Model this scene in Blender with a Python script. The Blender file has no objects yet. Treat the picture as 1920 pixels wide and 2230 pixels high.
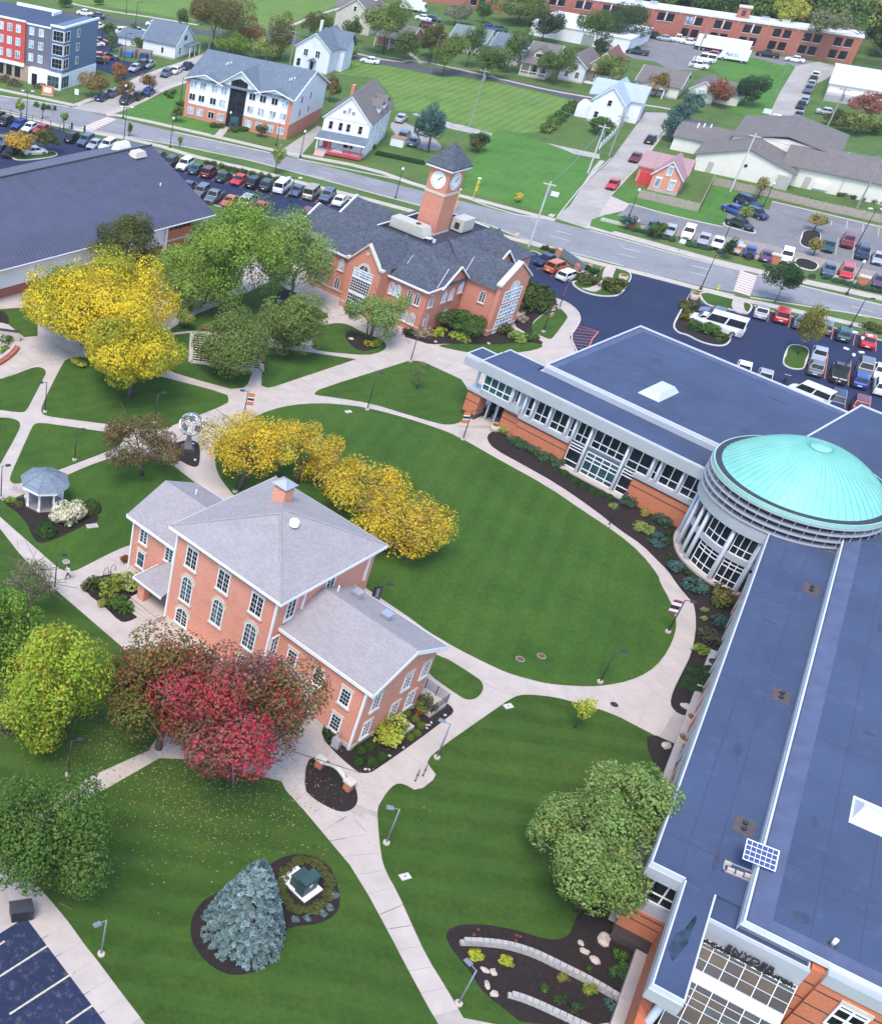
import bpy, bmesh, math, random
import numpy as np
from mathutils import Vector, Matrix
# ------------------------------------------------------------------ camera, world, sun, exposure
scene = bpy.context.scene
COL = scene.collection
random.seed(7); RNG = np.random.default_rng(7)
F_, CX, CY, HCAM = 2369.4, 51.7, 1247.7, 65.0           # focal length and principal point in photo pixels (1920 x 2230)
TILT, ROLL = math.radians(38.559), math.radians(-3.115)
ct, st, cr, sr = math.cos(TILT), math.sin(TILT), math.cos(ROLL), math.sin(ROLL)
FW = Vector((0, ct, -st)); RT = Vector((1, 0, 0)); DN = Vector((0, -st, -ct))
R2 = cr*RT + sr*DN; D2 = -sr*RT + cr*DN
cam_d = bpy.data.cameras.new('camera'); cam = bpy.data.objects.new('camera', cam_d); COL.objects.link(cam)
cam_d.sensor_fit = 'HORIZONTAL'; cam_d.sensor_width = 36.0; cam_d.lens = F_/1920*36
cam_d.shift_x = (960-CX)/1920; cam_d.shift_y = (CY-1115)/1920
cam_d.clip_end = 6000; cam_d.clip_start = 1
m = Matrix((R2, -D2, -FW)).transposed().to_4x4(); m.translation = (0, 0, HCAM); cam.matrix_world = m
scene.camera = cam
SUN_EL, SUN_AZ = 60.0, 214.0                              # elevation; compass azimuth (0 = +Y, clockwise)
world = bpy.data.worlds.new('World'); scene.world = world; world.use_nodes = True
wn = world.node_tree; bg = wn.nodes['Background']
sky = wn.nodes.new('ShaderNodeTexSky'); sky.sky_type = 'NISHITA'; sky.sun_disc = False
sky.sun_elevation = math.radians(SUN_EL); sky.sun_rotation = math.radians(SUN_AZ)
sky.air_density = 1.0; sky.dust_density = 0.6; sky.ozone_density = 1.2
wn.links.new(sky.outputs[0], bg.inputs[0]); bg.inputs[1].default_value = 0.145
sd = bpy.data.lights.new('sun', 'SUN'); sd.energy = 1.4; sd.angle = math.radians(24); sd.color = (1.0, .90, .77)
sun = bpy.data.objects.new('sun', sd); COL.objects.link(sun)
_e, _a = math.radians(SUN_EL), math.radians(SUN_AZ)
sdir = Vector((math.sin(_a)*math.cos(_e), math.cos(_a)*math.cos(_e), math.sin(_e)))
sun.rotation_euler = sdir.to_track_quat('Z', 'Y').to_euler(); sun.location = (0, 0, 200)
vs = scene.view_settings; vs.view_transform = 'Standard'; vs.look = 'None'; vs.gamma = 1; vs.use_curve_mapping = False
vs.exposure = 1.38
scene.render.engine = 'CYCLES'
# ------------------------------------------------------------------ photo pixel -> point on a level plane
def G(x, y, z=0.0):
    d = R2*((x-CX)/F_) + D2*((y-CY)/F_) + FW
    k = (z-HCAM)/d.z
    return Vector((d.x*k, d.y*k, z))
ZT = dict(A=(0,550,.35874),B=(380,640,.38117),C=(440,850,.34753),D=(980,680,.52691),E=(0,1000,.17937),F=(0,1200,.42601),
    G=(0,1650,.48206),H=(840,1380,.41026),I=(680,1480,.22422),J=(940,1960,.3139),K=(0,1880,.16892),L=(1100,480,.22422),
    M=(1480,480,.24664),N=(1474,680,.25),O=(1400,1000,.25),Q=(1440,1380,.16407),T=(640,280,.33632),R=(1100,200,.45964),
    U=(0,600,.14574),a=(0,0,.26906),b=(380,0,.32511),c=(900,0,.29148),d=(1380,0,.30269),e=(0,230,.26906),f=(340,300,.24664),
    h=(1280,1150,.52117),X=(1000,0,.28027),t=(700,290,.25),w=(560,1150,.25),n=(0,0,1.0),v=(0,0,1.0762))
def px(k, x, y):
    o = ZT[k]; return (o[0]+x*o[2], o[1]+y*o[2])
def W(k, x, y, z=0.0): return G(*px(k, x, y), z)
def poly(s, z=0.0):
    """'A 1,2 3,4 B 5,6' -> ground points"""
    out, k = [], 'n'
    for tok in s.split():
        if ',' in tok:
            x, y = tok.split(','); out.append(W(k, float(x), float(y), z))
        else: k = tok
    return out
# ------------------------------------------------------------------ materials
MATS = {}
def nt(name):
    m = bpy.data.materials.new(name); m.use_nodes = True
    return m, m.node_tree, m.node_tree.nodes['Principled BSDF']
def N(t, ty, **kw):
    n = t.nodes.new('ShaderNode'+ty)
    for k, v in kw.items(): setattr(n, k, v)
    return n
def mixrgb(t, a, b, fac, blend='MIX'):
    n = N(t, 'MixRGB', blend_type=blend)
    for i, s in ((0, fac), (1, a), (2, b)):
        if hasattr(s, 'links'): t.links.new(s, n.inputs[i])
        else: n.inputs[i].default_value = s if i == 0 else (*s, 1)
    return n.outputs[0]
def ramp(t, fac, stops):
    n = N(t, 'ValToRGB'); e = n.color_ramp.elements
    e[0].position, e[0].color = stops[0][0], (*stops[0][1], 1)
    e[1].position, e[1].color = stops[-1][0], (*stops[-1][1], 1)
    for p, c in stops[1:-1]:
        q = e.new(p); q.color = (*c, 1)
    t.links.new(fac, n.inputs[0]); return n.outputs[0]
def coords(t, kind='Object', scale=(1,1,1), rot=(0,0,0)):
    tc = N(t, 'TexCoord'); mp = N(t, 'Mapping'); mp.inputs['Scale'].default_value = scale; mp.inputs['Rotation'].default_value = rot
    t.links.new(tc.outputs[kind], mp.inputs[0]); return mp.outputs[0]
def worldpos(t, scale=1.0, rotz=0.0):
    g = N(t, 'NewGeometry'); mp = N(t, 'Mapping'); mp.inputs['Scale'].default_value = (scale,)*3; mp.inputs['Rotation'].default_value = (0,0,rotz)
    t.links.new(g.outputs['Position'], mp.inputs[0]); return mp.outputs[0]
def noise(t, vec, sc, det=4, rough=.6):
    n = N(t, 'TexNoise'); n.inputs['Scale'].default_value = sc; n.inputs['Detail'].default_value = det; n.inputs['Roughness'].default_value = rough
    t.links.new(vec, n.inputs['Vector']); return n.outputs['Fac']
def bump(t, bs, h, st_=.3, d=.05):
    b = N(t, 'Bump'); b.inputs['Strength'].default_value = st_; b.inputs['Distance'].default_value = d
    t.links.new(h, b.inputs['Height']); t.links.new(b.outputs[0], bs.inputs['Normal'])
def sc3(c, k): return tuple(min(1, max(0, x*k)) for x in c)
def plain(name, rgb, rough=.75, var=.14, sc=1.5, metal=0.0, spec=.4, fine=0.0):
    if name in MATS: return MATS[name]
    m, t, bs = nt(name); p = worldpos(t)
    n1 = noise(t, p, sc, 5); c = ramp(t, n1, [(.3, sc3(rgb, 1-var)), (.7, sc3(rgb, 1+var))])
    if fine: c = mixrgb(t, c, sc3(rgb, .55), ramp(t, noise(t, p, 9, 6, .75), [(.55, (0,0,0)), (.8, (fine,)*3)]))
    t.links.new(c, bs.inputs['Base Color']); bs.inputs['Roughness'].default_value = rough; bs.inputs['Metallic'].default_value = metal
    bs.inputs['Specular IOR Level'].default_value = spec
    MATS[name] = m; return m
def brickmat(name, c1, c2, mortar, bw=.22, bh=.075, ms=.010):
    if name in MATS: return MATS[name]
    m, t, bs = nt(name); tc = N(t, 'TexCoord'); sp = N(t, 'SeparateXYZ'); t.links.new(tc.outputs['Object'], sp.inputs[0])
    ad = N(t, 'Math', operation='ADD'); t.links.new(sp.outputs[0], ad.inputs[0]); t.links.new(sp.outputs[1], ad.inputs[1])
    cb = N(t, 'CombineXYZ'); t.links.new(ad.outputs[0], cb.inputs[0]); t.links.new(sp.outputs[2], cb.inputs[1])
    b = N(t, 'TexBrick'); t.links.new(cb.outputs[0], b.inputs['Vector'])
    b.inputs['Color1'].default_value = (*c1, 1); b.inputs['Color2'].default_value = (*c2, 1); b.inputs['Mortar'].default_value = (*mortar, 1)
    b.inputs['Scale'].default_value = 1; b.inputs['Brick Width'].default_value = bw; b.inputs['Row Height'].default_value = bh; b.inputs['Mortar Size'].default_value = ms
    p = worldpos(t); c = mixrgb(t, b.outputs[0], sc3(c1, .62), ramp(t, noise(t, p, .9, 6, .7), [(.5, (0,0,0)), (.8, (.3,)*3)]))
    t.links.new(c, bs.inputs['Base Color']); bs.inputs['Roughness'].default_value = .9; bs.inputs['Specular IOR Level'].default_value = .2
    bump(t, bs, b.outputs['Fac'], -.35, .02); MATS[name] = m; return m
def shingle(name, c1, c2, gap, bw=.32, bh=.055, stain=.35):
    if name in MATS: return MATS[name]
    m, t, bs = nt(name); tc = N(t, 'TexCoord'); sp = N(t, 'SeparateXYZ'); t.links.new(tc.outputs['Object'], sp.inputs[0])
    ad = N(t, 'Math', operation='ADD'); t.links.new(sp.outputs[0], ad.inputs[0]); t.links.new(sp.outputs[1], ad.inputs[1])
    cb = N(t, 'CombineXYZ'); t.links.new(ad.outputs[0], cb.inputs[0]); t.links.new(sp.outputs[2], cb.inputs[1])
    b = N(t, 'TexBrick'); t.links.new(cb.outputs[0], b.inputs['Vector']); b.inputs['Bias'].default_value = 0
    b.inputs['Color1'].default_value = (*c1, 1); b.inputs['Color2'].default_value = (*c2, 1); b.inputs['Mortar'].default_value = (*gap, 1)
    b.inputs['Scale'].default_value = 1; b.inputs['Brick Width'].default_value = bw; b.inputs['Row Height'].default_value = bh; b.inputs['Mortar Size'].default_value = .006
    p = worldpos(t); c = mixrgb(t, b.outputs[0], sc3(c1, .6), ramp(t, noise(t, p, .45, 6, .7), [(.42, (0,0,0)), (.8, (stain,)*3)]))
    c = mixrgb(t, c, sc3(c2, 1.25), ramp(t, noise(t, p, 7, 3), [(.6, (0,0,0)), (.8, (.25,)*3)]))
    t.links.new(c, bs.inputs['Base Color']); bs.inputs['Roughness'].default_value = .92; bs.inputs['Specular IOR Level'].default_value = .2
    bump(t, bs, b.outputs['Fac'], -.4, .02); MATS[name] = m; return m
def grass(name, rgb, stripe=None, amt=.22, wid=.55, dry=.25):
    if name in MATS: return MATS[name]
    m, t, bs = nt(name); p = worldpos(t)
    c = ramp(t, noise(t, p, .16, 6, .62), [(.3, sc3(rgb, .74)), (.5, rgb), (.72, (rgb[0]*1.5, rgb[1]*1.18, rgb[2]*1.05))])
    c = mixrgb(t, c, (rgb[0]*2.6+.01, rgb[1]*1.55, rgb[2]*1.3), ramp(t, noise(t, p, .55, 7, .7), [(.5, (0,0,0)), (.78, (dry,)*3)]))
    c = mixrgb(t, c, (rgb[0]*2.0, rgb[1]*1.35, rgb[2]*1.2), ramp(t, noise(t, p, 1.7, 8, .8), [(.46, (0,0,0)), (.68, (.42,)*3)]))
    c = mixrgb(t, c, sc3(rgb, .5), ramp(t, noise(t, p, 2.6, 9, .85), [(.46, (0,0,0)), (.68, (.7,)*3)]))
    if stripe is not None:
        pv = worldpos(t, 1.0, math.radians(-stripe)); wv = N(t, 'TexWave'); wv.inputs['Scale'].default_value = wid*.31; wv.bands_direction = 'Y'
        wv.inputs['Distortion'].default_value = 2.2; wv.inputs['Detail'].default_value = 3; wv.inputs['Detail Scale'].default_value = .5; t.links.new(pv, wv.inputs['Vector'])
        c = mixrgb(t, c, sc3(rgb, 1.9), mixrgb(t, ramp(t, wv.outputs['Fac'], [(.3, (0,0,0)), (.7, (amt,)*3)]), (0,0,0), noise(t, p, .06, 3)))
    t.links.new(c, bs.inputs['Base Color']); bs.inputs['Roughness'].default_value = .95; bs.inputs['Specular IOR Level'].default_value = .1
    bump(t, bs, noise(t, p, 14, 4), .6, .04); MATS[name] = m; return m
def asphalt(name, rgb, light, wear=.3, sc=.5, cracks=True):
    if name in MATS: return MATS[name]
    m, t, bs = nt(name); p = worldpos(t)
    c = ramp(t, noise(t, p, sc*.35, 5), [(.3, sc3(rgb, .85)), (.7, sc3(rgb, 1.15))])
    c = mixrgb(t, c, light, ramp(t, noise(t, p, sc*2.2, 8, .72), [(.52, (0,0,0)), (.72, (wear,)*3)]))
    if cracks:
     vo = N(t, 'TexVoronoi', feature='DISTANCE_TO_EDGE'); vo.inputs['Scale'].default_value = .11
     t.links.new(mixrgb(t, p, noise(t, p, .5, 3), .35, 'ADD'), vo.inputs['Vector'])
     c = mixrgb(t, c, sc3(rgb, .45), ramp(t, vo.outputs['Distance'], [(.0, (.7,)*3), (.006, (0,0,0))]))
    c = mixrgb(t, c, sc3(light, 1.2), ramp(t, noise(t, p, 25, 4, .8), [(.58, (0,0,0)), (.75, (.35,)*3)]))
    t.links.new(c, bs.inputs['Base Color']); bs.inputs['Roughness'].default_value = .9; bs.inputs['Specular IOR Level'].default_value = .25
    MATS[name] = m; return m
def leafmat(name='leaf'):
    if name in MATS: return MATS[name]
    m, t, bs = nt(name); a = N(t, 'Attribute'); a.attribute_name = 'tint'
    t.links.new(a.outputs['Color'], bs.inputs['Base Color']); bs.inputs['Roughness'].default_value = .75; bs.inputs['Specular IOR Level'].default_value = .12
    tr = N(t, 'BsdfTranslucent'); t.links.new(a.outputs['Color'], tr.inputs[0]); mx = N(t, 'MixShader'); mx.inputs[0].default_value = .3
    t.links.new(bs.outputs[0], mx.inputs[1]); t.links.new(tr.outputs[0], mx.inputs[2]); t.links.new(mx.outputs[0], t.nodes['Material Output'].inputs[0])
    MATS[name] = m; return m
def glassmat(name, rgb, rough=.08):
    if name in MATS: return MATS[name]
    m, t, bs = nt(name); p = worldpos(t)
    c = ramp(t, noise(t, p, .8, 3), [(.35, sc3(rgb, .5)), (.68, sc3(rgb, 1.8))])
    t.links.new(c, bs.inputs['Base Color']); bs.inputs['Roughness'].default_value = rough; bs.inputs['Specular IOR Level'].default_value = .22
    MATS[name] = m; return m
BRICK = brickmat('red_brick', (.64,.195,.12), (.71,.265,.175), (.62,.43,.34))
BRICK2 = brickmat('orange_brick', (.50,.125,.05), (.60,.175,.085), (.44,.23,.15))
BRICK3 = brickmat('pale_red_brick', (.54,.16,.095), (.62,.215,.145), (.54,.34,.26))
BRICK4 = brickmat('factory_brick', (.36,.085,.055), (.46,.14,.095), (.35,.22,.18))
BRICKD = plain('dark_brick', (.06,.045,.045), .9, .3, 6)
SH_LIGHT = shingle('pale_shingle', (.31,.285,.295), (.37,.345,.355), (.215,.20,.21), stain=.3)
SH_DARK = shingle('slate_shingle', (.062,.072,.098), (.115,.13,.165), (.032,.038,.05), bw=.4, bh=.085)
SH_BLUE = shingle('blue_shingle', (.12,.155,.20), (.18,.22,.27), (.08,.10,.13), bh=.07)
SH_BROWN = shingle('brown_shingle', (.165,.145,.14), (.21,.188,.18), (.11,.095,.095), bh=.07)
SH_PINK = shingle('pink_shingle', (.36,.22,.24), (.43,.28,.29), (.26,.16,.17), bh=.08)
SH_GREEN = shingle('green_shingle', (.16,.21,.20), (.21,.26,.25), (.1,.14,.14), bh=.08)
WHITE = plain('white_paint', (.80,.80,.82), .55, .05, 1.2)
WHITE_SIDING = plain('white_siding', (.78,.78,.80), .6, .05, .7)
CREAM = plain('cream_siding', (.72,.68,.60), .7, .05, .6)
STONE = plain('limestone', (.55,.50,.43), .85, .1, 3)
CONC = plain('concrete', (.47,.405,.365), .9, .10, .55, fine=.18)
CONCB = plain('concrete_bed', (.40,.345,.31), .9, .12, .6, fine=.2)
KERB = plain('kerb_concrete', (.55,.52,.48), .9, .1, 1.2, fine=.2)
ASPH_NEW = asphalt('sealed_asphalt', (.022,.032,.078), (.042,.052,.10), .3)
ASPH_OLD = asphalt('worn_sealed_asphalt', (.018,.027,.066), (.20,.19,.215), .55, .9)
ASPH_GREY = asphalt('grey_asphalt', (.20,.19,.20), (.28,.27,.27), .35)
ASPH_MID = asphalt('street_asphalt', (.235,.235,.25), (.31,.31,.32), .4)
ASPH_BACK = asphalt('back_street_asphalt', (.085,.085,.10), (.15,.15,.16), .4)
CONC_RD = asphalt('concrete_road', (.37,.34,.31), (.45,.42,.39), .4)
MULCH = plain('mulch', (.021,.0135,.013), .95, .5, 5, fine=.8)
PAINT_W = plain('white_road_paint', (.62,.62,.60), .8, .2, 4)
PAINT_Y = plain('faded_yellow_paint', (.50,.46,.36), .8, .25, 4)
PAINT_R = plain('orange_stall_paint', (.58,.17,.12), .8, .2, 4)
PAINT_B = plain('blue_stall_paint', (.12,.28,.62), .8, .2, 4)
PAINT_P = plain('pink_crossing_paver', (.48,.30,.27), .85, .12, 3)
METAL_G = plain('grey_metal_panel', (.50,.52,.57), .45, .05, .5, .35)
METAL_D = plain('dark_metal', (.04,.04,.045), .5, .2, 4, .3)
METAL_L = plain('light_metal', (.60,.60,.62), .35, .08, 3, .7)
ROOF_BLUE = asphalt('membrane_roof', (.054,.077,.142), (.086,.110,.175), .55, .35, False)
ROOF_DARK = asphalt('dark_membrane_roof', (.045,.05,.075), (.08,.085,.115), .5, .6, False)
ROOF_METAL = plain('blue_grey_metal_roof', (.085,.09,.138), .55, .12, .4, .2)
GLASS = glassmat('dark_glass', (.012,.016,.022))
GLASS_T = glassmat('teal_glass', (.03,.07,.075))
GLASS_L = glassmat('pale_curtained_glass', (.30,.38,.46), .2)
BARK = plain('bark', (.13,.10,.08), .95, .3, 5)
LEAF = leafmat()
# ------------------------------------------------------------------ mesh builder and object helpers
class MB:
    def __init__(s): s.v, s.f, s.mi = [], [], []
    def quad(s, *pts, mi=0):
        n = len(s.v); s.v += [tuple(p) for p in pts]; s.f.append(tuple(range(n, n+len(pts)))); s.mi.append(mi); return s
    def faces(s, vs_, fs, mi=0):
        n = len(s.v); s.v += [tuple(p) for p in vs_]; s.f += [tuple(i+n for i in f) for f in fs]; s.mi += [mi]*len(fs); return s
    def box(s, x0, x1, y0, y1, z0, z1, mi=0):
        vs_ = [(x0,y0,z0),(x1,y0,z0),(x1,y1,z0),(x0,y1,z0),(x0,y0,z1),(x1,y0,z1),(x1,y1,z1),(x0,y1,z1)]
        return s.faces(vs_, [(3,2,1,0),(4,5,6,7),(0,1,5,4),(1,2,6,5),(2,3,7,6),(3,0,4,7)], mi)
    def frustum(s, a, b, z0, z1, mi=0):            # a, b = (x0,x1,y0,y1) bottom and top rectangles
        vs_ = [(a[0],a[2],z0),(a[1],a[2],z0),(a[1],a[3],z0),(a[0],a[3],z0),(b[0],b[2],z1),(b[1],b[2],z1),(b[1],b[3],z1),(b[0],b[3],z1)]
        return s.faces(vs_, [(3,2,1,0),(4,5,6,7),(0,1,5,4),(1,2,6,5),(2,3,7,6),(3,0,4,7)], mi)
    def prism(s, pts, z0, z1, bottom=False, mi=0):
        p2 = [(p[0], p[1]) for p in pts]
        ar = sum(p2[i][0]*p2[(i+1) % len(p2)][1]-p2[(i+1) % len(p2)][0]*p2[i][1] for i in range(len(p2)))
        if ar < 0: p2 = p2[::-1]
        n = len(p2); fs = [tuple(range(n, 2*n))] + [(i, (i+1) % n, n+(i+1) % n, n+i) for i in range(n)]
        if bottom: fs.append(tuple(range(n-1, -1, -1)))
        return s.faces([(x,y,z0) for x,y in p2]+[(x,y,z1) for x,y in p2], fs, mi)
    def tube(s, pts, rad, n=6, cap=True, mi=0):
        pts = [Vector(p) for p in pts]; rad = rad if hasattr(rad, '__len__') else [rad]*len(pts); vs_ = []
        for i, p in enumerate(pts):
            d = (pts[min(i+1, len(pts)-1)]-pts[max(i-1, 0)]).normalized()
            a = d.orthogonal().normalized(); b = d.cross(a)
            vs_ += [p+(a*math.cos(2*math.pi*k/n)+b*math.sin(2*math.pi*k/n))*rad[i] for k in range(n)]
        fs = [(i*n+k, i*n+(k+1) % n, (i+1)*n+(k+1) % n, (i+1)*n+k) for i in range(len(pts)-1) for k in range(n)]
        if cap: fs += [tuple(range(n-1, -1, -1)), tuple(range((len(pts)-1)*n, len(pts)*n))]
        return s.faces(vs_, fs, mi)
    def lathe(s, prof, n=12, c=(0,0), mi=0, a0=0.0):
        vs_ = [(c[0]+r*math.cos(a0+2*math.pi*k/n), c[1]+r*math.sin(a0+2*math.pi*k/n), z) for r, z in prof for k in range(n)]
        fs = [(i*n+k, i*n+(k+1) % n, (i+1)*n+(k+1) % n, (i+1)*n+k) for i in range(len(prof)-1) for k in range(n)]
        if prof[-1][0] > 1e-4: fs.append(tuple(range((len(prof)-1)*n, len(prof)*n)))
        return s.faces(vs_, fs, mi)
    def mesh(s, name, mats, smooth=False):
        me = bpy.data.meshes.new(name); me.from_pydata([tuple(v) for v in s.v], [], s.f)
        for mm in (mats if isinstance(mats, (list, tuple)) else [mats]): me.materials.append(mm)
        if any(s.mi): me.polygons.foreach_set('material_index', s.mi)
        if smooth: me.polygons.foreach_set('use_smooth', [True]*len(s.f))
        me.update(); return me
    def build(s, name, mats, parent=None, smooth=False, loc=None, rz=0.0):
        return obj(name, s.mesh(name, mats, smooth), parent, loc, rz)
def obj(name, me, parent=None, loc=None, rz=0.0, scale=None):
    o = bpy.data.objects.new(name, me); COL.objects.link(o)
    if parent is not None: o.parent = parent
    if loc is not None: o.location = loc
    if rz: o.rotation_euler = (0, 0, rz)
    if scale is not None: o.scale = scale if hasattr(scale, '__len__') else (scale,)*3
    return o
def tag(o, label, cat, group=None):
    o['label'] = label; o['category'] = cat
    if group: o['group'] = group
    return o
def thing(name, label, cat, loc=(0,0,0), az=0.0, group=None):
    o = obj(name, None, None, loc, math.radians(az)); return tag(o, label, cat, group)
def struct(o): o['kind'] = 'structure'; return o
def copytree(o, parent=None):
    c = o.copy(); COL.objects.link(c); c.parent = parent
    for ch in list(o.children): copytree(ch, c)
    return c
def chaikin(p, it=2, closed=True):
    p = [Vector(q) for q in p]
    for _ in range(it):
        o = []; n = len(p)
        if not closed: o.append(p[0])
        for i in range(n if closed else n-1):
            a, b = p[i], p[(i+1) % n]; o += [a*.75+b*.25, a*.25+b*.75]
        if not closed: o.append(p[-1])
        p = o
    return p
def sheet(name, s, z0, z1, mat, it=2, parent=None):
    pts = poly(s) if isinstance(s, str) else s
    if it: pts = chaikin(pts, it)
    return struct(MB().prism(pts, z0, z1).build(name, mat, parent))
def offset_line(pts, off):
    out = []
    for i, p in enumerate(pts):
        d = (pts[min(i+1, len(pts)-1)]-pts[max(i-1, 0)]); d.z = 0; d.normalize(); out.append(p+Vector((-d.y, d.x, 0))*off)
    return out
def strip_mb(pts, w, z0, z1, mb=None):
    mb = mb or MB(); a = offset_line(pts, w/2); b = offset_line(pts, -w/2)
    for i in range(len(pts)-1):
        q = [a[i+1], a[i], b[i], b[i+1]]
        lo = [(p.x, p.y, z0) for p in q]; hi = [(p.x, p.y, z1) for p in q]
        mb.faces(lo+hi, [(4,5,6,7),(0,1,5,4),(2,3,7,6),(1,2,6,5),(3,0,4,7)])
    return mb
# ================================================================== ground, streets, lawns
GR_FAR = grass('far_grass', (.085,.155,.045), None, dry=.35)
struct(MB().prism([(-2500,-300),(2500,-300),(2500,4000),(-2500,4000)], -.5, 0).build('ground', GR_FAR))
LAWN = grass('lawn_grass', (.046,.102,.018), 25, .17, .5, dry=.4)
LAWN2 = grass('oval_lawn_grass', (.044,.102,.018), 60, .18, .45, dry=.3)
LAWN3 = grass('near_lawn_grass', (.041,.088,.016), -8, .28, .4, dry=.3)
FIELD = grass('mown_field_grass', (.115,.205,.05), 50, .35, .52, dry=.2)
FIELD2 = grass('green_field_grass', (.075,.19,.04), 50, .1, .5, dry=.12)
sheet('campus_pavement', 'n -300,560 120,540 600,560 700,600 1060,640 L 200,620 480,760 600,800 700,880 730,960 700,1030 625,1130 700,1290 n 1700,1200 1560,1500 1450,1700 1420,2300 1100,2340 300,2340 -300,2000 -400,1200', 0, .008, CONC, 0)
# --- streets
sheet('street', 'a -300,735 0,770 560,862 b 0,882 640,1022 820,1062 n 1100,462 R 220,612 400,655 900,795 1784,1010 2300,1130 2300,1200 1784,1070 950,925 580,832 120,712 n 1040,478 860,432 700,388 560,352 a 1784,1235 650,1040 0,885 -300,830', 0, .012, ASPH_MID, 0)
sheet('side_street', 'R 238,598 370,440 500,322 665,95 800,100 770,180 640,345 500,495 395,650', 0, .016, CONC_RD, 0)
sheet('back_street', 'b 1150,360 1300,372 1784,460 c 300,518 700,588 1000,650 1330,722 R 600,72 700,92 880,125 1000,150 980,180 840,150 600,105 c 1270,762 900,668 600,604 300,560 b 1784,505 1500,450 1230,398', 0, .014, ASPH_BACK, 0)
sheet('north_street', 'a -400,-60 0,5 300,50 700,115 1200,180 1600,235 b 700,230 1000,300 b 980,330 600,260 a 1500,270 900,180 600,130 250,75 0,45 -400,-10', 0, .014, ASPH_BACK, 0)
sheet('mill_street', 'd 930,905 1050,655 1160,475 1330,440 1480,490 1400,560 1310,600 1240,745 1185,940', 0, .016, CONC_RD, 0)
sheet('apartment_street', 'a 570,872 830,800 1000,690 1200,600 1640,430 1680,450 1560,530 1500,640 1300,745 1000,855 860,925', 0, .016, CONC_RD, 0)
sheet('mill_yard', 'd -300,160 0,255 430,300 830,370 1460,465 1330,560 1150,490 900,425 830,440 560,450 470,500 330,500 300,520 150,440 0,420 -200,330 -500,200 -700,0 -300,-40', 0, .014, ASPH_GREY, 0)
sheet('driveway', 'b 720,1000 960,840 1000,860 830,1060 760,1040', 0, .02, CONC_RD, 0)
sheet('alley', 'c -10,845 80,850 300,920 700,1000 1100,1090 1390,1150 1390,1185 1000,1110 600,1030 280,960 60,885', 0, .016, plain('worn_alley', (.38,.36,.33), .95, .25, .8, fine=.5), 0)
sheet('gravel_yard', 'b 1430,830 1500,800 1650,870 1784,960 1784,1010 1650,1000 1500,930', 0, .018, plain('gravel', (.33,.31,.30), .95, .2, 3, fine=.4), 1)
# --- car parks
sheet('west_car_park', 'n -300,200 a 0,915 300,985 560,1075 900,1160 1100,1205 f 0,180 300,232 700,335 1000,405 1300,460 1600,530 1720,548 1600,690 1370,755 1330,765 1150,735 960,695 620,625 430,575 n 430,470 300,560 -300,560', 0, .016, ASPH_NEW, 0)
sheet('east_car_park', 'L 180,600 190,470 215,310 280,295 360,345 740,505 1245,517 1784,655 M 200,735 650,755 800,803 1000,853 1300,935 1784,1065 2400,1210 2400,2400 1000,2400 L 1400,1250 800,1290 680,1270 625,1130 700,1030 730,960 700,880 600,800 480,760', 0, .016, ASPH_NEW, 0)
sheet('north_east_car_park', 'R 560,560 600,533 800,590 1030,640 1075,520 1250,560 1260,520 1500,575 1784,640 2200,730 2200,1010 1784,905 1300,782 700,640 610,612 520,590', 0, .018, ASPH_GREY, 0)
sheet('car_park_apron', 'R 412,630 500,492 590,531 560,562 440,592', 0, .022, CONC, 0)
sheet('south_west_car_park', 'K -400,1150 0,908 410,650 1480,2090 1700,2400 -400,2600', 0, .012, ASPH_OLD, 0)
sheet('apartment_car_park', 'a 740,380 760,200 930,210 1100,260 1180,300 900,400 960,480 1260,530 1180,590 1000,640 800,560 740,560', 0, .018, ASPH_NEW, 0)
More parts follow.
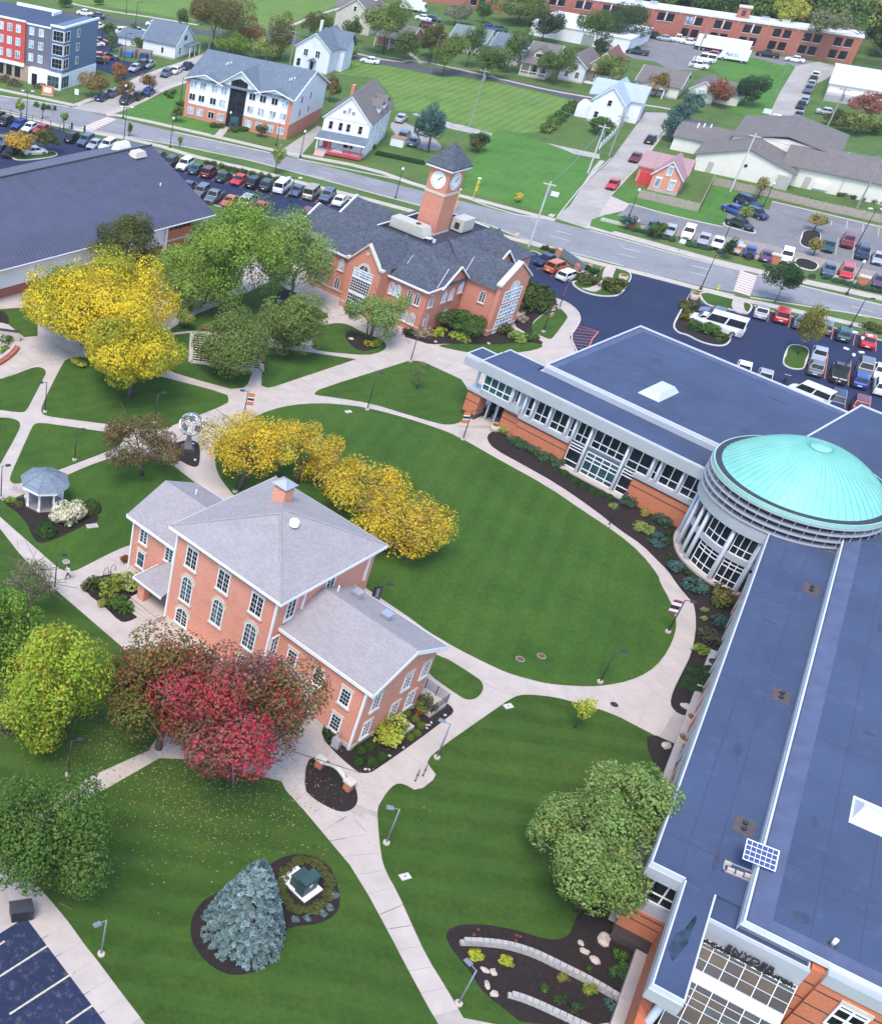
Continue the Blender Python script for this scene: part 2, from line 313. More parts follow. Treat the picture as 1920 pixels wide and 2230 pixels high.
# --- lawns of the campus
LAWNS = [
 ('U -700,1700 0,1552 250,1470 450,1390 560,1368 640,1385 685,1425 680,1480 480,1860 430,1960 380,2030 330,2048 180,2035 0,2010 -700,1950', LAWN, 1),
 ('A 400,645 510,630 720,690 1050,772 1375,858 1388,890 1380,918 1180,1000 975,1078 930,1072 780,1058 400,1010 275,992 248,970 255,930 300,830 370,695', LAWN, 1),
 ('U 1325,1100 1420,1045 1600,1010 1784,1040 1900,1120 1784,1225 1600,1190 1400,1140', LAWN, 1),
 ('A -300,1000 0,1002 60,1005 110,1020 125,1045 110,1090 0,1290 -300,1800', LAWN, 1),
 ('A 205,1045 235,1035 300,1040 760,1108 745,1150 690,1195 300,1342 130,1402 80,1405 58,1385 65,1350 100,1270 190,1070', LAWN, 1),
 ('E 720,240 1050,90 1400,-30 n 300,985 365,1005 420,1048 500,1110 440,1180 E 1600,1035 1400,1110 1050,1290 900,1365 790,1360 700,1320 500,1140 100,790 0,700 -400,380 -300,200 0,530 200,470 600,280', LAWN2, 1),
 ('U -300,520 0,505 200,490 480,480 560,600 560,900 360,920 150,750 0,620', LAWN, 0),
 ('B -130,395 0,452 160,500 320,543 395,536 418,515 445,447 90,395 90,222 -40,240 -150,330', LAWN2, 0),
 ('B 505,305 560,310 760,333 1035,374 570,530 530,537 495,525 500,440', LAWN2, 0),
 ('B -60,225 90,130 180,95 440,-20 560,-80 780,60 870,115 880,135 800,165 640,240 520,255 480,245 200,212 90,212', LAWN2, 0),
 ('B 800,200 880,172 940,166 1000,178 1060,215 1180,260 1210,290 1205,315 1170,335 1100,352 900,335 780,315 790,250', LAWN, 1),
 ('B 795,568 840,540 1300,395 1345,382 1400,385 1450,402 1700,520 1650,700 1640,735 1560,750 1500,740 1330,690 1120,625 880,587 810,580', LAWN, 1),
 ('n 465,990 470,965 B 245,840 330,770 440,710 560,660 680,635 800,626 930,630 1090,650 1250,690 1400,735 1560,790 1640,830 D 60,530 200,610 400,720 560,830 690,915 790,1000 860,1090 h 300,230 340,300 365,370 368,420 350,480 310,550 250,605 170,640 80,658 H 1080,282 960,277 850,266 740,238 640,208 540,162 400,92 320,47 w 1640,992 1500,912 1340,792 1230,717 1060,602 915,502 n 700,1200 560,1130 C 200,660 150,600 95,520', LAWN2, 1),
 ('H 150,100 280,108 490,238 515,270 515,305 485,342 440,355 400,340 215,208', LAWN, 1),
 ('n 822,1785 822,1760 I 660,1200 720,1100 800,1020 880,1015 1025,1097 1217,943 1150,860 1105,790 H 300,600 470,480 600,390 650,355 700,330 760,325 900,340 1010,370 1200,425 1380,520 1560,612 1620,700 1500,1000 1420,1450 1300,2090 440,2090 330,1900 215,1715 135,1540 60,1372 0,1268 n 829,1862', LAWN3, 1),
 ('G 450,160 720,5 820,10 1000,40 1270,110 1290,150 1380,250 1480,370 1580,490 1660,620 1720,730 1784,850 H 70,1700 150,1850 220,1980 290,2100 K 2100,2400 1784,1962 1480,1562 1280,1292 1080,1040 880,760 700,540 500,310 200,-80 G 0,400 -100,300 200,300', LAWN3, 0),
 ('F -300,-300 -100,-240 95,10 200,130 330,240 480,370 620,490 760,640 860,860 760,1020 440,1165 300,1280 -100,1480 -400,1300', LAWN3, 0),
 ('T 920,1402 1050,1395 1300,1400 1500,1380 1610,1397 1600,1420 1500,1445 1300,1460 1130,1450 1000,1425', LAWN, 1),
 ('L 250,1010 480,830 530,850 605,930 595,960 470,1130 430,1158 330,1110 250,1070', LAWN, 1),
]
for i, (s, m_, it) in enumerate(LAWNS): sheet('lawn', s, 0, .050+.001*i, m_, it)
# lawns beyond the street
FIELDS = [
 ('b 1010,490 1100,430 1230,405 1500,455 1784,512 c 300,568 600,612 900,675 1240,765 1000,960 900,990 600,1000 300,915 150,860 b 1784,770 1480,735 1450,640 1350,520', FIELD),
 ('T 1130,250 1250,60 1330,0 1500,40 1784,150 1950,230 1784,500 1700,560 1400,480 1100,400', FIELD2),
 ('a 300,-60 480,-60 1784,-60 b 1000,-60 1150,20 800,140 600,210 500,160 a 1560,170 1200,100 600,20 380,-10', FIELD),
 ('a 960,910 1280,780 1490,700 1784,820 b 55,775 350,850 300,890 250,905 a 1700,1080 1200,970', FIELD2),
 ('d 560,430 850,410 1080,470 1100,450 1160,480 1050,660 940,890 700,800 640,560 560,500', FIELD2),
 ('R 410,605 480,580 560,590 580,640 500,665 400,635', FIELD2),
 ('R 515,480 560,440 640,470 680,500 920,570 980,440 1060,450 1230,500 1260,525 1070,520 1030,635 800,585 590,528', FIELD2),
]
for i, (s, m_) in enumerate(FIELDS): sheet('field', s, 0, .03+.002*i, m_, 0)
# --- pavements along the streets
def walk(name, s, w, z, mat=CONC, it=1):
    return struct(strip_mb(chaikin(poly(s), it, False), w, 0, z).build(name, mat))
walk('sidewalk', 'a -300,850 0,912 300,975 640,1052 1200,1150 f 400,182 900,292 1300,402 1784,520 T 900,570 1500,735 L 300,232 600,330 950,430 1240,490 M 200,608 470,685 800,748 1200,838 1784,972 2300,1110', 1.6, .03)
walk('sidewalk', 'a -300,660 0,722 300,785 610,852', 1.6, .03)
walk('sidewalk', 'a 860,925 1000,935 1784,1112 b 650,1002 820,1035 1300,1122 T 840,382 1080,432 1500,545 1690,592', 1.6, .031)
walk('sidewalk', 'R 385,632 600,692 1100,832 1784,975 2300,1100', 2.2, .032)
walk('sidewalk', 'a 610,850 950,715 1200,595 1640,455', 1.5, .033)
walk('sidewalk', 'a 870,925 1120,830 1320,720 1510,655', 1.5, .034)
walk('sidewalk', 'b 1100,330 1500,420 c 0,440 300,505 700,600 1000,670 1400,740 d 130,760 300,790', 1.1, .03)
walk('sidewalk', 'R 215,590 330,470 460,325', .9, .03)
walk('sidewalk', 'a 380,-40 700,60 1250,140 1600,200', 1.3, .03)
walk('lane', 'c 60,470 b 1190,20 900,120 780,170', 1.2, .035)
walk('garden_walk', 'b 285,920 345,850', 1.6, .04, CONC, 0)
# --- kerbs
def kerb(s, closed=False, w=.16, z=.13, it=1):
    p = poly(s); p = chaikin(p, it, closed)
    if closed: p.append(p[0])
    return struct(strip_mb(p, w, 0, z).build('kerb', KERB))
for s in ('a -300,735 0,772 560,864', 'b 0,884 640,1024', 'b 830,1066 1784,1262 n 1100,464 R 222,608', 'R 400,656 900,796 1130,850', 'R 1195,870 1784,1012 2200,1110',
          'a -300,832 0,887 650,1042 1784,1237 n 700,390 860,434 1040,480 R 120,714 560,826', 'R 880,918 1085,965', 'R 1160,975 1784,1072 2200,1170',
          'R 245,592 370,435 500,315', 'R 500,490 640,340 740,210', 'L 215,310 280,295 360,345 800,560 640,602', 'R 590,531 800,590 1030,640',
          'R 1262,520 1500,575 1784,642 2200,732', 'M 650,755 800,803 1000,853 1300,935 1784,1065 2200,1170', 'L 190,610 480,758 600,800 700,880 730,960 700,1030 625,1130 700,1290',
          'f 430,573 620,623 960,693 1150,733 1330,763', 'f 0,182 300,234 700,337 1000,407 1300,462 1600,532 1720,549'): kerb(s)
# --- slabs of the concrete paths (each slab its own piece)
SLN = [0]
def slabs(s, w, step, z, name='path'):
    p = chaikin(poly(s), 2, False)
    SLN[0] += 1; bed = struct(strip_mb(p, w, 0, .0085+.0002*SLN[0]).build(name, CONCB))
    L = [0.0]
    for i in range(len(p)-1): L.append(L[-1]+(p[i+1]-p[i]).length)
    def at(d):
        d = max(0, min(L[-1], d)); i = max(k for k in range(len(L)) if L[k] <= d+1e-9); i = min(i, len(p)-2)
        q = (d-L[i])/max(1e-6, L[i+1]-L[i]); t = (p[i+1]-p[i]).normalized(); return p[i].lerp(p[i+1], q), Vector((-t.y, t.x, 0))
    n = int(L[-1]/step)
    for k in range(n):
        a, na = at(k*step+.018); b, nb = at((k+1)*step-.018); mb = MB(); h = z+random.uniform(-.0015, .0015)
        hw = w/2; q = [b+nb*hw, a+na*hw, a-na*hw, b-nb*hw]
        mb.faces([(v.x,v.y,z-.012) for v in q]+[(v.x,v.y,h) for v in q], [(4,5,6,7),(0,1,5,4),(1,2,6,5),(2,3,7,6),(3,0,4,7)]).build('slab', CONC, bed)
slabs('I 1784,120 1560,300 1000,660 700,860 470,1000 300,1250', 3.3, 1.55, .020)
slabs('I -200,560 60,650 300,860 480,1010 560,1180 520,1300', 3.0, 1.55, .0245)
slabs('I -300,1050 -80,1190 150,1360 280,1480 G 1560,330 1690,600 1784,720 H 40,1480 150,1690 280,1930 400,2120', 3.2, 1.6, .029)
slabs('E -300,560 0,810 400,1130 860,1520 1200,1880 F 640,590', 2.6, 1.55, .020)
slabs('E 1750,1000 1400,1180 1100,1350 860,1480', 2.6, 1.55, .0245)
slabs('E 1560,-60 1000,60 500,260 200,400', 2.4, 1.6, .029)
slabs('E 150,-120 60,80 20,300 -60,560', 2.6, 1.6, .0335)
slabs('A 330,660 270,800 200,960 160,1010 90,1190 20,1370', 2.8, 1.6, .020)
slabs('A -100,980 160,985 500,1040 900,1090 1000,1110 1100,1120', 2.8, 1.6, .0245)
slabs('A 520,590 640,640 1050,755 1400,850 1500,900', 3.0, 1.7, .029)
slabs('B -100,860 100,790 330,650 700,520 1040,390 1200,320 1230,260 1100,180 900,90 780,20', 6.0, 2.0, .0335)
slabs('B 330,600 600,590 820,600 1100,635 1350,710 1500,765 1640,800 D 120,520 300,610 560,790 720,910 830,1010 900,1110 940,1180 h 390,330 410,420 390,500 340,590 280,650', 2.9, 1.7, .020)
slabs('h 350,620 250,680 100,710 H 900,310 740,280 600,250 420,120 200,-20 w 1230,690 900,480', 3.0, 1.6, .0245)
slabs('H 1100,320 1400,440 1600,540', 6.0, 2.0, .029)
slabs('B 1230,300 1450,370 1700,470 D 60,400 120,480', 5.0, 2.0, .038)
slabs('F 400,1190 600,1100 780,1020', 2.6, 1.6, .020)
slabs('K -200,-400 260,240 560,640 860,1030 1160,1420 1460,1810 1760,2200', 2.5, 1.6, .020)
slabs('K -500,500 -100,480 100,420', 4.4, 2.2, .0245)
slabs('U 260,1050 600,1200 900,1150 1000,1100', 3.4, 1.7, .038)
slabs('U -300,1560 100,1380 400,1230 700,1200', 3.2, 1.7, .0425)
slabs('H 480,330 320,220 200,130', 2.2, 1.5, .029)
# --- mulch beds
BEDS = ['I 40,745 130,780 250,870 360,970 420,1060 440,1150 430,1210 390,1260 310,1290 220,1275 100,1215 0,1150 -80,1070 -60,800',
 'I 90,560 200,690 300,785 400,870 460,910 540,913 600,890 1000,610 1350,345 1372,305 1335,255 1290,235 1180,330 1000,230 380,690 100,430',
 'F 430,170 480,140 600,110 720,190 760,270 700,290 720,330 650,365 610,360 540,290 440,215',
 'E 30,530 200,640 330,790 380,920 430,1000 500,1030 640,990 900,870 1040,800 1200,760 1190,680 1000,500 840,560 700,420 260,480 60,470',
 'G 935,635 880,690 855,770 870,850 930,930 1020,985 1110,985 1210,950 1270,860 1285,780 1340,765 1440,755 1510,720 1540,660 1520,560 1480,480 1400,440 1310,440 1230,475 1100,560',
 'J 95,240 130,200 220,175 350,175 500,195 650,235 740,265 850,285 940,260 980,190 1005,100 1100,40 1320,100 1560,320 1400,740 1290,870 630,870 540,790 420,700 330,620 280,520 160,380 100,280',
 'D 150,525 180,565 300,630 450,715 600,820 700,900 790,960 860,1030 900,1070 940,1130 1000,1200 h 436,300 450,360 450,440 430,530 395,600 355,680 342,735 360,765 400,785 470,790 620,500 700,330 D 1200,1000 1000,850 480,560 240,460 160,500',
 'H 1380,520 1590,615 1560,800 1480,760 1390,650',
 'A 1040,1165 1130,1140 1195,1150 1215,1185 1210,1290 1180,1305 1120,1280 1050,1230',
 'B 970,240 990,215 1050,225 1180,270 1180,300 1120,325 1060,330 1000,290',
 'T 690,1340 800,1372 880,1398 1000,1392 1200,1402 1400,1395 1500,1375 1600,1402 1612,1380 1500,1340 1380,1280 1240,1330 1000,1200 830,1280',
 'L 60,1005 150,920 300,880 470,830 300,950 255,1010 255,1080 340,1130 250,1120',
 'B 555,40 600,-20 700,-20 690,60 600,70', 'U -200,560 0,530 80,560 130,640 140,740 0,690 -200,760']
for i, s in enumerate(BEDS):
    o = sheet('mulch_bed', s, 0, .078+.001*i, MULCH, 1)
sheet('forecourt_bed', 'R 1130,700 1270,730 1500,790 1784,860 2100,940 2100,985 1784,905 1300,790 1000,720 640,650 640,630', 0, .06, plain('pale_mulch', (.30,.25,.21), .95, .25, 3, fine=.5), 0)
# kerbed islands in the car parks
def island(name, s, top, h=.14, it=2):
    p = chaikin(poly(s), it); c = sum(p, Vector())/len(p)
    q = [c+(v-c)*(1-.28/max(.5, (v-c).length)) for v in p]
    o = struct(MB().prism(p, 0, h).build(name, KERB)); struct(MB().prism(q, 0, h+.02).build('planting', top, o)); return o
island('car_park_island', 'L 640,602 660,640 750,700 900,740 1060,745 1130,715 1180,650 1245,515 1080,465 950,430 880,540 800,565', LAWN)
sheet('curved_walk', 'L 985,430 950,490 935,560 920,600 870,640 790,668 710,660 850,705 900,690 980,640 1035,590 1045,530 1080,465', 0, .175, CONC, 1)
island('car_park_island', 'L 1790,710 1700,870 1630,990 1625,1050 1680,1100 M 50,1010 180,1080 320,1115 410,1110 455,1060 440,1010 340,960 200,930 160,850 200,735 120,610', MULCH)
island('car_park_island', 'N 975,285 940,340 912,430 930,470 1000,500 1080,505 1110,490 1155,350 1130,310 1050,285', LAWN)
island('car_park_island', 'M 200,730 300,770 450,790 560,830 610,830 650,755 580,725 440,690 150,620', LAWN, it=1)
sheet('curved_walk', 'M 480,680 450,740 460,790 520,825 600,830 555,780 570,700', 0, .175, CONC, 1)
island('car_park_island', 'M 360,40 400,10 520,40 640,75 675,105 655,122 560,95', MULCH)
island('car_park_island', 'M 1090,85 1060,150 1050,210 1110,245 1190,255 1230,200 1250,120 1200,90', MULCH)
island('car_park_island', 'M 1010,335 1000,400 1150,450 1215,440 1235,385 1100,335', MULCH)
island('car_park_island', 'e 85,420 110,390 240,365 430,368 470,390 460,410 330,435 140,448', LAWN)
# painted markings
MARK = {}
def mark(p0, p1, w, mat, name='painted_line', z=.026):
    mb = strip_mb([p0, p1], w, z-.004, z); return struct(mb.build(name, mat))
for a, b in [((q[0],q[1]),(q[2],q[3])) for q in ((735,440,800,392),(605,410,680,362),(488,378,545,342),(362,347,400,318),(247,315,300,285),(138,280,190,252),(885,472,925,430),(1012,500,1055,460),(1140,523,1185,478),(1272,548,1310,508),(1400,575,1440,535),(1522,602,1560,570),(548,588,612,530),(682,620,722,575),(818,650,875,585),(420,555,440,535))]:
    mark(W('f',*a), W('f',*b), .11, PAINT_R)
for q in ((960,675,1008,610),(1095,700,1150,640),(1235,735,1290,660),(1150,650,1290,662),(1140,665,1280,680),(1130,685,1265,700),(1120,700,1250,718)): mark(W('f',q[0],q[1]), W('f',q[2],q[3]), .11, PAINT_B)
for q in ((785,80,805,0),(968,130,990,45),(1340,235,1360,145),(1532,290,1550,200),(1728,340,1735,270),(1282,580,1315,370),(1488,640,1515,425),(1698,700,1712,485),(1250,750,1255,735),(1460,840,1465,800)): mark(W('N',q[0],q[1]), W('N',q[2],q[3]), .11, PAINT_R)
for q in ((705,1022,905,1078),(690,1050,885,1085),(665,1080,870,1104),(640,1108,850,1132),(625,1135,840,1160),(630,1165,830,1188),(645,1195,820,1218),(665,1230,760,1243)): mark(W('L',q[0],q[1]), W('L',q[2],q[3]), .1, PAINT_R)
mark(W('L',905,1078), W('L',845,1150), .16, PAINT_R); mark(W('L',845,1150), W('L',815,1222), .16, PAINT_R)
for q in ((305,472,385,455),(435,540,490,528)): mark(W('L',q[0],q[1]), W('L',q[2],q[3]), .1, PAINT_R)
for q in ((1372,305,1402,150),(1520,340,1545,190),(1670,380,1690,220),(1335,40,1340,0),(1470,70,1480,0),(1610,100,1620,30),(1750,140,1757,65),(105,185,148,115),(255,220,285,175),(685,322,712,250),(545,290,568,215),(1372,490,1385,420),(1525,535,1540,470),(1685,575,1690,495),(1830,610,1840,540),(400,240,425,185)): mark(W('M',q[0],q[1]), W('M',q[2],q[3]), .11, PAINT_Y, z=.028)
for q in ((-60,1500,650,1045),(125,1950,940,1420),(850,2072,1240,1805),(-300,1250,60,1010)): mark(W('K',q[0],q[1]), W('K',q[2],q[3]), .13, PAINT_Y, z=.022)
# lane dashes
for k, q in (('f',(530,85,640,108)),('f',(460,120,580,145)),('f',(965,180,1060,200)),('f',(900,218,1015,245)),('f',(1430,290,1550,322)),('f',(1350,325,1490,358)),('f',(20,15,120,38)),('a',(900,1000,1010,1025)),('a',(1290,1115,1400,1140)),('a',(0,800,75,812)),('a',(240,830,330,848)),
             ('L',(490,97,650,138)),('L',(432,148,620,195)),('L',(1130,262,1310,305)),('L',(1085,318,1270,362)),('M',(110,397,275,435)),('M',(85,452,245,495)),('M',(775,625,965,675)),('M',(1515,755,1690,805)),('M',(1480,810,1665,860))):
    mark(W(k,q[0],q[1]), W(k,q[2],q[3]), .12, PAINT_W, z=.018)
# crosswalks: every bar its own piece on the paving
def crosswalk(s, n, bar):
    a, b, c, d = [p for p in poly(s)]
    base = struct(MB().prism([a,b,c,d], 0, .02).build('crosswalk', PAINT_P))
    for i in range(n):
        t0, t1 = (i+.25)/n, (i+.75)/n; q = [a.lerp(d, t0), b.lerp(c, t0), b.lerp(c, t1), a.lerp(d, t1)]
        q = [v.lerp(q[1] if i_ in (0,) else q[0] if i_ == 1 else q[3] if i_ == 2 else q[2], .04) for i_, v in enumerate(q)]
        MB().prism(q, .02, .026).build('bar', bar, base)
crosswalk('M 530,440 685,490 620,670 470,620', 9, PAINT_W)
crosswalk('a 655,1030 745,1060 945,965 860,945', 8, PAINT_W)
# paver court set in grass
crt = thing('paver_court', 'square court of light pavers set in dark grass beside a round maple', 'court', W('B',90,390), 0)
c0, cx1, cy1 = W('B',90,390), W('B',500,445)-W('B',90,390), W('B',100,222)-W('B',90,390)
fr = MB()
def cq(u, v): q = cx1*u+cy1*v; return Vector((q.x, q.y, 0))
for (p0, p1) in (((0,0),(1,0)),((0,0),(0,1)),((0,1),(1,1)),((1,0),(1,1))): strip_mb([cq(*p0), cq(*p1)], .55, 0, .11, fr)
fr.build('frame', CONC, crt)
pm = MB().box(-.21,.21,-.11,.11,.05,.10).mesh('paver', plain('cream_paver', (.62,.57,.47), .9, .12, 4))
ang = math.atan2(cy1.y, cy1.x)
for i in range(17):
    for j in range(12):
        q = cq(.06+i*.055, .05+j*.08); obj('paver', pm, crt, (q.x, q.y, .0), ang+math.pi/2)
MB().prism([cq(.02,.02),cq(.98,.02),cq(.98,.98),cq(.02,.98)], 0, .062).build('turf', grass('court_turf', (.022,.045,.014)), crt)
# ================================================================== building helpers
FACE = {'-v': 0.0, '+u': math.pi/2, '+v': math.pi, '-u': -math.pi/2}
WC = {}
def win_meshes(w, h, cols, rows, fw, arch, glass, frame, bar):
    k = (round(w,2), round(h,2), cols, rows, fw, arch, glass.name, frame.name, bar)
    if k in WC: return WC[k]
    mb = MB(); r = w/2 if arch else 0; hs = h-r
    mb.box(-w/2-fw, -w/2, -.09, 0, 0, hs); mb.box(w/2, w/2+fw, -.09, 0, 0, hs); mb.box(-w/2-fw, w/2+fw, -.095, 0, -fw, 0)
    if arch:
        n = 8
        for i in range(n):
            a0, a1 = math.pi*i/n, math.pi*(i+1)/n; ri, ro = r, r+fw
            q = [(ri*math.cos(a0), hs+ri*math.sin(a0)), (ro*math.cos(a0), hs+ro*math.sin(a0)), (ro*math.cos(a1), hs+ro*math.sin(a1)), (ri*math.cos(a1), hs+ri*math.sin(a1))]
            mb.faces([(x,-.09,z) for x,z in q]+[(x,0,z) for x,z in q], [(0,1,2,3),(0,4,5,1),(2,6,7,3)])
        mb.box(-w/2, w/2, -.07, 0, hs-bar, hs+bar)
    else: mb.box(-w/2-fw, w/2+fw, -.095, 0, hs, hs+fw)
    for i in range(1, cols):
        x = -w/2+w*i/cols; b = bar*(4.5 if (cols % 2 == 0 and i == cols//2) else .7); mb.box(x-b, x+b, -.065, 0, 0, h-.02 if arch else h)
    for j in range(1, rows):
        z = hs*j/rows; mb.box(-w/2, w/2, -.06, 0, z-bar*.7, z+bar*.7)
    if arch:
        pts = [(-w/2, 0), (w/2, 0)]+[(r*math.cos(math.pi*i/8), hs+r*math.sin(math.pi*i/8)) for i in range(9)]
    else: pts = [(-w/2, 0), (w/2, 0), (w/2, h), (-w/2, h)]
    pb = MB(); pb.quad(*[(x, -.03, z) for x, z in pts])
    out = (mb.mesh('window', frame), pb.mesh('pane', glass)); WC[k] = out; return out
SILLC = {}
def win(par, u, v, z, face, w, h, cols=2, rows=2, fw=.09, arch=False, glass=None, frame=None, bar=.009, sill=None, lintel=None):
    fm, pm_ = win_meshes(w, h, cols, rows, fw, arch, glass or GLASS, frame or WHITE, bar)
    o = obj('window', fm, par, (u, v, z), FACE[face]); obj('pane', pm_, o)
    if sill is not None:
        k = (round(w,2), sill.name)
        if k not in SILLC: SILLC[k] = MB().box(-w/2-fw-.12, w/2+fw+.12, -.16, 0, -fw-.16, -fw).mesh('sill', sill)
        obj('sill', SILLC[k], o)
    if lintel is not None:
        k = (round(w,2), round(h,2), arch, lintel.name, 'l')
        if k not in SILLC:
            mb = MB()
            if arch:
                r = w/2; hs = h-r; n = 8
                for i in range(n):
                    a0, a1 = math.pi*i/n, math.pi*(i+1)/n; ri, ro = r+fw, r+fw+.22
                    q = [(ri*math.cos(a0), hs+ri*math.sin(a0)), (ro*math.cos(a0), hs+ro*math.sin(a0)), (ro*math.cos(a1), hs+ro*math.sin(a1)), (ri*math.cos(a1), hs+ri*math.sin(a1))]
                    mb.faces([(x,-.07,z_) for x,z_ in q]+[(x,0,z_) for x,z_ in q], [(0,1,2,3),(1,5,6,2)])
            else: mb.box(-w/2-fw-.1, w/2+fw+.1, -.12, 0, h+fw, h+fw+.2)
            SILLC[k] = mb.mesh('lintel', lintel)
        obj('lintel', SILLC[k], o)
    return o
def part(par, name, mat, *boxes, smooth=False):
    mb = MB()
    for b in boxes: mb.box(*b)
    return mb.build(name, mat, par, smooth)
def gable(mb, u0, u1, v0, v1, ze, zr, axis='u', th=.16):
    """gable roof planes with thickness; ridge along axis"""
    if axis == 'u':
        c = (v0+v1)/2; A = [(u0,v0,ze),(u1,v0,ze),(u1,c,zr),(u0,c,zr)]; B = [(u1,v1,ze),(u0,v1,ze),(u0,c,zr),(u1,c,zr)]
    else:
        c = (u0+u1)/2; A = [(u1,v0,ze),(u1,v1,ze),(c,v1,zr),(c,v0,zr)]; B = [(u0,v1,ze),(u0,v0,ze),(c,v0,zr),(c,v1,zr)]
    for q in (A, B):
        lo = [(x,y,z-th) for x,y,z in q]
        mb.faces(list(q)+lo, [(0,1,2,3),(7,6,5,4),(0,4,5,1),(1,5,6,2),(3,7,4,0)])
    return mb
def gable_wall(mb, u0, u1, v0, v1, z0, ze, zr, axis='u'):
    """box walls with gable ends"""
    mb.faces([(u0,v0,z0),(u1,v0,z0),(u1,v1,z0),(u0,v1,z0),(u0,v0,ze),(u1,v0,ze),(u1,v1,ze),(u0,v1,ze)], [(0,1,5,4),(1,2,6,5),(2,3,7,6),(3,0,4,7)])
    if axis == 'u':
        c = (v0+v1)/2; mb.quad((u1,v0,ze),(u1,v1,ze),(u1,c,zr)); mb.quad((u0,v1,ze),(u0,v0,ze),(u0,c,zr))
    else:
        c = (u0+u1)/2; mb.quad((u0,v0,ze),(u1,v0,ze),(c,v0,zr)); mb.quad((u1,v1,ze),(u0,v1,ze),(c,v1,zr))
    return mb
def hip(mb, u0, u1, v0, v1, ze, zr, ridge=None, th=.16):
    du, dv = u1-u0, v1-v0
    if ridge is None: ridge = min(du, dv)/2
    if du >= dv: a, b = (u0+ridge, (v0+v1)/2, zr), (u1-ridge, (v0+v1)/2, zr)
    else: a, b = ((u0+u1)/2, v0+ridge, zr), ((u0+u1)/2, v1-ridge, zr)
    c = [(u0,v0,ze),(u1,v0,ze),(u1,v1,ze),(u0,v1,ze)]
    if du >= dv: mb.quad(c[0],c[1],b,a); mb.quad(c[1],c[2],b); mb.quad(c[2],c[3],a,b); mb.quad(c[3],c[0],a)
    else: mb.quad(c[0],c[1],a); mb.quad(c[1],c[2],b,a); mb.quad(c[2],c[3],b); mb.quad(c[3],c[0],a,b)
    for i in range(4):
        p, q = c[i], c[(i+1) % 4]; mb.quad((p[0],p[1],p[2]-th),(q[0],q[1],q[2]-th),q,p)
    mb.quad(*[(x,y,z-th) for x,y,z in c[::-1]]); return mb
COPE = plain('coping_metal', (.60,.62,.66), .5, .06, .6, .1)
def flatroof(par, u0, u1, v0, v1, z, pw=.25, ph=.12, roof=ROOF_BLUE, trim=None, name='roof', sides='swen'):
    trim = trim or COPE
    o = part(par, name, roof, (u0+.01, u1-.01, v0+.01, v1-.01, z-.3, z)); P4 = dict(s=(u0, u1, v0, v0+pw, z-.35, z+ph), n=(u0, u1, v1-pw, v1, z-.35, z+ph), w=(u0, u0+pw, v0+pw, v1-pw, z-.35, z+ph), e=(u1-pw, u1, v0+pw, v1-pw, z-.35, z+ph))
    for k in sides: part(o, 'parapet', trim, P4[k])
    return o
def downspout(par, u, v, z0, z1, r=.085, mat=None):
    part(par, 'downspout', mat or WHITE, (u-r, u+r, v-r, v+r, z0, z1))
# ================================================================== the three-part brick hall
HALL = thing('brick_hall', 'three-storey red brick hall with pale hip roof, chimney and two gabled wings', 'building', G(761,1635), -50.16)
mb = MB(); gable_wall(mb, -9.0, 0, 0, 9.0, 0, 6.8, 8.75); mb.build('wing_wall', BRICK, HALL)
mb = MB(); mb.box(-20.6, -9.0, -1.1, 11.3, 0, 10.3); mb.build('main_wall', BRICK, HALL)
mb = MB(); gable_wall(mb, -28.1, -20.6, 1.3, 9.5, 0, 6.2, 8.1); mb.build('annex_wall', BRICK, HALL)
part(HALL, 'plinth', STONE, (-9.0,.05,-.05,9.05,0,.5), (-20.65,-8.95,-1.15,11.35,0,.6), (-28.15,-20.6,1.25,9.55,0,.5))
rf = gable(MB(), -9.0, .55, -.3, 9.3, 6.95, 9.0).build('wing_roof', SH_LIGHT, HALL)
part(rf, 'fascia', WHITE, (-9.0,.50,-.36,-.30,6.62,6.94), (-9.0,.5,9.30,9.36,6.62,6.94), (-9.0,.1,-.30,-.02,6.60,6.68))
mbr = MB()
for v0, v1, z0, z1 in ((-.3,4.5,6.78,8.83),(9.3,4.5,6.78,8.83)):
    mbr.faces([(.52,v0,z0-.28),(.60,v0,z0-.28),(.60,v1,z1-.28),(.52,v1,z1-.28),(.52,v0,z0+.14),(.60,v0,z0+.14),(.60,v1,z1+.14),(.52,v1,z1+.14)], [(0,1,5,4),(1,2,6,5),(3,0,4,7),(2,3,7,6),(4,5,6,7),(0,3,2,1)])
mbr.build('bargeboard', WHITE, rf)
rf = hip(MB(), -21.15, -8.45, -1.65, 11.85, 10.5, 12.9).build('main_roof', SH_LIGHT, HALL)
part(rf, 'fascia', WHITE, (-21.2,-8.40,-1.70,-1.65,10.2,10.48), (-8.45,-8.40,-1.65,11.85,10.2,10.48), (-21.2,-21.15,-1.65,11.85,10.2,10.48), (-21.15,-8.45,11.85,11.9,10.2,10.48), (-20.9,-8.7,-1.4,-1.11,9.95,10.2), (-8.99,-8.7,-1.1,11.3,9.95,10.2))
capm = MB()
for p, q in (((-21.15,-1.65,10.52),(-14.8,4.7,12.95)), ((-8.45,-1.65,10.52),(-14.8,4.7,12.95)), ((-8.45,11.85,10.52),(-14.8,5.5,12.95)), ((-21.15,11.85,10.52),(-14.8,5.5,12.95))): capm.tube([p, q], .09, 5)
capm.build('hip_cap', SH_LIGHT, rf)
rf = gable(MB(), -28.65, -20.6, .75, 10.05, 6.3, 8.35).build('annex_roof', SH_LIGHT, HALL)
part(rf, 'fascia', WHITE, (-28.6,-21.2,.69,.75,5.98,6.28), (-28.6,-21.2,10.05,10.11,5.98,6.28), (-28.72,-28.66,.75,1.2,6.0,6.3))
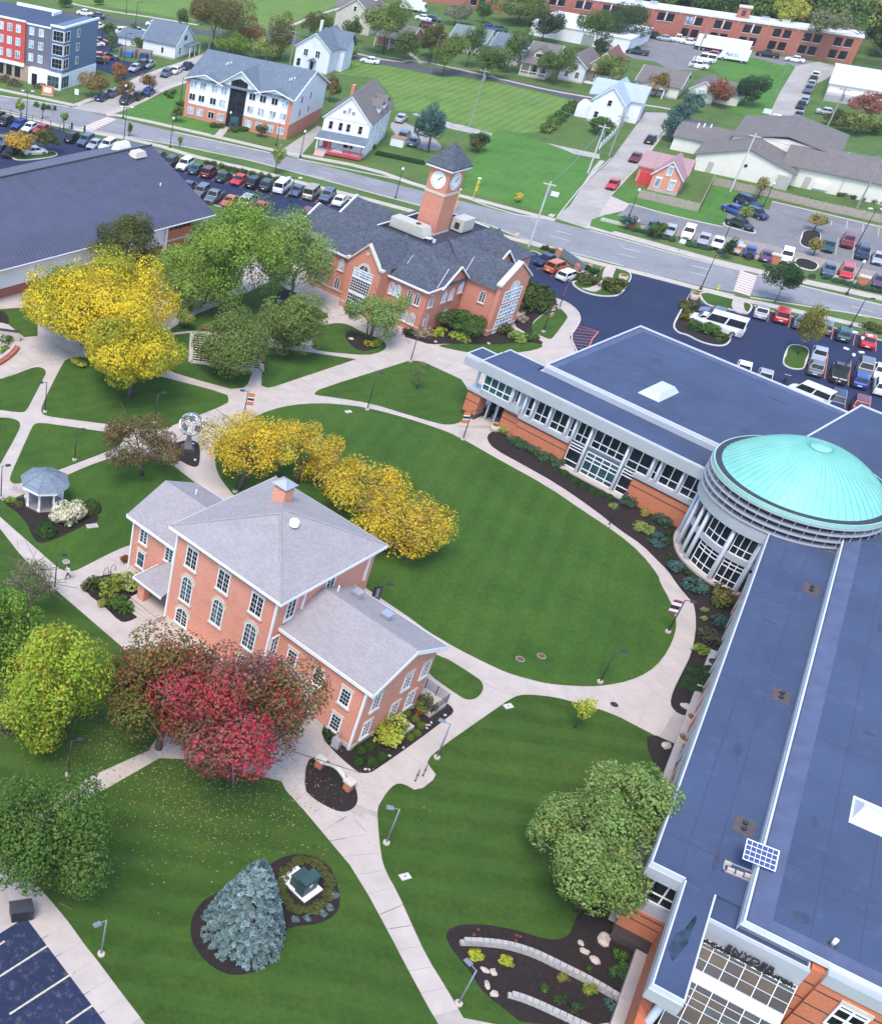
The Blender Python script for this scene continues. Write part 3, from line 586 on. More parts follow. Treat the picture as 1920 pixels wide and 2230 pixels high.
ch = part(HALL, 'chimney', BRICK, (-17.6,-16.3,6.9,8.1,11.2,13.3)); part(ch, 'cap_frame', METAL_L, (-17.45,-16.45,7.05,7.95,13.3,13.7))
MB().frustum((-17.8,-16.1,6.7,8.3), (-17.0,-16.9,7.45,7.55), 13.7, 14.15).build('cap', METAL_L, ch)
MB().lathe([(.42,12.5),(.42,12.95),(.3,13.05),(.05,13.1)], 14, (-13.4,4.9)).build('skylight', WHITE, HALL, True)
for u, v in ((-7.1,6.9),(-3.9,6.6)):
    vt = part(HALL, 'roof_vent', METAL_L, (u-.28,u+.28,v-.28,v+.28,7.6,8.45)); part(vt, 'hood', METAL_L, (u-.4,u+.4,v-.4,v+.4,8.5,8.7))
MB().tube([(-8.2,5.6,8.4),(-8.2,5.6,9.1)], .08, 8).build('vent_pipe', WHITE, HALL); MB().tube([(-25.9,6.8,7.4),(-25.9,6.8,8.3)], .08, 8).build('vent_pipe', WHITE, HALL)
for u, v, z0, z1 in ((-20.45,-1.2,.3,10.0),(-9.1,-1.2,.3,10.0),(-8.9,2.0,7.3,10.0),(-8.9,10.4,7.0,10.0),(-.1,-.1,.1,6.6),(-28.0,1.2,.2,6.0)): downspout(HALL, u, v, z0, z1)
for u in (-18.55,-14.8,-11.05): win(HALL, u, -1.1, 7.35, '-v', 1.15, 1.95, 4, 4, .11, sill=STONE, lintel=STONE)
for u in (-18.55,-14.8,-11.05): win(HALL, u, -1.1, 3.6, '-v', 1.15, 2.6, 4, 4, .11, True, GLASS_T, sill=STONE, lintel=STONE)
for u in (-18.55,-11.05): win(HALL, u, -1.1, .9, '-v', 1.3, 1.7, 4, 3, .13, True, sill=STONE, lintel=STONE)
for v in (.6, 5.4): win(HALL, -9.0, v, 7.6, '+u', .95, 2.0, 2, 4, .12, sill=STONE)
win(HALL, -9.0, -.5, 4.0, '+u', .8, 2.0, 2, 4, .12, glass=GLASS_T, sill=STONE)
for u in (-7.3,-4.5,-1.75): win(HALL, u, 0, 3.9, '-v', .8, 1.5, 3, 4, .13, sill=STONE, lintel=STONE)
for u in (-4.6,-1.9): win(HALL, u, 0, .9, '-v', .8, 1.5, 3, 4, .13, sill=STONE, lintel=STONE)
for v in (1.6,5.6,8.0): win(HALL, 0, v, 3.9, '+u', .8, 1.5, 2, 4, .13, sill=STONE, lintel=STONE)
for v in (1.4,5.0,7.2): win(HALL, 0, v, .9, '+u', .8, 1.5, 2, 4, .13, sill=STONE, lintel=STONE)
for u in (-26.6,-23.2): win(HALL, u, 1.3, 4.0, '-v', .85, 1.4, 2, 4, .12, glass=GLASS_T, sill=STONE, lintel=STONE)
win(HALL, -26.6, 1.3, 1.2, '-v', .85, 1.6, 1, 2, .12, glass=GLASS_T, sill=STONE, lintel=STONE)
pr = MB(); pr.faces([(-24.3,-1.9,2.9),(-20.6,-1.9,2.9),(-20.6,1.3,4.1),(-23.0,1.3,4.1),(-24.3,1.3,2.9),(-24.3,-1.9,2.72),(-20.6,-1.9,2.72),(-24.3,1.3,2.72)], [(0,1,2,3),(0,3,4),(0,5,6,1),(4,7,5,0)])
po = thing if False else pr.build('porch_roof', SH_LIGHT, HALL); part(po, 'fascia', WHITE, (-24.36,-20.6,-1.97,-1.9,2.7,2.92), (-24.37,-24.3,-1.9,1.25,2.7,2.92))
part(HALL, 'porch_pillar', BRICK, (-23.9,-23.1,-1.5,-.7,.5,2.75)); part(HALL, 'porch_floor', CONC, (-24.3,-20.6,-1.9,1.3,0,.5))
for i in range(3): part(HALL, 'porch_step', CONC, (-24.2+.0,-20.7,-2.3-.35*i,-1.95-.35*i,0,.36-.12*i))
cn = MB(); cn.faces([(-8.9,-1.9,3.0),(-4.2,-1.9,3.0),(-4.2,0,3.7),(-8.9,0,3.7),(-8.9,-1.9,2.8),(-4.2,-1.9,2.8),(-4.2,0,2.8)], [(0,1,2,3),(0,4,5,1),(1,5,6,2)]); cn.build('entry_canopy', SH_LIGHT, HALL)
part(HALL, 'canopy_post', WHITE, (-4.5,-4.3,-1.8,-1.6,0,2.8), (-8.7,-8.5,-1.8,-1.6,0,2.8))
part(HALL, 'entry_door', GLASS, (-7.2,-5.6,-.06,0,0,2.3))
# service ramp and window well
rp = thing('wheelchair_ramp', 'concrete ramp with black pipe railings on the end of the brick hall', 'ramp', G(761,1635), -50.16)
part(rp, 'deck', CONC, (-.6,1.65,9.06,10.7,0,.5))
part(rp, 'landing', CONC, (.1,1.65,8.45,9.05,0,.5))
for v, u0 in ((8.5,.15),(10.65,-.6)):
    for k in range(6): part(rp, 'rail', METAL_D, (u0,1.6,v-.015,v+.015,.72+.16*k,.75+.16*k))
    for k in range(3): part(rp, 'post', METAL_D, (u0+(1.6-u0)*k/2-.03,u0+(1.6-u0)*k/2+.03,v-.03,v+.03,.5,1.6))
for k in range(6): part(rp, 'rail', METAL_D, (1.59,1.62,8.55,10.6,.72+.16*k,.75+.16*k))
well = thing('window_well', 'square concrete light well with dark floor by the yellow-green shrub', 'light well', G(761,1635), -50.16)
part(well, 'rim', CONC, (.05,1.65,4.4,4.58,0,.45), (.05,1.65,6.05,6.22,0,.45), (1.47,1.65,4.58,6.05,0,.45)); part(well, 'floor', METAL_D, (.05,1.47,4.58,6.05,0,.095))
# ================================================================== student centre: north wing, rotunda, south wing
CEN = thing('campus_centre', 'long brick and grey-panel centre with flat blue-grey roofs and a green dome', 'building', G(1250,1032.5), -52.79)
P_ = CEN
def mull(par, u0, u1, v, z0, z1, cols, rows, face='-v', glass=GLASS, bar=.05, frame=WHITE):
    """curtain-wall bay: one window part with its panes, each pane a piece"""
    w = u1-u0; mb = MB()
    for i in range(cols+1): x = -w/2+w*i/cols; mb.box(x-bar, x+bar, -.10, 0, 0, z1-z0)
    zs = rows if hasattr(rows, '__len__') else [k/rows for k in range(rows+1)]
    for f in zs: z = f*(z1-z0); mb.box(-w/2-bar, w/2+bar, -.105, 0, z-bar, z+bar)
    key = ('m', round(w,2), round(z1-z0,2), cols, tuple(zs), bar, frame.name)
    if key not in WC: WC[key] = mb.mesh('window', frame)
    loc = {'-v': ((u0+u1)/2, v, z0), '+u': (v, (u0+u1)/2, z0), '-u': (v, (u0+u1)/2, z0)}[face]
    o = obj('window', WC[key], par, loc, FACE[face])
    for i in range(cols):
        for j in range(len(zs)-1):
            a, b = -w/2+w*i/cols+bar, -w/2+w*(i+1)/cols-bar; c, d = zs[j]*(z1-z0)+bar, zs[j+1]*(z1-z0)-bar
            k2 = ('p', round(b-a,2), round(d-c,2), glass.name)
            if k2 not in WC: WC[k2] = MB().quad((-(b-a)/2,-.03,0),((b-a)/2,-.03,0),((b-a)/2,-.03,d-c),(-(b-a)/2,-.03,d-c)).mesh('pane', glass)
            obj('pane', WC[k2], o, ((a+b)/2, 0, c))
    return o
# north wing body
part(P_, 'wall', METAL_G, (-10.6,13.5,.95,3.5,.05,3.4)); part(P_, 'wall', METAL_G, (-13.9,13.5,.55,3.5,3.4,7.0)); part(P_, 'entry_wall', GLASS, (-13.9,-10.6,3.3,3.45,.05,3.4))
part(P_, 'upper_wall', METAL_G, (-9.1,22.0,3.5,22.6,.05,8.3))
flatroof(P_, -14.75, 14.0, -.6, 3.42, 7.65, .13, .1, sides='sw'); part(P_, 'fascia', METAL_G, (-14.75,13.2,-.62,-.56,6.35,7.56), (-14.75,13.2,-.56,.54,6.3,6.42))
lf = flatroof(P_, -16.85, -14.76, -.5, 2.4, 7.65, .13, .1, sides='swn'); part(lf, 'fascia', METAL_G, (-16.87,-14.7,-.56,-.5,6.35,7.28), (-16.92,-16.87,-.5,2.4,6.35,7.28), (-16.8,-14.7,-.48,2.3,6.3,6.4))
flatroof(P_, -14.7, -10.0, 3.43, 4.8, 7.66, .13, .1, sides='wn')
flatroof(P_, -9.25, 15.1, 3.43, 23.1, 8.5, .16, .16, sides='swn'); part(P_, 'fascia', METAL_G, (-9.25,13.5,3.36,3.42,7.7,8.3))
flatroof(P_, 15.11, 30.0, 3.43, 26.2, 8.5, .16, .16, sides='wn')
part(P_, 'roof_strip', plain('membrane_lap', (.082,.102,.182), .8, .15, .8), (-8.9,14.8,22.0,22.7,8.5,8.512), (-8.9,-8.2,3.9,22.0,8.5,8.512))
RSM = plain('roof_seam', (.045,.055,.10), .8, .2, 2)
for i in range(1, 8): part(P_, 'roof_seam', RSM, (-8.9+3*i,-8.86+3*i,3.8,22,8.5,8.505))
for v in (8.4,13.2,17.9): part(P_, 'roof_seam', RSM, (-8.9,14.8,v,v+.05,8.5,8.506))
for u, v, a, b in ((-3,16,.5,.9),(-1.2,12.5,1.4,.25),(6,5.6,.4,.5),(9.5,19,1.2,.3),(11,9,.5,.7),(-6,8,.9,.3)): MB().lathe([(1,8.5),(1,8.507)], 9).build('roof_stain', RSM, P_, loc=(u,v,0)).scale = (a,b,1)
for u in (-5,1,7,12): MB().lathe([(.35,7.65),(.35,7.658)], 9).build('roof_stain', RSM, P_, loc=(u,2.6-.2*u/5,0)).scale = (1.5,.6,1)
sk = MB().frustum((.1,2.6,6.7,10.9), (.6,2.1,7.2,10.4), 8.5, 9.15).build('skylight', plain('skylight_sheet', (.50,.52,.55), .4, .05, 1), P_)
# brick panels of the north wing, with dark soldier courses
def brickpanel(u0, u1, v0, v1, z1, bands, par=P_):
    o = part(par, 'brick_panel', BRICK2, (u0,u1,v0,v1,.05,z1))
    for zb in bands: part(o, 'dark_course', BRICKD, (u0-.008,u1+.008,v0-.012,v0,zb,zb+.10))
    return o
brickpanel(-8.4, -2.0, .05, .94, 3.05, (1.95, 2.75)); brickpanel(-10.65, -8.42, .45, .94, 3.0, (1.9, 2.7)); brickpanel(5.9, 12.6, .05, .54, 3.05, (1.95, 2.75))
part(P_, 'ledge', METAL_G, (-8.5,-1.9,-.15,.9,3.07,3.45)); part(P_, 'ledge', METAL_G, (5.8,13.2,-.15,.9,3.07,3.45)); part(P_, 'ledge', METAL_G, (-13.7,-8.55,-.1,.54,3.35,4.2))
pi_ = brickpanel(-15.6, -13.8, .2, 1.8, 3.3, (2.0, 3.0)); part(pi_, 'base', BRICKD, (-15.66,-13.74,.14,1.86,.05,.6)); part(pi_, 'cap', METAL_G, (-15.75,-13.65,.05,1.95,3.3,3.6))
part(P_, 'entry_soffit', METAL_G, (-13.85,-10.6,.56,3.5,3.32,3.42))
def column(u, v, z0, z1, r=.16): MB().lathe([(r,z0),(r,z1)], 12, (u,v)).build('column', METAL_G, P_, True)
for u in (-15.2,-14.2): column(u, .7, 3.6, 6.35)
for u, z0 in ((-10.0,4.2),(-9.1,3.45),(-8.3,3.45),(-7.2,3.45),(-5.1,3.45),(-2.8,3.45),(-1.9,3.45),(0,.05),(4.3,.05),(7.2,3.45),(8.0,3.45),(10.4,3.45),(12.7,3.45)): column(u, -.02, z0, 6.35)
for u, v in ((-13.1,1.4),(-12.6,2.5),(-11.9,1.4),(-11.4,2.5)): column(u, v, .05, 3.45, .13)
mull(P_, -13.9, -10.2, -.02, 4.25, 6.3, 4, [0,.36,1], glass=GLASS_T)
for u0, u1, c in ((-9.8,-9.3,1),(-8.1,-7.4,1),(-7.0,-5.3,2),(-4.9,-3.0,2),(-2.6,-2.1,1),(-1.7,-.2,2),(4.5,6.9,2),(7.35,7.85,1),(8.2,10.2,2),(10.6,12.5,2)):
    mull(P_, u0, u1, .5, 3.5, 6.3, c, [0,.3,.88,1], bar=.04)
mull(P_, .25, 4.05, .48, 3.7, 6.3, 4, [0,.3,.88,1], bar=.045); mull(P_, .25, 4.05, .48, .3, 3.0, 4, [0,.2,.62,.8,1], bar=.045, glass=GLASS_T)
mull(P_, -1.9, -.25, .5, .3, 3.1, 1, [0,.25,.75,.88,1], bar=.045); mull(P_, 4.5, 5.85, .5, .3, 3.1, 1, [0,.25,.75,.88,1], bar=.045)
part(P_, 'footing', CONC, (-2.0,6.0,-.45,.4,0,.25))
# rotunda
DC = (19.75, 1.1); dm = MB()
n = 64; R0 = 7.1; prof = [(R0*(1-k/10), 10.35+3.35*(1-(1-k/10)**2.1)) for k in range(11)]
DOME = plain('green_copper', (.20,.50,.43), .5, .10, .5, 0, .3, fine=.12)
dome = MB().lathe([(r, z) for r, z in prof[:-1]]+[(.9,13.68),(.88,13.8),(.001,13.85)], n, DC).build('dome', DOME, P_, True)
seam_me = MB().tube([(r*1.003, 0, z+.012) for r, z in prof[:-1]], .022, 4, False).mesh('seam', plain('green_copper_seam', (.15,.42,.37), .5, .08, 1))
for k in range(60): obj('seam', seam_me, dome, (DC[0], DC[1], 0), 2*math.pi*k/60)
MB().lathe([(R0+.02,10.1),(R0+.55,10.1),(R0+.55,10.3),(R0+.02,10.36)], n, DC).build('gutter', ROOF_DARK, P_)
MB().lathe([(R0+.56,10.32),(R0+.68,10.32),(R0+.68,9.9),(R0+.56,9.9)], n, DC).build('green_rim', plain('green_trim', (.30,.55,.45), .5, .05, 1), P_)
MB().lathe([(R0+.15,7.6),(R0+.15,10.1)], n, DC).build('drum', GLASS, P_)
for z, r in ((9.75,.78),(9.05,.78),(8.35,.8),(7.7,.8)):
    MB().lathe([(R0+.2,z),(R0+r,z),(R0+r,z+.10),(R0+.2,z+.10)], n, DC).build('louvre', METAL_G, P_)
for k in range(48):
    a = 2*math.pi*k/48; c, s = math.cos(a), math.sin(a)
    MB().tube([(DC[0]+c*(R0+.72), DC[1]+s*(R0+.72), 7.7), (DC[0]+c*(R0+.72), DC[1]+s*(R0+.72), 9.8)], .03, 4).build('louvre_post', METAL_G, P_)
MB().lathe([(7.2,6.4),(7.75,6.4),(7.75,7.55),(7.2,7.6)], n, DC).build('ring_fascia', METAL_G, P_)
MB().lathe([(6.9,.05),(6.9,6.5)], n, DC).build('inner_glass', GLASS, P_)
MB().lathe([(7.6,0),(7.6,.3),(6.9,.32)], n, DC).build('plinth', CONC, P_)
MB().lathe([(6.92,3.15),(7.15,3.15),(7.15,3.75),(6.92,3.75)], n, DC).build('spandrel', METAL_G, P_)
for ang in (178,196,215,228,236,262,282):
    a = math.radians(ang); MB().lathe([(.2,.1),(.2,6.45)], 12, (DC[0]+7.3*math.cos(a), DC[1]+7.3*math.sin(a))).build('column', METAL_G, P_, True)
for a0, a1 in ((199,212),(239,259),(264,280)):
    for nseg, z0, z1, zs in ((3,.35,3.1,(0,.25,.7,.86,1)),(3,3.8,6.35,(0,.32,.88,1))):
        mb = MB()
        for i in range(nseg+1):
            a = math.radians(a0+(a1-a0)*i/nseg); mb.tube([(DC[0]+6.97*math.cos(a),DC[1]+6.97*math.sin(a),z0),(DC[0]+6.97*math.cos(a),DC[1]+6.97*math.sin(a),z1)], .055, 4)
        for f in zs:
            pts = [(DC[0]+6.98*math.cos(math.radians(a0+(a1-a0)*i/6)), DC[1]+6.98*math.sin(math.radians(a0+(a1-a0)*i/6)), z0+f*(z1-z0)) for i in range(7)]; mb.tube(pts, .05, 4)
        mb.build('mullions', WHITE, P_)
MB().lathe([(.32,8.5),(.32,8.9),(.5,9.0),(.5,9.15),(.2,9.3),(.35,9.35),(.35,9.5),(.001,9.6)], 12, (20.8,9.8)).build('roof_vent', WHITE, P_)
# south wing in its own frame, child of the same building
SW = obj('south_wing', None, CEN)
f0 = CEN; rel = math.radians(-35.05+52.79)
SW.location = (DC[0], DC[1], 0); SW.rotation_euler = (0, 0, rel)
S_ = SW
def spart(name, mat, *b): return part(S_, name, mat, *b)
spart('lower_wall', METAL_G, (0,4.7,-54.2,-5.5,.05,7.0), (2.0,4.7,-57.0,-54.2,.05,7.0))
def sroof(u0, u1, v0, v1, z, pw, ph, name, sides): return flatroof(S_, u0, u1, v0, v1, z, pw, ph, name=name, sides=sides)
sroof(-.75, 4.70, -54.9, -7.1, 7.65, .10, .10, 'lower_roof', 'w'); sroof(1.35, 3.2, -64.3, -54.91, 7.652, .10, .10, 'porch_roof', 'swe'); spart('parapet', COPE, (-.75,1.36,-54.9,-54.8,7.3,7.75)); sroof(3.21, 8.75, -57.2, -54.91, 7.5, .10, .25, 'link_roof', 'se')
spart('fascia', METAL_G, (-.78,-.75,-54.9,-7.6,6.4,7.3), (-.75,1.35,-54.95,-54.9,6.4,7.3), (1.31,1.35,-64.3,-54.95,6.4,7.3), (1.35,3.25,-64.36,-64.3,6.4,7.3), (3.22,3.26,-64.3,-57.3,6.9,7.3), (1.4,3.2,-64.2,-55,6.35,6.5))
sroof(4.71, 24.0, -56.9, 3.0, 8.5, .13, .12, 'upper_roof', 'sw'); spart('upper_wall', METAL_G, (4.8,24,-56.5,3.0,7.0,8.2))
spart('roof_strip', plain('membrane_lap', (.082,.102,.182), .8, .15, .8), (4.95,6.2,-56.6,0,8.5,8.512), (6.2,23,-56.6,-55.6,8.5,8.512))
for i in range(7): spart('roof_seam', plain('roof_seam', (.06,.065,.09), .8, .2, 2), (-.5,4.5,-12.0-6.6*i,-11.93-6.6*i,7.65,7.656)) if i in (1,3,6) else None
for uu in (.9, 2.6): spart('roof_seam', plain('roof_seam', (.06,.065,.09), .8, .2, 2), (uu,uu+.05,-54.5,-9.0,7.65,7.655))
for v in (-14.6,-31.5,-47.6):
    pd = spart('roof_pad', plain('roof_pad', (.09,.075,.085), .9, .3, 3), (3.0,4.3,v-.9,v+.9,7.65,7.67))
    for dv in (-.3,.3): MB().lathe([(.16,7.67),(.16,7.85),(.1,7.9)], 8, (3.65,v+dv)).build('drain', METAL_D, pd)
# storey faces toward the lawn
for v0, v1 in ((-16.0,-8.5),(-30.5,-24.0),(-46,-36)):
    o = spart('brick_panel', BRICK2, (-.35,0,v0,v1,.05,3.0))
    for zb in (1.95,2.75): part(o, 'dark_course', BRICKD, (-.362,-.35,v0,v1,zb,zb+.1))
spart('ledge', CONC, (-.9,-.36,-54,-18,0,.35), (-.5,0,-54,-8,3.02,3.3))
for i in range(17):
    v0 = -53.5+2.65*i; mull(S_, v0+.15, v0+2.5, 0, 3.4, 6.3, 2, [0,.3,1], '-u'); MB().lathe([(.14,.3),(.14,6.4)], 10, (-.3,v0)).build('column', METAL_G, S_, True)
for i in range(4): spart('roof_seam', RSM, (8.2+2.6*i,8.24+2.6*i,-55.5,2,8.5,8.506))
for v in (-50,-36,-22,-8): spart('roof_seam', RSM, (6.2,23.5,v,v+.05,8.5,8.507))
for u, v, a, b in ((7.6,-54.2,.5,.5),(8.8,-18,.3,.9),(9.3,-33,.5,.2),(7.2,-45,.25,.5),(11,-30,.6,.3),(2,-40,.3,.9),(1.5,-22,.6,.15),(2.7,-52,.2,1.0)): MB().lathe([(1,0),(1,.008)], 9).build('roof_stain', RSM, S_, loc=(u,v,8.5 if u > 4.7 else 7.65)).scale = (a,b,1)
spart('roof_rise_wall', METAL_G, (4.66,4.71,-56.9,-7,7.66,8.2))
# notch facing the garden
mull(S_, 0.1, 1.9, -54.25, 3.9, 6.3, 2, [0,.35,1]); spart('spandrel', METAL_G, (-.3,2.1,-54.6,-54.25,2.9,3.9))
o = spart('brick_panel', BRICK2, (-.5,2.3,-54.7,-54.26,.05,2.9)); [part(o, 'dark_course', BRICKD, (-.51,2.31,-54.712,-54.7,zb,zb+.1)) for zb in (1.9,2.6)]
spart('brick_planter', BRICKD, (-.5,2.3,-55.6,-54.72,.05,.8)); o = spart('porch_brick', BRICK2, (1.9,2.5,-64.0,-54.75,.05,3.4)); spart('porch_ledge', CONC, (1.2,1.9,-64.5,-55.7,.05,.6))
MB().lathe([(.25,.6),(.25,6.4)], 14, (2.6,-63.2)).build('column', METAL_G, S_, True); spart('porch_panel', plain('tan_panel', (.36,.28,.2), .8, .15, 1.5), (3.3,8.8,-65.0,-64.6,.05,3.4)); spart('porch_deck', CONC, (2.5,9,-66,-62,0,.1))
# sloped glazing with the lettering
SGL = glassmat('sloped_glass', (.007,.009,.013), .3)
gl0, gl1 = (-57.55, 6.3), (-64.4, .3)
gu0, gu1 = 3.3, 8.75
def gp(u, t): return Vector((u, gl0[0]+(gl1[0]-gl0[0])*t, gl0[1]+(gl1[1]-gl0[1])*t))
nrm = Vector((0, -(gl0[1]-gl1[1]), gl0[0]-gl1[0])); nrm.normalize()
SG = MB().quad(gp(gu0,0)+nrm*-.06, gp(gu0,1)+nrm*-.06, gp(gu1,1)+nrm*-.06, gp(gu1,0)+nrm*-.06).build('sloped_glazing', METAL_D, S_)
rows = [0,.055,.135,.21,.30,.345,.40,.455,.56,.66,.74,.8,.9,1]
for i in range(6):
    for j in range(len(rows)-1):
        if j == 3: continue
        u0, u1 = gu0+(gu1-gu0)*i/6+.04, gu0+(gu1-gu0)*(i+1)/6-.04; t0, t1 = rows[j]+.006, rows[j+1]-.006
        MB().quad(gp(u0,t0), gp(u0,t1), gp(u1,t1), gp(u1,t0)).build('pane', random.choice([SGL, SGL, SGL, glassmat('teal_room_glass', (.012,.03,.033), .3), glassmat('amber_room_glass', (.03,.02,.011), .3)]), SG)
gm = MB()
for i in range(7): u = gu0+(gu1-gu0)*i/6; gm.tube([gp(u,0)+nrm*.05, gp(u,1)+nrm*.05], .032, 4)
for j, t in enumerate(rows): gm.tube([gp(gu0,t)+nrm*.06, gp(gu1+.02,t)+nrm*.06], .032, 4)
gm.build('glazing_bars', COPE, SG); q = [gp(gu0,.215)+nrm*.08, gp(gu0,.295)+nrm*.08, gp(gu1,.295)+nrm*.08, gp(gu1,.215)+nrm*.08]; MB().quad(*q).build('white_band', METAL_G, SG)
spart('glazing_header', METAL_G, (3.2,8.8,-57.5,-57.2,6.3,7.75))
o = spart('shaded_brick_wall', BRICK2, (8.8,9.5,-57.2,-56.0,.05,7.9)); o2 = spart('brick_wall', BRICK2, (9.55,24.0,-57.45,-56.6,.05,7.3)); spart('brick_return', BRICK2, (9.5,9.55,-57.45,-56.0,.05,7.6))
for zb in (6.6,5.2,3.9,2.6,1.3): part(o2, 'dark_course', BRICKD, (9.5,24,-57.465,-57.45,zb,zb+.1)); part(o, 'dark_course', BRICKD, (8.8,9.49,-57.215,-57.2,zb,zb+.1))
spart('upper_fascia', METAL_G, (9.5,24,-57.6,-56.9,7.45,8.35))
for u in (11.7,14.7,17.7):
    for z0 in (4.6, 1.2): mull(S_, u-.75, u+.75, -57.5, z0, z0+2.0, 2, [0,.45,.85,1], bar=.06); 
    spart('lintel', STONE, (u-.85,u+.85,-57.6,-57.46,6.66,6.95))
# sign letters standing on the header
def letters(par, txt, size, loc, rx, rz, mat, depth=.05, sx=1.0):
    cu = bpy.data.curves.new('lettering', 'FONT'); cu.body = txt; cu.size = size; cu.extrude = depth; cu.align_x = 'CENTER'
    tmp = bpy.data.objects.new('tmp', cu); COL.objects.link(tmp); dg = bpy.context.evaluated_depsgraph_get(); me = bpy.data.meshes.new_from_object(tmp.evaluated_get(dg))
    bpy.data.objects.remove(tmp); me.materials.clear(); me.materials.append(mat); o = obj('lettering', me, par, loc); o.rotation_euler = (rx, 0, rz); o.scale = (sx,1,1); return o
letters(S_, 'SNYDER', .62, (6.0,-57.8,6.62), math.pi/2, 0, METAL_D, .08, 1.2)
letters(S_, 'ACADEMIC CENTER', .52, (6.0,-57.85,6.3), math.pi/2, 0, METAL_D, .06, 1.08)
MB().tube([(3.4,-57.85,6.27),(8.7,-57.85,6.27)], .04, 4).build('sign_rail', WHITE, S_)
# puddle stain on the porch roof
st_p = [(1.6,-61.0),(1.75,-59.6),(2.1,-59.0),(2.45,-57.4),(2.6,-57.6),(2.5,-58.8),(2.5,-59.9),(2.2,-61.2),(2.0,-61.9)]
MB().prism(st_p, 7.652, 7.657).build('puddle', glassmat('puddle', (.03,.045,.07), .25), S_)
# south wing pieces belong straight to the building
MSW = Matrix.Translation((DC[0],DC[1],0)) @ Matrix.Rotation(rel, 4, 'Z')
for c_ in list(SW.children): mb_c = MSW @ c_.matrix_basis; c_.parent = CEN; c_.matrix_basis = mb_c
bpy.data.objects.remove(SW)
# rooftop plant
for k, (lab, cat, nm) in enumerate((('tilted white-framed solar panel on the flat roof edge', 'solar panel', 'solar_panel'),)):
    sp = thing(nm, lab, cat, CEN.matrix_world @ Vector((0,0,0)), 0)
WT = Matrix.Translation(G(1250,1032.5)) @ Matrix.Rotation(math.radians(-52.79), 4, 'Z') @ Matrix.Translation((DC[0],DC[1],0)) @ Matrix.Rotation(rel, 4, 'Z')
sp.location = WT @ Vector((4.6,-51.3,8.3)); sp.rotation_euler = (0,0,math.radians(-28))
PV = Matrix.Rotation(math.radians(22), 4, 'X')
def tiltbox(mb, x0, x1, y0, y1, z0, z1):
    mb2 = MB().box(x0,x1,y0,y1,z0,z1); mb.faces([PV @ Vector(v)+Vector((0,0,.9)) for v in mb2.v], mb2.f)
pm2 = MB(); tiltbox(pm2, -.95,.95,-.75,.75,-.02,.02); pm2.build('frame', WHITE, sp)
cells = plain('solar_cell', (.05,.075,.20), .25, .15, 3)
for i in range(6):
    for j in range(4):
        mm = MB(); tiltbox(mm, -.90+.30*i, -.63+.30*i, -.70+.355*j, -.40+.355*j, .022, .03); mm.build('cell', cells, sp)
MB().tube([(0,0,0),(0,0,.9)], .06, 6).build('post', METAL_L, sp); part(sp, 'base_frame', METAL_L, (-1.6,.2,-1.2,-1.1,-.6,-.5), (-1.6,.2,-.3,-.2,-.6,-.5), (-1.6,-1.5,-1.2,-.2,-.6,-.5))
for x, y in ((-1.4,-.5),(-1.2,-1.0),(-.7,-1.0),(-.2,-.9)): part(sp, 'ballast_block', CONC, (x-.2,x+.2,y-.12,y+.12,-.5,-.3))
sk2 = thing('roof_skylight', 'long white ridge skylight on the blue roof beyond the solar panel', 'skylight', WT @ Vector((11.5,-42.2,8.5)), -35.05)
MB().frustum((-2.4,2.4,-1.3,1.3), (-2.0,2.0,-.25,.25), 0, .8).build('glazing', plain('skylight_sheet', (.50,.52,.55), .4, .05, 1), sk2); part(sk2, 'curb', WHITE, (-2.45,2.45,-1.4,1.4,-.0,.12))
sk3 = thing('roof_hatch', 'white roof hatch at the roof edge beside the rotunda side', 'hatch', WT @ Vector((11.6,-27.8,8.5)), -35.05)
part(sk3, 'curb', METAL_L, (-.7,.9,-.9,.9,0,.5)); part(sk3, 'lid', WHITE, (-.8,1.0,-1,1,.5,.65))
for (u,v) in ((9.9,-19.5),(9.4,-55.2)):
    vp = thing('vent_pipe', 'white roof vent pipe on the blue membrane roof of the south wing', 'pipe', WT @ Vector((u,v,8.5)), 0, 'white vent pipes on the membrane roof')
    MB().tube([(0,0,0),(0,0,.55)], .13, 10).build('pipe', WHITE, vp, True); MB().lathe([(.3,0),(.2,.06),(.14,.1)], 10).build('flashing', METAL_D, vp)
# ================================================================== clock tower building
CLK = thing('clock_tower_building', 'red brick building with slate roofs around a square clock tower', 'building', G(907.5,727.5), -51.4)
mb = MB(); mb.box(-20.0,-.1,0,24.0,0,6.1); mb.build('wall', BRICK3, CLK)
part(CLK, 'plinth_band', STONE, (-20.05,-.05,-.06,0,.75,.95)); part(CLK, 'plinth_band', STONE, (-.1,-.03,0,8,.75,.95))
# mansard-like hip up to a sunken flat roof
rf = MB(); e = (-20.3,.25,-.45,24.4); i_ = (-15.0,-5.9,6.8,20.6); ze, zi = 6.3, 8.95
A = [(e[0],e[2],ze),(e[1],e[2],ze),(e[1],e[3],ze),(e[0],e[3],ze)]; B = [(i_[0],i_[2],zi),(i_[1],i_[2],zi),(i_[1],i_[3],zi),(i_[0],i_[3],zi)]
for k in range(4):
    j = (k+1) % 4; rf.quad(A[k],A[j],B[j],B[k]); rf.quad((*A[k][:2],ze-.2),(*A[j][:2],ze-.2),A[j],A[k]); rf.quad(B[k],B[j],(*B[j][:2],8.3),(*B[k][:2],8.3))
main_roof = rf.build('roof', SH_DARK, CLK)
part(CLK, 'flat_roof', ROOF_DARK, (-15,-5.9,6.8,20.6,8.2,8.35)); part(main_roof, 'coping', WHITE, (-15.1,-14.95,6.8,20.6,8.9,9.02)); part(main_roof, 'coping', WHITE, (-15,-5.9,20.5,20.65,8.9,9.02))
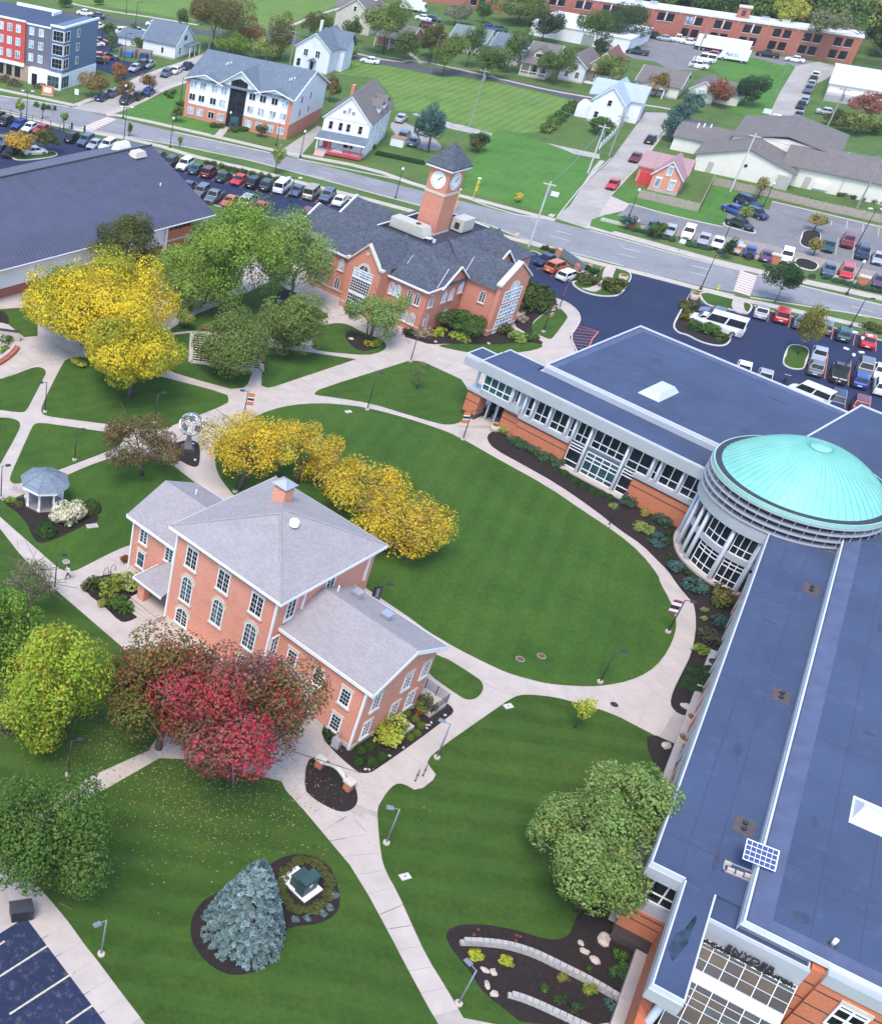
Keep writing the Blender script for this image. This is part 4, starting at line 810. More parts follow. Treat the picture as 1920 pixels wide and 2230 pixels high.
part(main_roof, 'gutter', WHITE, (-20.35,.3,-.58,-.45,6.08,6.3)); part(main_roof, 'gutter', WHITE, (.25,.38,-.45,3.0,6.08,6.3)); part(CLK, 'cornice', WHITE, (-20.1,0,-.3,0,5.9,6.08))
# entrance pavilion on the long front
part(CLK, 'pavilion_wall', BRICK3, (-12.1,-6.5,-2.1,.0,0,7.05)); MB().faces([(-12.1,-2.1,7.05),(-6.5,-2.1,7.05),(-9.3,-2.1,9.7),(-12.1,0,7.05),(-6.5,0,7.05),(-9.3,0,9.7)], [(0,1,2)]).build('pavilion_gable', BRICK3, CLK)
pv = MB()
for s in (-1, 1):
    u = -9.3; pv.faces([(u,-1.9,9.75),(u+3.0*s,-1.9,6.95),(u+3.0*s,3.0,6.95),(u,6.0,9.75)], [(0,1,2,3) if s > 0 else (3,2,1,0)])
pv.build('pavilion_roof', SH_DARK, CLK)
def coping(par, pts, w, mat=STONE, h=.28):
    mb = MB()
    for a, b in zip(pts, pts[1:]):
        a, b = Vector(a), Vector(b); mb.faces([a+Vector((0,-w,0)), b+Vector((0,-w,0)), b+Vector((0,w,0)), a+Vector((0,w,0)), a+Vector((0,-w,h)), b+Vector((0,-w,h)), b+Vector((0,w,h)), a+Vector((0,w,h))], [(0,1,5,4),(1,2,6,5),(2,3,7,6),(3,0,4,7),(4,5,6,7),(3,2,1,0)])
    return mb.build('coping', mat, par)
coping(CLK, [(-12.5,-2.1,7.0),(-11.9,-2.1,7.0),(-9.3,-2.1,9.75),(-6.7,-2.1,7.0),(-6.1,-2.1,7.0)], .3)
mb = MB(); mb.box(-.2,.2,-2.16,-2.1,-.2,.2); dmn = mb.build('diamond_stone', STONE, CLK, loc=(-9.3,0,8.55)); dmn.rotation_euler = (0,math.pi/4,0)
win(CLK, -9.3, -2.1, 6.1, '-v', 1.5, .78, 6, 1, .1, True, lintel=STONE)
mull(CLK, -10.9, -7.7, -2.1, 5.0, 6.1, 3, 3, glass=GLASS_L, bar=.03); mull(CLK, -10.9, -7.7, -2.1, 2.9, 4.8, 8, 5, bar=.018); mull(CLK, -10.9, -7.7, -2.1, .1, 2.5, 8, 5, bar=.018)
part(CLK, 'transom', WHITE, (-11.0,-7.6,-2.18,-2.1,2.55,2.85)); part(CLK, 'transom', WHITE, (-11.0,-7.6,-2.18,-2.1,4.82,4.98)); part(CLK, 'plinth_band', STONE, (-12.15,-11.1,-2.16,-2.1,.75,.95))
# small windows: white lunette heads and sills
def archwin(u, v, z, face, w=.75, h=1.55, dark=True):
    o = win(CLK, u, v, z, face, w, h, 2, 4, .07, True, GLASS if dark else GLASS_L, sill=STONE); return o
for u in (-18.6,-17.2,-14.6): archwin(u, 0, 3.9, '-v', dark=False); archwin(u, 0, 1.1, '-v', .8, 1.6)
for u, d in ((-5.6,0),(-4.6,0),(-2.6,1),(-1.4,1)): archwin(u, 0, 3.8, '-v', dark=bool(d)); archwin(u, 0, 1.0, '-v', dark=not d)
for v, z in ((1.1,3.8),(4.0,3.8),(5.6,3.8),(7.5,4.4),(1.1,1.0),(5.3,1.0)): archwin(0, v, z, '+u', dark=v == 1.1)
part(CLK, 'south_bay_wall', BRICK3, (-.12,0,.0,7.7,0,6.1))
# small gable on the right front and its twin
for v0, v1, vp in ((2.8,8.4,5.9),(14.0,19.0,16.6)):
    vm = (v0+v1)/2
    MB().quad((.02,v0,6.1),(.02,v1,6.1),(.02,vm,8.3)).build('dormer_gable', BRICK3, CLK)
    gq = MB()
    for a, b in ((v0-.3,vm),(v1+.3,vm)): gq.quad((.35,a,5.95),(.35,b,8.5),(-5.3,b,8.5),(-.6,a,5.95))
    dr = gq.build('dormer_roof', SH_DARK, CLK); tb = MB()
    for a, b in ((v0-.35,vm),(v1+.35,vm)): tb.tube([(.4,a,5.95),(.4,b,8.52)], .13, 4)
    tb.build('bargeboard', WHITE, dr)
# tall gabled pavilion on the right
part(CLK, 'right_pavilion_wall', BRICK3, (0,5.5,8.4,13.6,0,6.2)); part(CLK, 'right_pavilion_front', BRICK3, (5.1,5.7,7.7,14.0,0,7.3))
MB().quad((5.7,7.7,7.3),(5.7,14.0,7.3),(5.7,10.85,9.75)).build('front_gable', BRICK3, CLK)
MB().quad((5.1,7.7,7.3),(5.1,14.0,7.3),(5.1,10.85,9.75)).build('gable_back', BRICK3, CLK)
pq = MB()
for s in (-1,1): pq.quad((5.1,10.85,9.4),(5.1,10.85+2.9*s,6.3),(-.2,10.85+2.9*s,6.3),(-6.0,10.85,9.4))
pq.build('right_pavilion_roof', SH_DARK, CLK)
cp = MB()
for a, b in (((7.3,7.25),(10.85,9.8)),((14.4,7.25),(10.85,9.8))):
    y0, z0 = a; y1, z1 = b; cp.faces([(5.0,y0,z0),(5.85,y0,z0),(5.85,y1,z1),(5.0,y1,z1),(5.0,y0,z0+.28),(5.85,y0,z0+.28),(5.85,y1,z1+.28),(5.0,y1,z1+.28)], [(0,1,5,4),(1,2,6,5),(2,3,7,6),(3,0,4,7),(4,5,6,7)])
cp.build('coping', STONE, CLK); part(CLK, 'plinth_band', STONE, (5.05,5.76,7.64,14.06,.75,.95))
for z0, z1 in ((.2,2.0),(2.4,4.2),(4.6,6.2)): mull(CLK, 8.9, 12.8, 5.7, z0, z1, 5, 3, '+u', GLASS_L, .03)
win(CLK, 5.7, 10.85, 6.25, '+u', 1.7, .9, 6, 1, .1, True, GLASS_L, lintel=STONE); win(CLK, 3.0, 8.4, 3.9, '-v', .75, 1.5, 2, 4, .07, True, sill=STONE)
for u, v, z0, z1 in ((-5.7,2.3,6.6,8.2),(.1,2.4,6.3,8.3),(-.2,8.3,6.3,8.6)): MB().tube([(u,v-.9,z0),(u-.6,v+1.6,z1)], .07, 5).build('valley_flashing', METAL_L, CLK)
# rear gables and left wing
lw = MB(); gable_wall(lw, -27.5,-20.0,6.0,13.0,0,5.0,7.2); lw.build('left_wing_wall', WHITE_SIDING, CLK); gable(MB(), -27.8,-16.0,5.6,13.4,5.1,7.5).build('left_wing_roof', SH_DARK, CLK)
lw = MB(); gable_wall(lw, -27.0,-20.0,14.5,21.0,0,5.0,7.0); lw.build('rear_wing_wall', STONE, CLK); gable(MB(), -27.3,-15.0,14.1,21.4,5.1,7.3).build('rear_wing_roof', SH_DARK, CLK)
lw = MB(); gable_wall(lw, -20.0,-15.0,22,27.5,0,5.0,7.0,'v'); lw.build('rear_gable_wall', STONE, CLK); gable(MB(), -20.4,-14.6,19,27.8,5.1,7.3,'v').build('rear_gable_roof', SH_DARK, CLK)
for u0 in (-9.6,): lw = MB(); gable_wall(lw, u0,u0+3.4,23,27,0,5.0,6.6,'v'); lw.build('rear_gable_wall', STONE, CLK); gable(MB(), u0-.3,u0+3.7,22,27.3,5.1,6.9,'v').build('rear_gable_roof', SH_DARK, CLK)
for vv, uu in ((9.5,-27.9),(17.7,-27.4)):
    t = MB()
    for s in (-1,1): t.tube([(uu,vv+3.8*s,5.15),(uu,vv,7.55)], .18, 4)
    t.build('bargeboard', WHITE, CLK)
# tower
tu0, tu1, tv0, tv1 = -12.4, -9.1, 12.1, 15.45
TW = part(CLK, 'tower', BRICK3, (tu0,tu1,tv0,tv1,8.3,17.4)); part(TW, 'stone_band', STONE, (tu0-.07,tu1+.07,tv0-.07,tv1+.07,13.85,14.2)); part(TW, 'tower_base', STONE, (tu0-.06,tu1+.06,tv0-.06,tv1+.06,8.35,8.6))
part(TW, 'tower_cornice', WHITE, (tu0-.55,tu1+.55,tv0-.55,tv1+.55,17.35,17.62)); hip(MB(), tu0-.6,tu1+.6,tv0-.6,tv1+.6,17.75,20.7).build('tower_roof', SH_DARK, TW)
clock_white = plain('clock_white', (.82,.82,.80), .5, .02, 1)
def clockface(cx, cy, face, hh, mm):
    R = 1.12; o = obj('clock', None, CLK, (cx, cy, 15.75), FACE[face])
    ring = MB(); dial = MB(); n = 32
    dial.quad(*[(R*math.cos(2*math.pi*k/n), -.05, R*math.sin(2*math.pi*k/n)) for k in range(n)]).build('dial', clock_white, o)
    for k in range(n):
        a0, a1 = 2*math.pi*k/n, 2*math.pi*(k+1)/n; q = [((R+.07*j)*math.cos(a), (R+.07*j)*math.sin(a)) for j, a in ((0,a0),(1,a0),(1,a1),(0,a1))]
        ring.faces([(x,-.09,z) for x,z in q]+[(x,0,z) for x,z in q], [(0,1,2,3),(1,5,6,2)])
    ring.build('rim', WHITE, o)
    rom = 'XII I II III IV V VI VII VIII IX X XI'.split(); blk = METAL_D
    for k, s in enumerate(rom):
        a = math.pi/2-2*math.pi*k/12; t_ = letters(o, s, .30, (R*.80*math.cos(a), -.06, R*.80*math.sin(a)), math.pi/2, 0, blk, .004, .55)
        t_.rotation_euler = Matrix.Rotation(-(a-math.pi/2), 3, 'Y').to_4x4().to_3x3().to_euler() if False else (Matrix.Rotation(-(a-math.pi/2), 3, 'Y') @ Matrix.Rotation(math.pi/2, 3, 'X')).to_euler()
        off = Matrix.Rotation(-(a-math.pi/2), 3, 'Y') @ Vector((0,0,-.11)); t_.location = Vector((R*.80*math.cos(a), -.06, R*.80*math.sin(a)))+off
    for L_, w_, ang in ((.55,.05,math.pi/2-2*math.pi*hh/12),(.85,.035,math.pi/2-2*math.pi*mm/60)):
        h_ = MB(); h_.box(-.12,L_,-.085,-.07,-w_,w_); ho = h_.build('hand', blk, o); ho.rotation_euler = (0,-ang,0)
clockface((tu0+tu1)/2, tv0, '-v', 1.15, 7); clockface(tu1, (tv0+tv1)/2, '+u', 1.15, 7)
# rooftop units
ru = thing('rooftop_air_unit', 'beige rooftop air unit with angled intake hood in front of the clock tower', 'air unit', CLK.location, -51.4)
part(ru, 'housing', plain('beige_metal', (.55,.52,.46), .5, .06, 1, .2), (-14.6,-10.2,9.0,10.9,8.6,10.0)); MB().frustum((-10.2,-8.6,9.0,10.9),(-10.2,-9.2,9.0,10.9),8.6,10.0).build('hood', MATS['beige_metal'], ru)
MB().lathe([(.36,10.0),(.36,10.08),(.3,10.06),(.001,10.05)], 14, (-10.6,9.95)).build('fan', METAL_D, ru); part(ru, 'curb', METAL_D, (-14.5,-8.9,9.1,10.8,8.35,8.6))
for k in range(3): part(ru, 'access_panel', MATS['beige_metal'], (-14.2+1.3*k,-13.1+1.3*k,8.97,9.0,8.8,9.8))
ru2 = thing('rooftop_air_unit', 'beige box-shaped air unit standing right of the clock tower base', 'air unit', CLK.location, -51.4)
part(ru2, 'housing', MATS['beige_metal'], (-9.2,-7.2,15.9,18.6,8.6,10.3)); part(ru2, 'vent', METAL_D, (-8.6,-7.8,15.88,15.9,8.9,9.8)); part(ru2, 'curb', METAL_D, (-9.1,-7.3,16.0,18.5,8.35,8.6))
dsh = thing('satellite_dish', 'white satellite dish on the flat roof before the tower', 'dish', CLK.location, -51.4)
MB().lathe([(.05,0),(.35,.08),(.6,.28)], 14).build('bowl', WHITE, dsh, True, (-7.9,9.2,8.8)); MB().tube([(-7.9,9.2,8.35),(-7.9,9.2,8.85)], .05, 6).build('mast', METAL_L, dsh)
part(dsh, 'box', WHITE, (-7.6,-7.2,9.7,10.0,8.35,8.8))
# ================================================================== the metal-roofed hall on the left
az_g = 38.5
GY = thing('gymnasium', 'large hall with blue-grey standing-seam metal roof and white and brick walls', 'building', G(470,466,4.9), az_g-180)
# local: x runs left along the eave, y runs away from camera? measured in code
def gl(x, y, z): 
    p = G(x, y, z)-Vector(GY.location); a = -math.radians(az_g-180); return Vector((p.x*math.cos(a)-p.y*math.sin(a), p.x*math.sin(a)+p.y*math.cos(a), z))
GY.location.z = 0
e0, e1 = gl(470,466,5.0), gl(0,588,5.0); 
ax = (e1-e0).normalized(); slope_z = 9.4; r0 = gl(330,316,slope_z); r1 = gl(0,387,slope_z)
e1 = e0+ax*80; dirr = (r1-r0).normalized(); r1 = r0+dirr*75
c0 = gl(320,320,slope_z)
GROOF = MB(); GROOF.quad(e0,e1,r1,r0); b0 = r0+(r0-e0)*.35; b0.z = slope_z-1.5; b1 = r1+(r1-e1)*.35; b1.z = slope_z-1.5; GROOF.quad(r0,r1,b1,b0)
GROOF.quad(*[v-Vector((0,0,.25)) for v in (e1,e0,r0,r1)]); gr = GROOF.build('roof', ROOF_METAL, GY)
nsm = (e1-e0).cross(r0-e0).normalized(); nsm = nsm if nsm.z > 0 else -nsm; SEAM = plain('roof_rib', (.075,.08,.125), .5, .1, 1, .2)
for k in range(120):
    t = (k+.5)/120; a = e0.lerp(e1, t)+nsm*.03; b = r0.lerp(r1, t)+nsm*.03; MB().tube([a, b], .03, 4, False).build('seam', SEAM, gr)
MB().tube([r0+Vector((0,0,.05)), r1+Vector((0,0,.05))], .16, 6).build('ridge_cap', METAL_D, gr); MB().tube([e0-Vector((0,0,.12)), e1-Vector((0,0,.12))], .1, 5).build('gutter', WHITE, gr)
MB().quad(e0, r0, (r0.x, r0.y, 4.5), (e0.x, e0.y, 4.5)).build('end_wall', WHITE_SIDING, GY)
ny = Vector((-ax.y, ax.x, 0)); ny = ny if ny.dot(r0-e0) > 0 else -ny
def gwall(name, mat, t0, t1, z0, z1, back=1.2, th=.4):
    a = e0+ax*t0+ny*back; b = e0+ax*t1+ny*back; c, d = b+ny*th, a+ny*th
    mb = MB(); q = [a,b,c,d]; mb.faces([(p.x,p.y,z0) for p in q]+[(p.x,p.y,z1) for p in q], [(0,1,5,4),(1,2,6,5),(2,3,7,6),(3,0,4,7),(4,5,6,7)]); return mb.build(name, mat, GY)
gwall('white_panel_wall', WHITE_SIDING, 9.0, 41.0, 1.6, 4.85); gwall('brick_wall', BRICK4, 41.0, 80, 0, 4.9, .9); gwall('stone_band', STONE, 41, 80, 2.2, 2.55, .8)
gwall('lower_wall', BRICK4, 9.0, 41, 0, 1.6, 1.6); gwall('curved_bay', BRICK2, 3.0, 9.0, 0, 4.6, 1.8, 3.0); gwall('bay_sill', STONE, 2.9, 9.05, 1.6, 1.9, 1.7)
for k in range(6): gwall('window', GLASS, 3.4+.9*k, 4.1+.9*k, 3.3, 4.3, 1.74, .06)
for t in (.7, 9.0, 41.0): gwall('post', WHITE, t, t+.35, 0, 4.8, .8, .4)
gv = thing('roof_ventilator', 'pale boxy ventilator on the ridge end of the metal-roofed hall', 'ventilator', G(300,335,9.3), az_g)
MB().frustum((-.7,.7,-.55,.55),(-.7,.7,-.55,.55),-.9,-.3).build('neck', METAL_L, gv); MB().frustum((-1.2,1.2,-1,1),(-.9,.9,-.75,.75),-.3,.55).build('hood', STONE, gv)
gv2 = thing('roof_ventilator', 'white vaulted ventilator behind the ridge of the metal-roofed hall', 'ventilator', G(265,322,8.8), az_g)
MB().frustum((-1.5,1.5,-.9,.9),(-1.1,1.1,-.5,.5),-.2,1.0).build('hood', WHITE, gv2); part(gv2, 'curb', METAL_L, (-1.3,1.3,-.8,.8,-1.3,-.2))
for k, (x, y) in enumerate(((349,405),(173,432),(30,401))):
    o = thing('roof_pipe', 'short white vent pipe poking through the standing-seam metal roof', 'pipe', G(x, y, 7.0), 0, 'vent pipes on the metal roof')
    MB().tube([(0,0,-.8),(0,0,.5)], .12, 8).build('pipe', WHITE, o)
    MB().lathe([(.25,-.35),(.13,-.2)], 8).build('boot', METAL_D, o)
# ================================================================== buildings beyond the street
AZ = -34.0
def frame_len(a, b): return (G(*b)-G(*a)).length
def simple_windows(par, face, pos, us, zs, w, h, cols=2, rows=2, glass=None, frame=None, fw=.08):
    for u in us:
        for z in zs:
            if face in ('-v', '+v'): win(par, u, pos, z, face, w, h, cols, rows, fw, glass=glass or random.choice([GLASS, GLASS_L, GLASS]), frame=frame)
            else: win(par, pos, u, z, face, w, h, cols, rows, fw, glass=glass or random.choice([GLASS, GLASS_L, GLASS]), frame=frame)
def house(label, cat, p, w, d, h, rise, wall, roof, axis='v', az=AZ, ov=.35, name='house', base=None):
    """gabled house; p = photo pixel of the front-left base corner; local u right, v away"""
    t = thing(name, label, cat, G(*p), az)
    gable_wall(MB(), 0, w, 0, d, 0, h, h+rise, axis).build('wall', wall, t)
    k = rise/((w if axis == 'v' else d)/2)*ov
    r = gable(MB(), -ov if axis == 'v' else -.3, w+(ov if axis == 'v' else .3), -.3 if axis == 'v' else -ov, d+(.3 if axis == 'v' else ov), h-k+.12, h+rise+.12, axis).build('roof', roof, t)
    tr = MB(); e = h-k
    if axis == 'v':
        for s in (-.32,):
            tr.tube([(-ov,s,e),(w/2,s,h+rise)], .09, 4); tr.tube([(w+ov,s,e),(w/2,s,h+rise)], .09, 4)
    else:
        for s in (-.32, w+.32):
            tr.tube([(s,-ov,e),(s,d/2,h+rise)], .09, 4); tr.tube([(s,d+ov,e),(s,d/2,h+rise)], .09, 4)
    tr.build('bargeboard', WHITE, r)
    part(t, 'foundation', CONC, (-.04,w+.04,-.04,d+.04,0,.35)); return t
# --- four-storey apartment block
AP = thing('apartment_block', 'four-storey apartment block with red, grey and blue panels over a brick ground floor', 'building', G(130.5,197.7), AZ)
RED = plain('red_panel', (.50,.075,.065), .6, .05, .8); GREYP = plain('grey_panel', (.135,.135,.17), .6, .05, .8); BLUEP = plain('slate_blue_panel', (.10,.155,.25), .6, .05, .8); TANB = brickmat('tan_brick', (.36,.24,.17), (.42,.29,.21), (.40,.33,.28))
part(AP, 'brick_base', TANB, (-45,-8.6,1.0,14,0,3.2)); part(AP, 'white_base', WHITE_SIDING, (-8.6,0,.0,14,0,3.3)); part(AP, 'blue_wall', BLUEP, (-3.6,-.1,.6,13.8,3.3,12.3)); part(AP, 'grey_wall', GREYP, (-10.4,-3.6,1.2,13.8,3.3,11.6)); part(AP, 'red_wall', RED, (-18.6,-10.4,.8,13.0,3.5,11.63)); part(AP, 'grey_wall', GREYP, (-45,-18.6,1.2,13.8,3.3,11.6)); part(AP, 'white_band', WHITE, (-18.7,-10.3,.6,1.0,2.9,3.6))
rf = part(AP, 'roof', ROOF_BLUE, (-44.5,-.5,1.2,13.4,11.65,11.8))
part(rf, 'parapet', WHITE, (-3.7,0,.45,.75,12.2,12.6)); part(rf, 'parapet', WHITE, (-.4,0,.75,13.9,12.2,12.6)); part(rf, 'parapet', WHITE, (-18.8,-10.3,.65,.95,11.8,12.15)); part(rf, 'parapet', WHITE, (-10.3,-3.7,1.05,1.3,11.5,11.8)); part(rf, 'parapet', WHITE, (-45,-18.8,1.05,1.3,11.5,11.8))
part(rf, 'parapet', WHITE, (-10.3,-9.9,10.5,13.8,11.8,12.4)); part(rf, 'parapet', WHITE, (-22,-10.3,13.4,13.8,11.8,12.4))
for u in (-12.2,-14.5,-16.8): 
    for z in (4.4,7.0,9.6): win(AP, u, .8, z, '-v', 1.1, 1.4, 2, 2, .08, glass=GLASS_L)
    win(AP, u, 1.0, .6, '-v', 1.3, 2.0, 2, 2, .06, frame=METAL_D)
for u in (-8.9,-6.4):
    for z in (4.4,7.0,9.6): win(AP, u, 1.2, z, '-v', 1.1, 1.4, 2, 2, .08, glass=GLASS_L)
for u in (-20.5,-23,-25.5):
    for z in (4.4,7.0,9.6): win(AP, u, 1.2, z, '-v', 1.1, 1.4, 2, 2, .08, glass=GLASS_L)
for z in (4.2,6.9,9.6):
    win(AP, -1.6, .6, z, '-v', 2.6, 1.9, 3, 2, .1); win(AP, -.1, 1.7, z, '+u', 1.9, 1.9, 2, 2, .1); win(AP, -.1, 6.0, z+.3, '+u', .9, 1.4, 2, 2, .08)
win(AP, -1.9, 0, .4, '-v', 3.0, 2.3, 3, 2, .12, glass=GLASS_T); win(AP, 0, 1.7, .4, '+u', 2.8, 2.3, 3, 2, .12, glass=GLASS_T); part(AP, 'door', WHITE, (0,.05,5.2,6.3,0,2.2)); part(AP, 'entry_door', GLASS, (-7.6,-6.2,-.04,0,0,2.3))
# terrace furniture before it
for i, (x, y) in enumerate(((40,640),(110,670),(150,700),(90,690),(300,715),(340,700),(20,665))):
    o = thing('terrace_table', 'small dark terrace table with chairs before the brick ground floor of the apartments', 'table', W('a',x,y), AZ, 'terrace tables at the apartment block')
    MB().lathe([(.45,.70),(.45,.75)], 8).build('top', METAL_D, o); MB().tube([(0,0,0),(0,0,.7)], .05, 5).build('leg', METAL_D, o)
    for k in range(3): a = 2.1*k; part(o, 'chair', plain('terrace_chair', (.10,.05,.045), .7, .2, 4), (.75*math.cos(a)-.22,.75*math.cos(a)+.22,.75*math.sin(a)-.22,.75*math.sin(a)+.22,.3,.8))
# --- three-storey white and brick apartments
A3 = thing('white_apartment_house', 'three-storey white apartment house with brick base and dark central glass strip', 'building', G(397.9,252), -32.8)
w, d = 23.1, 16.9
part(A3, 'brick_base', BRICK3, (0,w,0,d,0,2.75)); part(A3, 'upper_wall', WHITE_SIDING, (0,w,.02,d,2.75,7.7)); 
for a, b, z in ((0,8.0,8.6),(7.2,16.2,10.6),(15.4,w,8.5)): MB().quad((a,0,7.68),(b,0,7.68),((a+b)/2,0,z)).build('gable', WHITE_SIDING, A3)
MB().faces([(w,0,7.7),(w,d,7.7),(w,d/2,11.2)], [(0,1,2)]).build('end_gable', WHITE_SIDING, A3)
r = gable(MB(), -.4, w+.5, -.5, d+.5, 7.55, 11.4).build('roof', SH_BLUE, A3)
for a, b, z in ((-.3,8.3,8.8),(6.9,16.5,10.8),(15.1,w+.3,8.7)):
    q = MB(); m_ = (a+b)/2; vb = (z-7.55)/(11.4-7.55)*(d/2+.5)-.3
    q.quad((m_,-.6,z),(a,-.6,7.5),(m_,vb+.4,z)); q.quad((b,-.6,7.5),(m_,-.6,z),(m_,vb+.4,z)); g_ = q.build('cross_roof', SH_BLUE, A3)
    MB().tube([(a,-.6,7.42),(m_,-.6,z-.06),(b,-.6,7.42)], .12, 4).build('bargeboard', WHITE, g_)
MB().tube([(w+.5,-.5,7.45),(w+.5,d/2,11.3),(w+.5,d+.5,7.45)], .14, 4).build('bargeboard', WHITE, r)
gs = MB(); gs.quad((9.7,-.06,.05),(13.3,-.06,.05),(13.3,-.06,8.6),(11.5,-.06,9.3),(9.7,-.06,8.6)); gso = gs.build('glass_strip', GLASS, A3)
part(gso, 'mullions', METAL_D, *[(9.7,13.3,-.1,-.06,z-.04,z+.04) for z in (2.7,4.0,5.3,6.6,7.9)], (11.45,11.55,-.11,-.06,.05,9.2)); part(A3, 'door', GLASS_T, (10.6,12.4,-.14,-.11,.05,2.2))
for u in (1.7,4.2,7.0,8.6) and (1.6,3.7,6.3,8.4,14.6,16.9,19.4,21.6):
    for z in (.8,3.5,5.9): win(A3, u, 0, z, '-v', 1.25, 1.2, 2, 1, .06, glass=random.choice([GLASS, GLASS_L, GLASS_L]))
for v in (4.5,8.8): 
    for z in (3.5,6.0): win(A3, w, v, z, '+u', .9, 1.3, 2, 1, .06)
part(A3, 'brick_corner', BRICK3, (w-.8,w+.04,-.04,0,2.75,7.5)); part(A3, 'brick_corner', BRICK3, (-.04,.8,-.04,0,2.75,7.5)); part(A3, 'sign_band', plain('tan_sign', (.42,.30,.18), .8, .1, 2), (14.2,19.4,-.08,0,2.3,2.75))
for u, v, z in ((6,5.5,10.1),(6.4,5.9,10.2),(5.7,5.2,10.0),(20.2,4.8,9.8),(20.6,5.2,9.9),(19.9,4.5,9.7)): MB().tube([(u,v,z-.8),(u,v,z+.35)], .13, 6).build('roof_pipe', WHITE, A3)
# --- white house with the red porch
VH = house('white gabled house with grey roof and a red-painted front porch', 'house', (692,325), 8.9, 16.0, 6.3, 4.2, WHITE_SIDING, SH_BROWN, 'v', -20.0)
VH.rotation_euler.z = math.radians(-27)
RP = plain('red_paint', (.55,.05,.055), .6, .1, 2)
part(VH, 'belt', WHITE, (-.1,9.0,-.1,0,6.2,6.4)); pf = MB(); pf.faces([(-.3,-2.6,2.9),(9.2,-2.6,2.9),(9.2,0,3.7),(-.3,0,3.7),(-.3,-2.6,2.7),(9.2,-2.6,2.7)], [(0,1,2,3),(0,4,5,1)]); pf.build('porch_roof', SH_BLUE, VH); part(VH, 'porch_fascia', WHITE, (-.35,9.25,-2.66,-2.6,2.65,2.95))
part(VH, 'porch_floor', plain('grey_deck', (.35,.34,.34), .8, .1, 2), (0,8.9,-2.5,0,.3,.8)); part(VH, 'porch_skirt', RP, (2.4,8.9,-2.56,-2.5,.25,.8))
for u in (.15,2.4,6.4,8.7): part(VH, 'porch_post', RP if u > 1 else WHITE, (u-.1,u+.1,-2.45,-2.25,.8,2.75))
part(VH, 'porch_rail', RP, (2.5,8.7,-2.42,-2.36,1.15,1.3)); part(VH, 'door', RP, (.7,2.3,-.08,0,.8,3.0)); win(VH, 5.6, 0, 1.3, '-v', 1.8, 1.4, 2, 2, .1)
for i in range(4): part(VH, 'porch_step', plain('red_white_step', (.62,.38,.36), .8, .2, 6), (.2,2.2,-2.9-.35*i,-2.55-.35*i,0,.65-.16*i))
for u in (1.5,3.4,4.9,7.2): win(VH, u, 0, 4.2, '-v', .7, 1.4, 1, 2, .1)
for u in (3.6,5.3): win(VH, u, 0, 7.3, '-v', .5, .6, 2, 1, .1)
win(VH, 4.45, 0, 7.4, '-v', .55, 1.1, 1, 2, .1, True, GLASS_L)
for v in (3.0,6.0,9.5,13.0): win(VH, 8.9, v, 4.2, '+u', .75, 1.5, 1, 2, .1, glass=GLASS_L); win(VH, 8.9, v, 1.2, '+u', .75, 1.6, 1, 2, .1, glass=GLASS_L)
for v in (7.5,11.5): 
    dmr = MB(); gable_wall(dmr, 6.6,8.6,v-.9,v+.9,6.6,8.0,8.9,'u'); dmr.build('dormer', WHITE_SIDING, VH); gable(MB(), 5.2,8.9,v-1.2,v+1.2,7.9,9.05).build('dormer_roof', SH_BROWN, VH)
part(VH, 'chimney', BRICK3, (1.2,1.9,12.0,12.8,7.5,9.6)); part(VH, 'rear_wing', WHITE_SIDING, (-2.0,3,13,19,0,4.5)); gable(MB(), -2.3,3.3,12.7,19.3,4.4,6.4,'v').build('rear_roof', SH_BROWN, VH)
sgn = thing('banner_board', 'white board with a small heart mark hung on the red porch', 'sign', G(733,331,.7), -27)
part(sgn, 'board', WHITE, (-1.0,1.0,-.03,.03,-.5,.5))
hp = [(.16*math.sin(t)**3, (.13*math.cos(t)-.05*math.cos(2*t)-.02*math.cos(3*t))) for t in [2*math.pi*k/20 for k in range(20)]]
MB().quad(*[(x+.35,-.04,z) for x, z in hp][::-1]).build('heart', METAL_D, sgn); part(sgn, 'letter', METAL_D, (-.18,-.08,-.045,-.035,-.15,.15)); part(sgn, 'post', METAL_D, (-.9,-.8,.03,.08,-.7,-.5))
sh = thing('garden_shed', 'small white shed with a rusty flat lid on the lawn beside the porch house', 'shed', W('b',1440,970), AZ); part(sh, 'body', WHITE_SIDING, (0,2.6,0,1.6,0,1.5)); part(sh, 'lid', plain('rusty_metal', (.36,.2,.12), .8, .3, 3), (-.1,2.7,-.1,1.7,1.5,1.62)); part(sh, 'door', WHITE, (.9,1.7,-.05,0,.05,1.3))
# --- houses upper left
H1 = house('small white house with blue-grey roof and porch beside the timber dumpster pen', 'house', px('a',1150,425), 9.0, 9.0, 3.3, 3.6, WHITE_SIDING, SH_BLUE, 'u'); win(H1, 5.5, 0, 1.0, '-v', .6, 1.2, 1, 2, .07); win(H1, 9.0, 4.5, 3.6, '+u', 1.6, 1.1, 2, 1, .08); win(H1, 9.0, 2.2, .9, '+u', .8, 1.4, 1, 2, .08)
part(H1, 'porch_roof', SH_BLUE, (9.0,11.0,3.8,9.2,2.5,2.65)); [part(H1, 'porch_post', WHITE, (10.75,10.9,v,v+.15,0,2.5)) for v in (4.0,6.5,8.9)]
H1b = house('low white garage with grey roof next to the small white house', 'garage', px('a',955,350), 6.5, 5.5, 1.9, 1.4, WHITE_SIDING, SH_BLUE, 'u'); part(H1b, 'garage_door', WHITE, (1,3.6,-.05,0,0,1.7))
H2 = house('pale blue-white cross-gabled house with blue roof across the field', 'house', px('b',790,455), 8.6, 11.5, 5.2, 3.2, plain('pale_siding', (.70,.71,.78), .65, .05, .8), SH_BLUE, 'v')
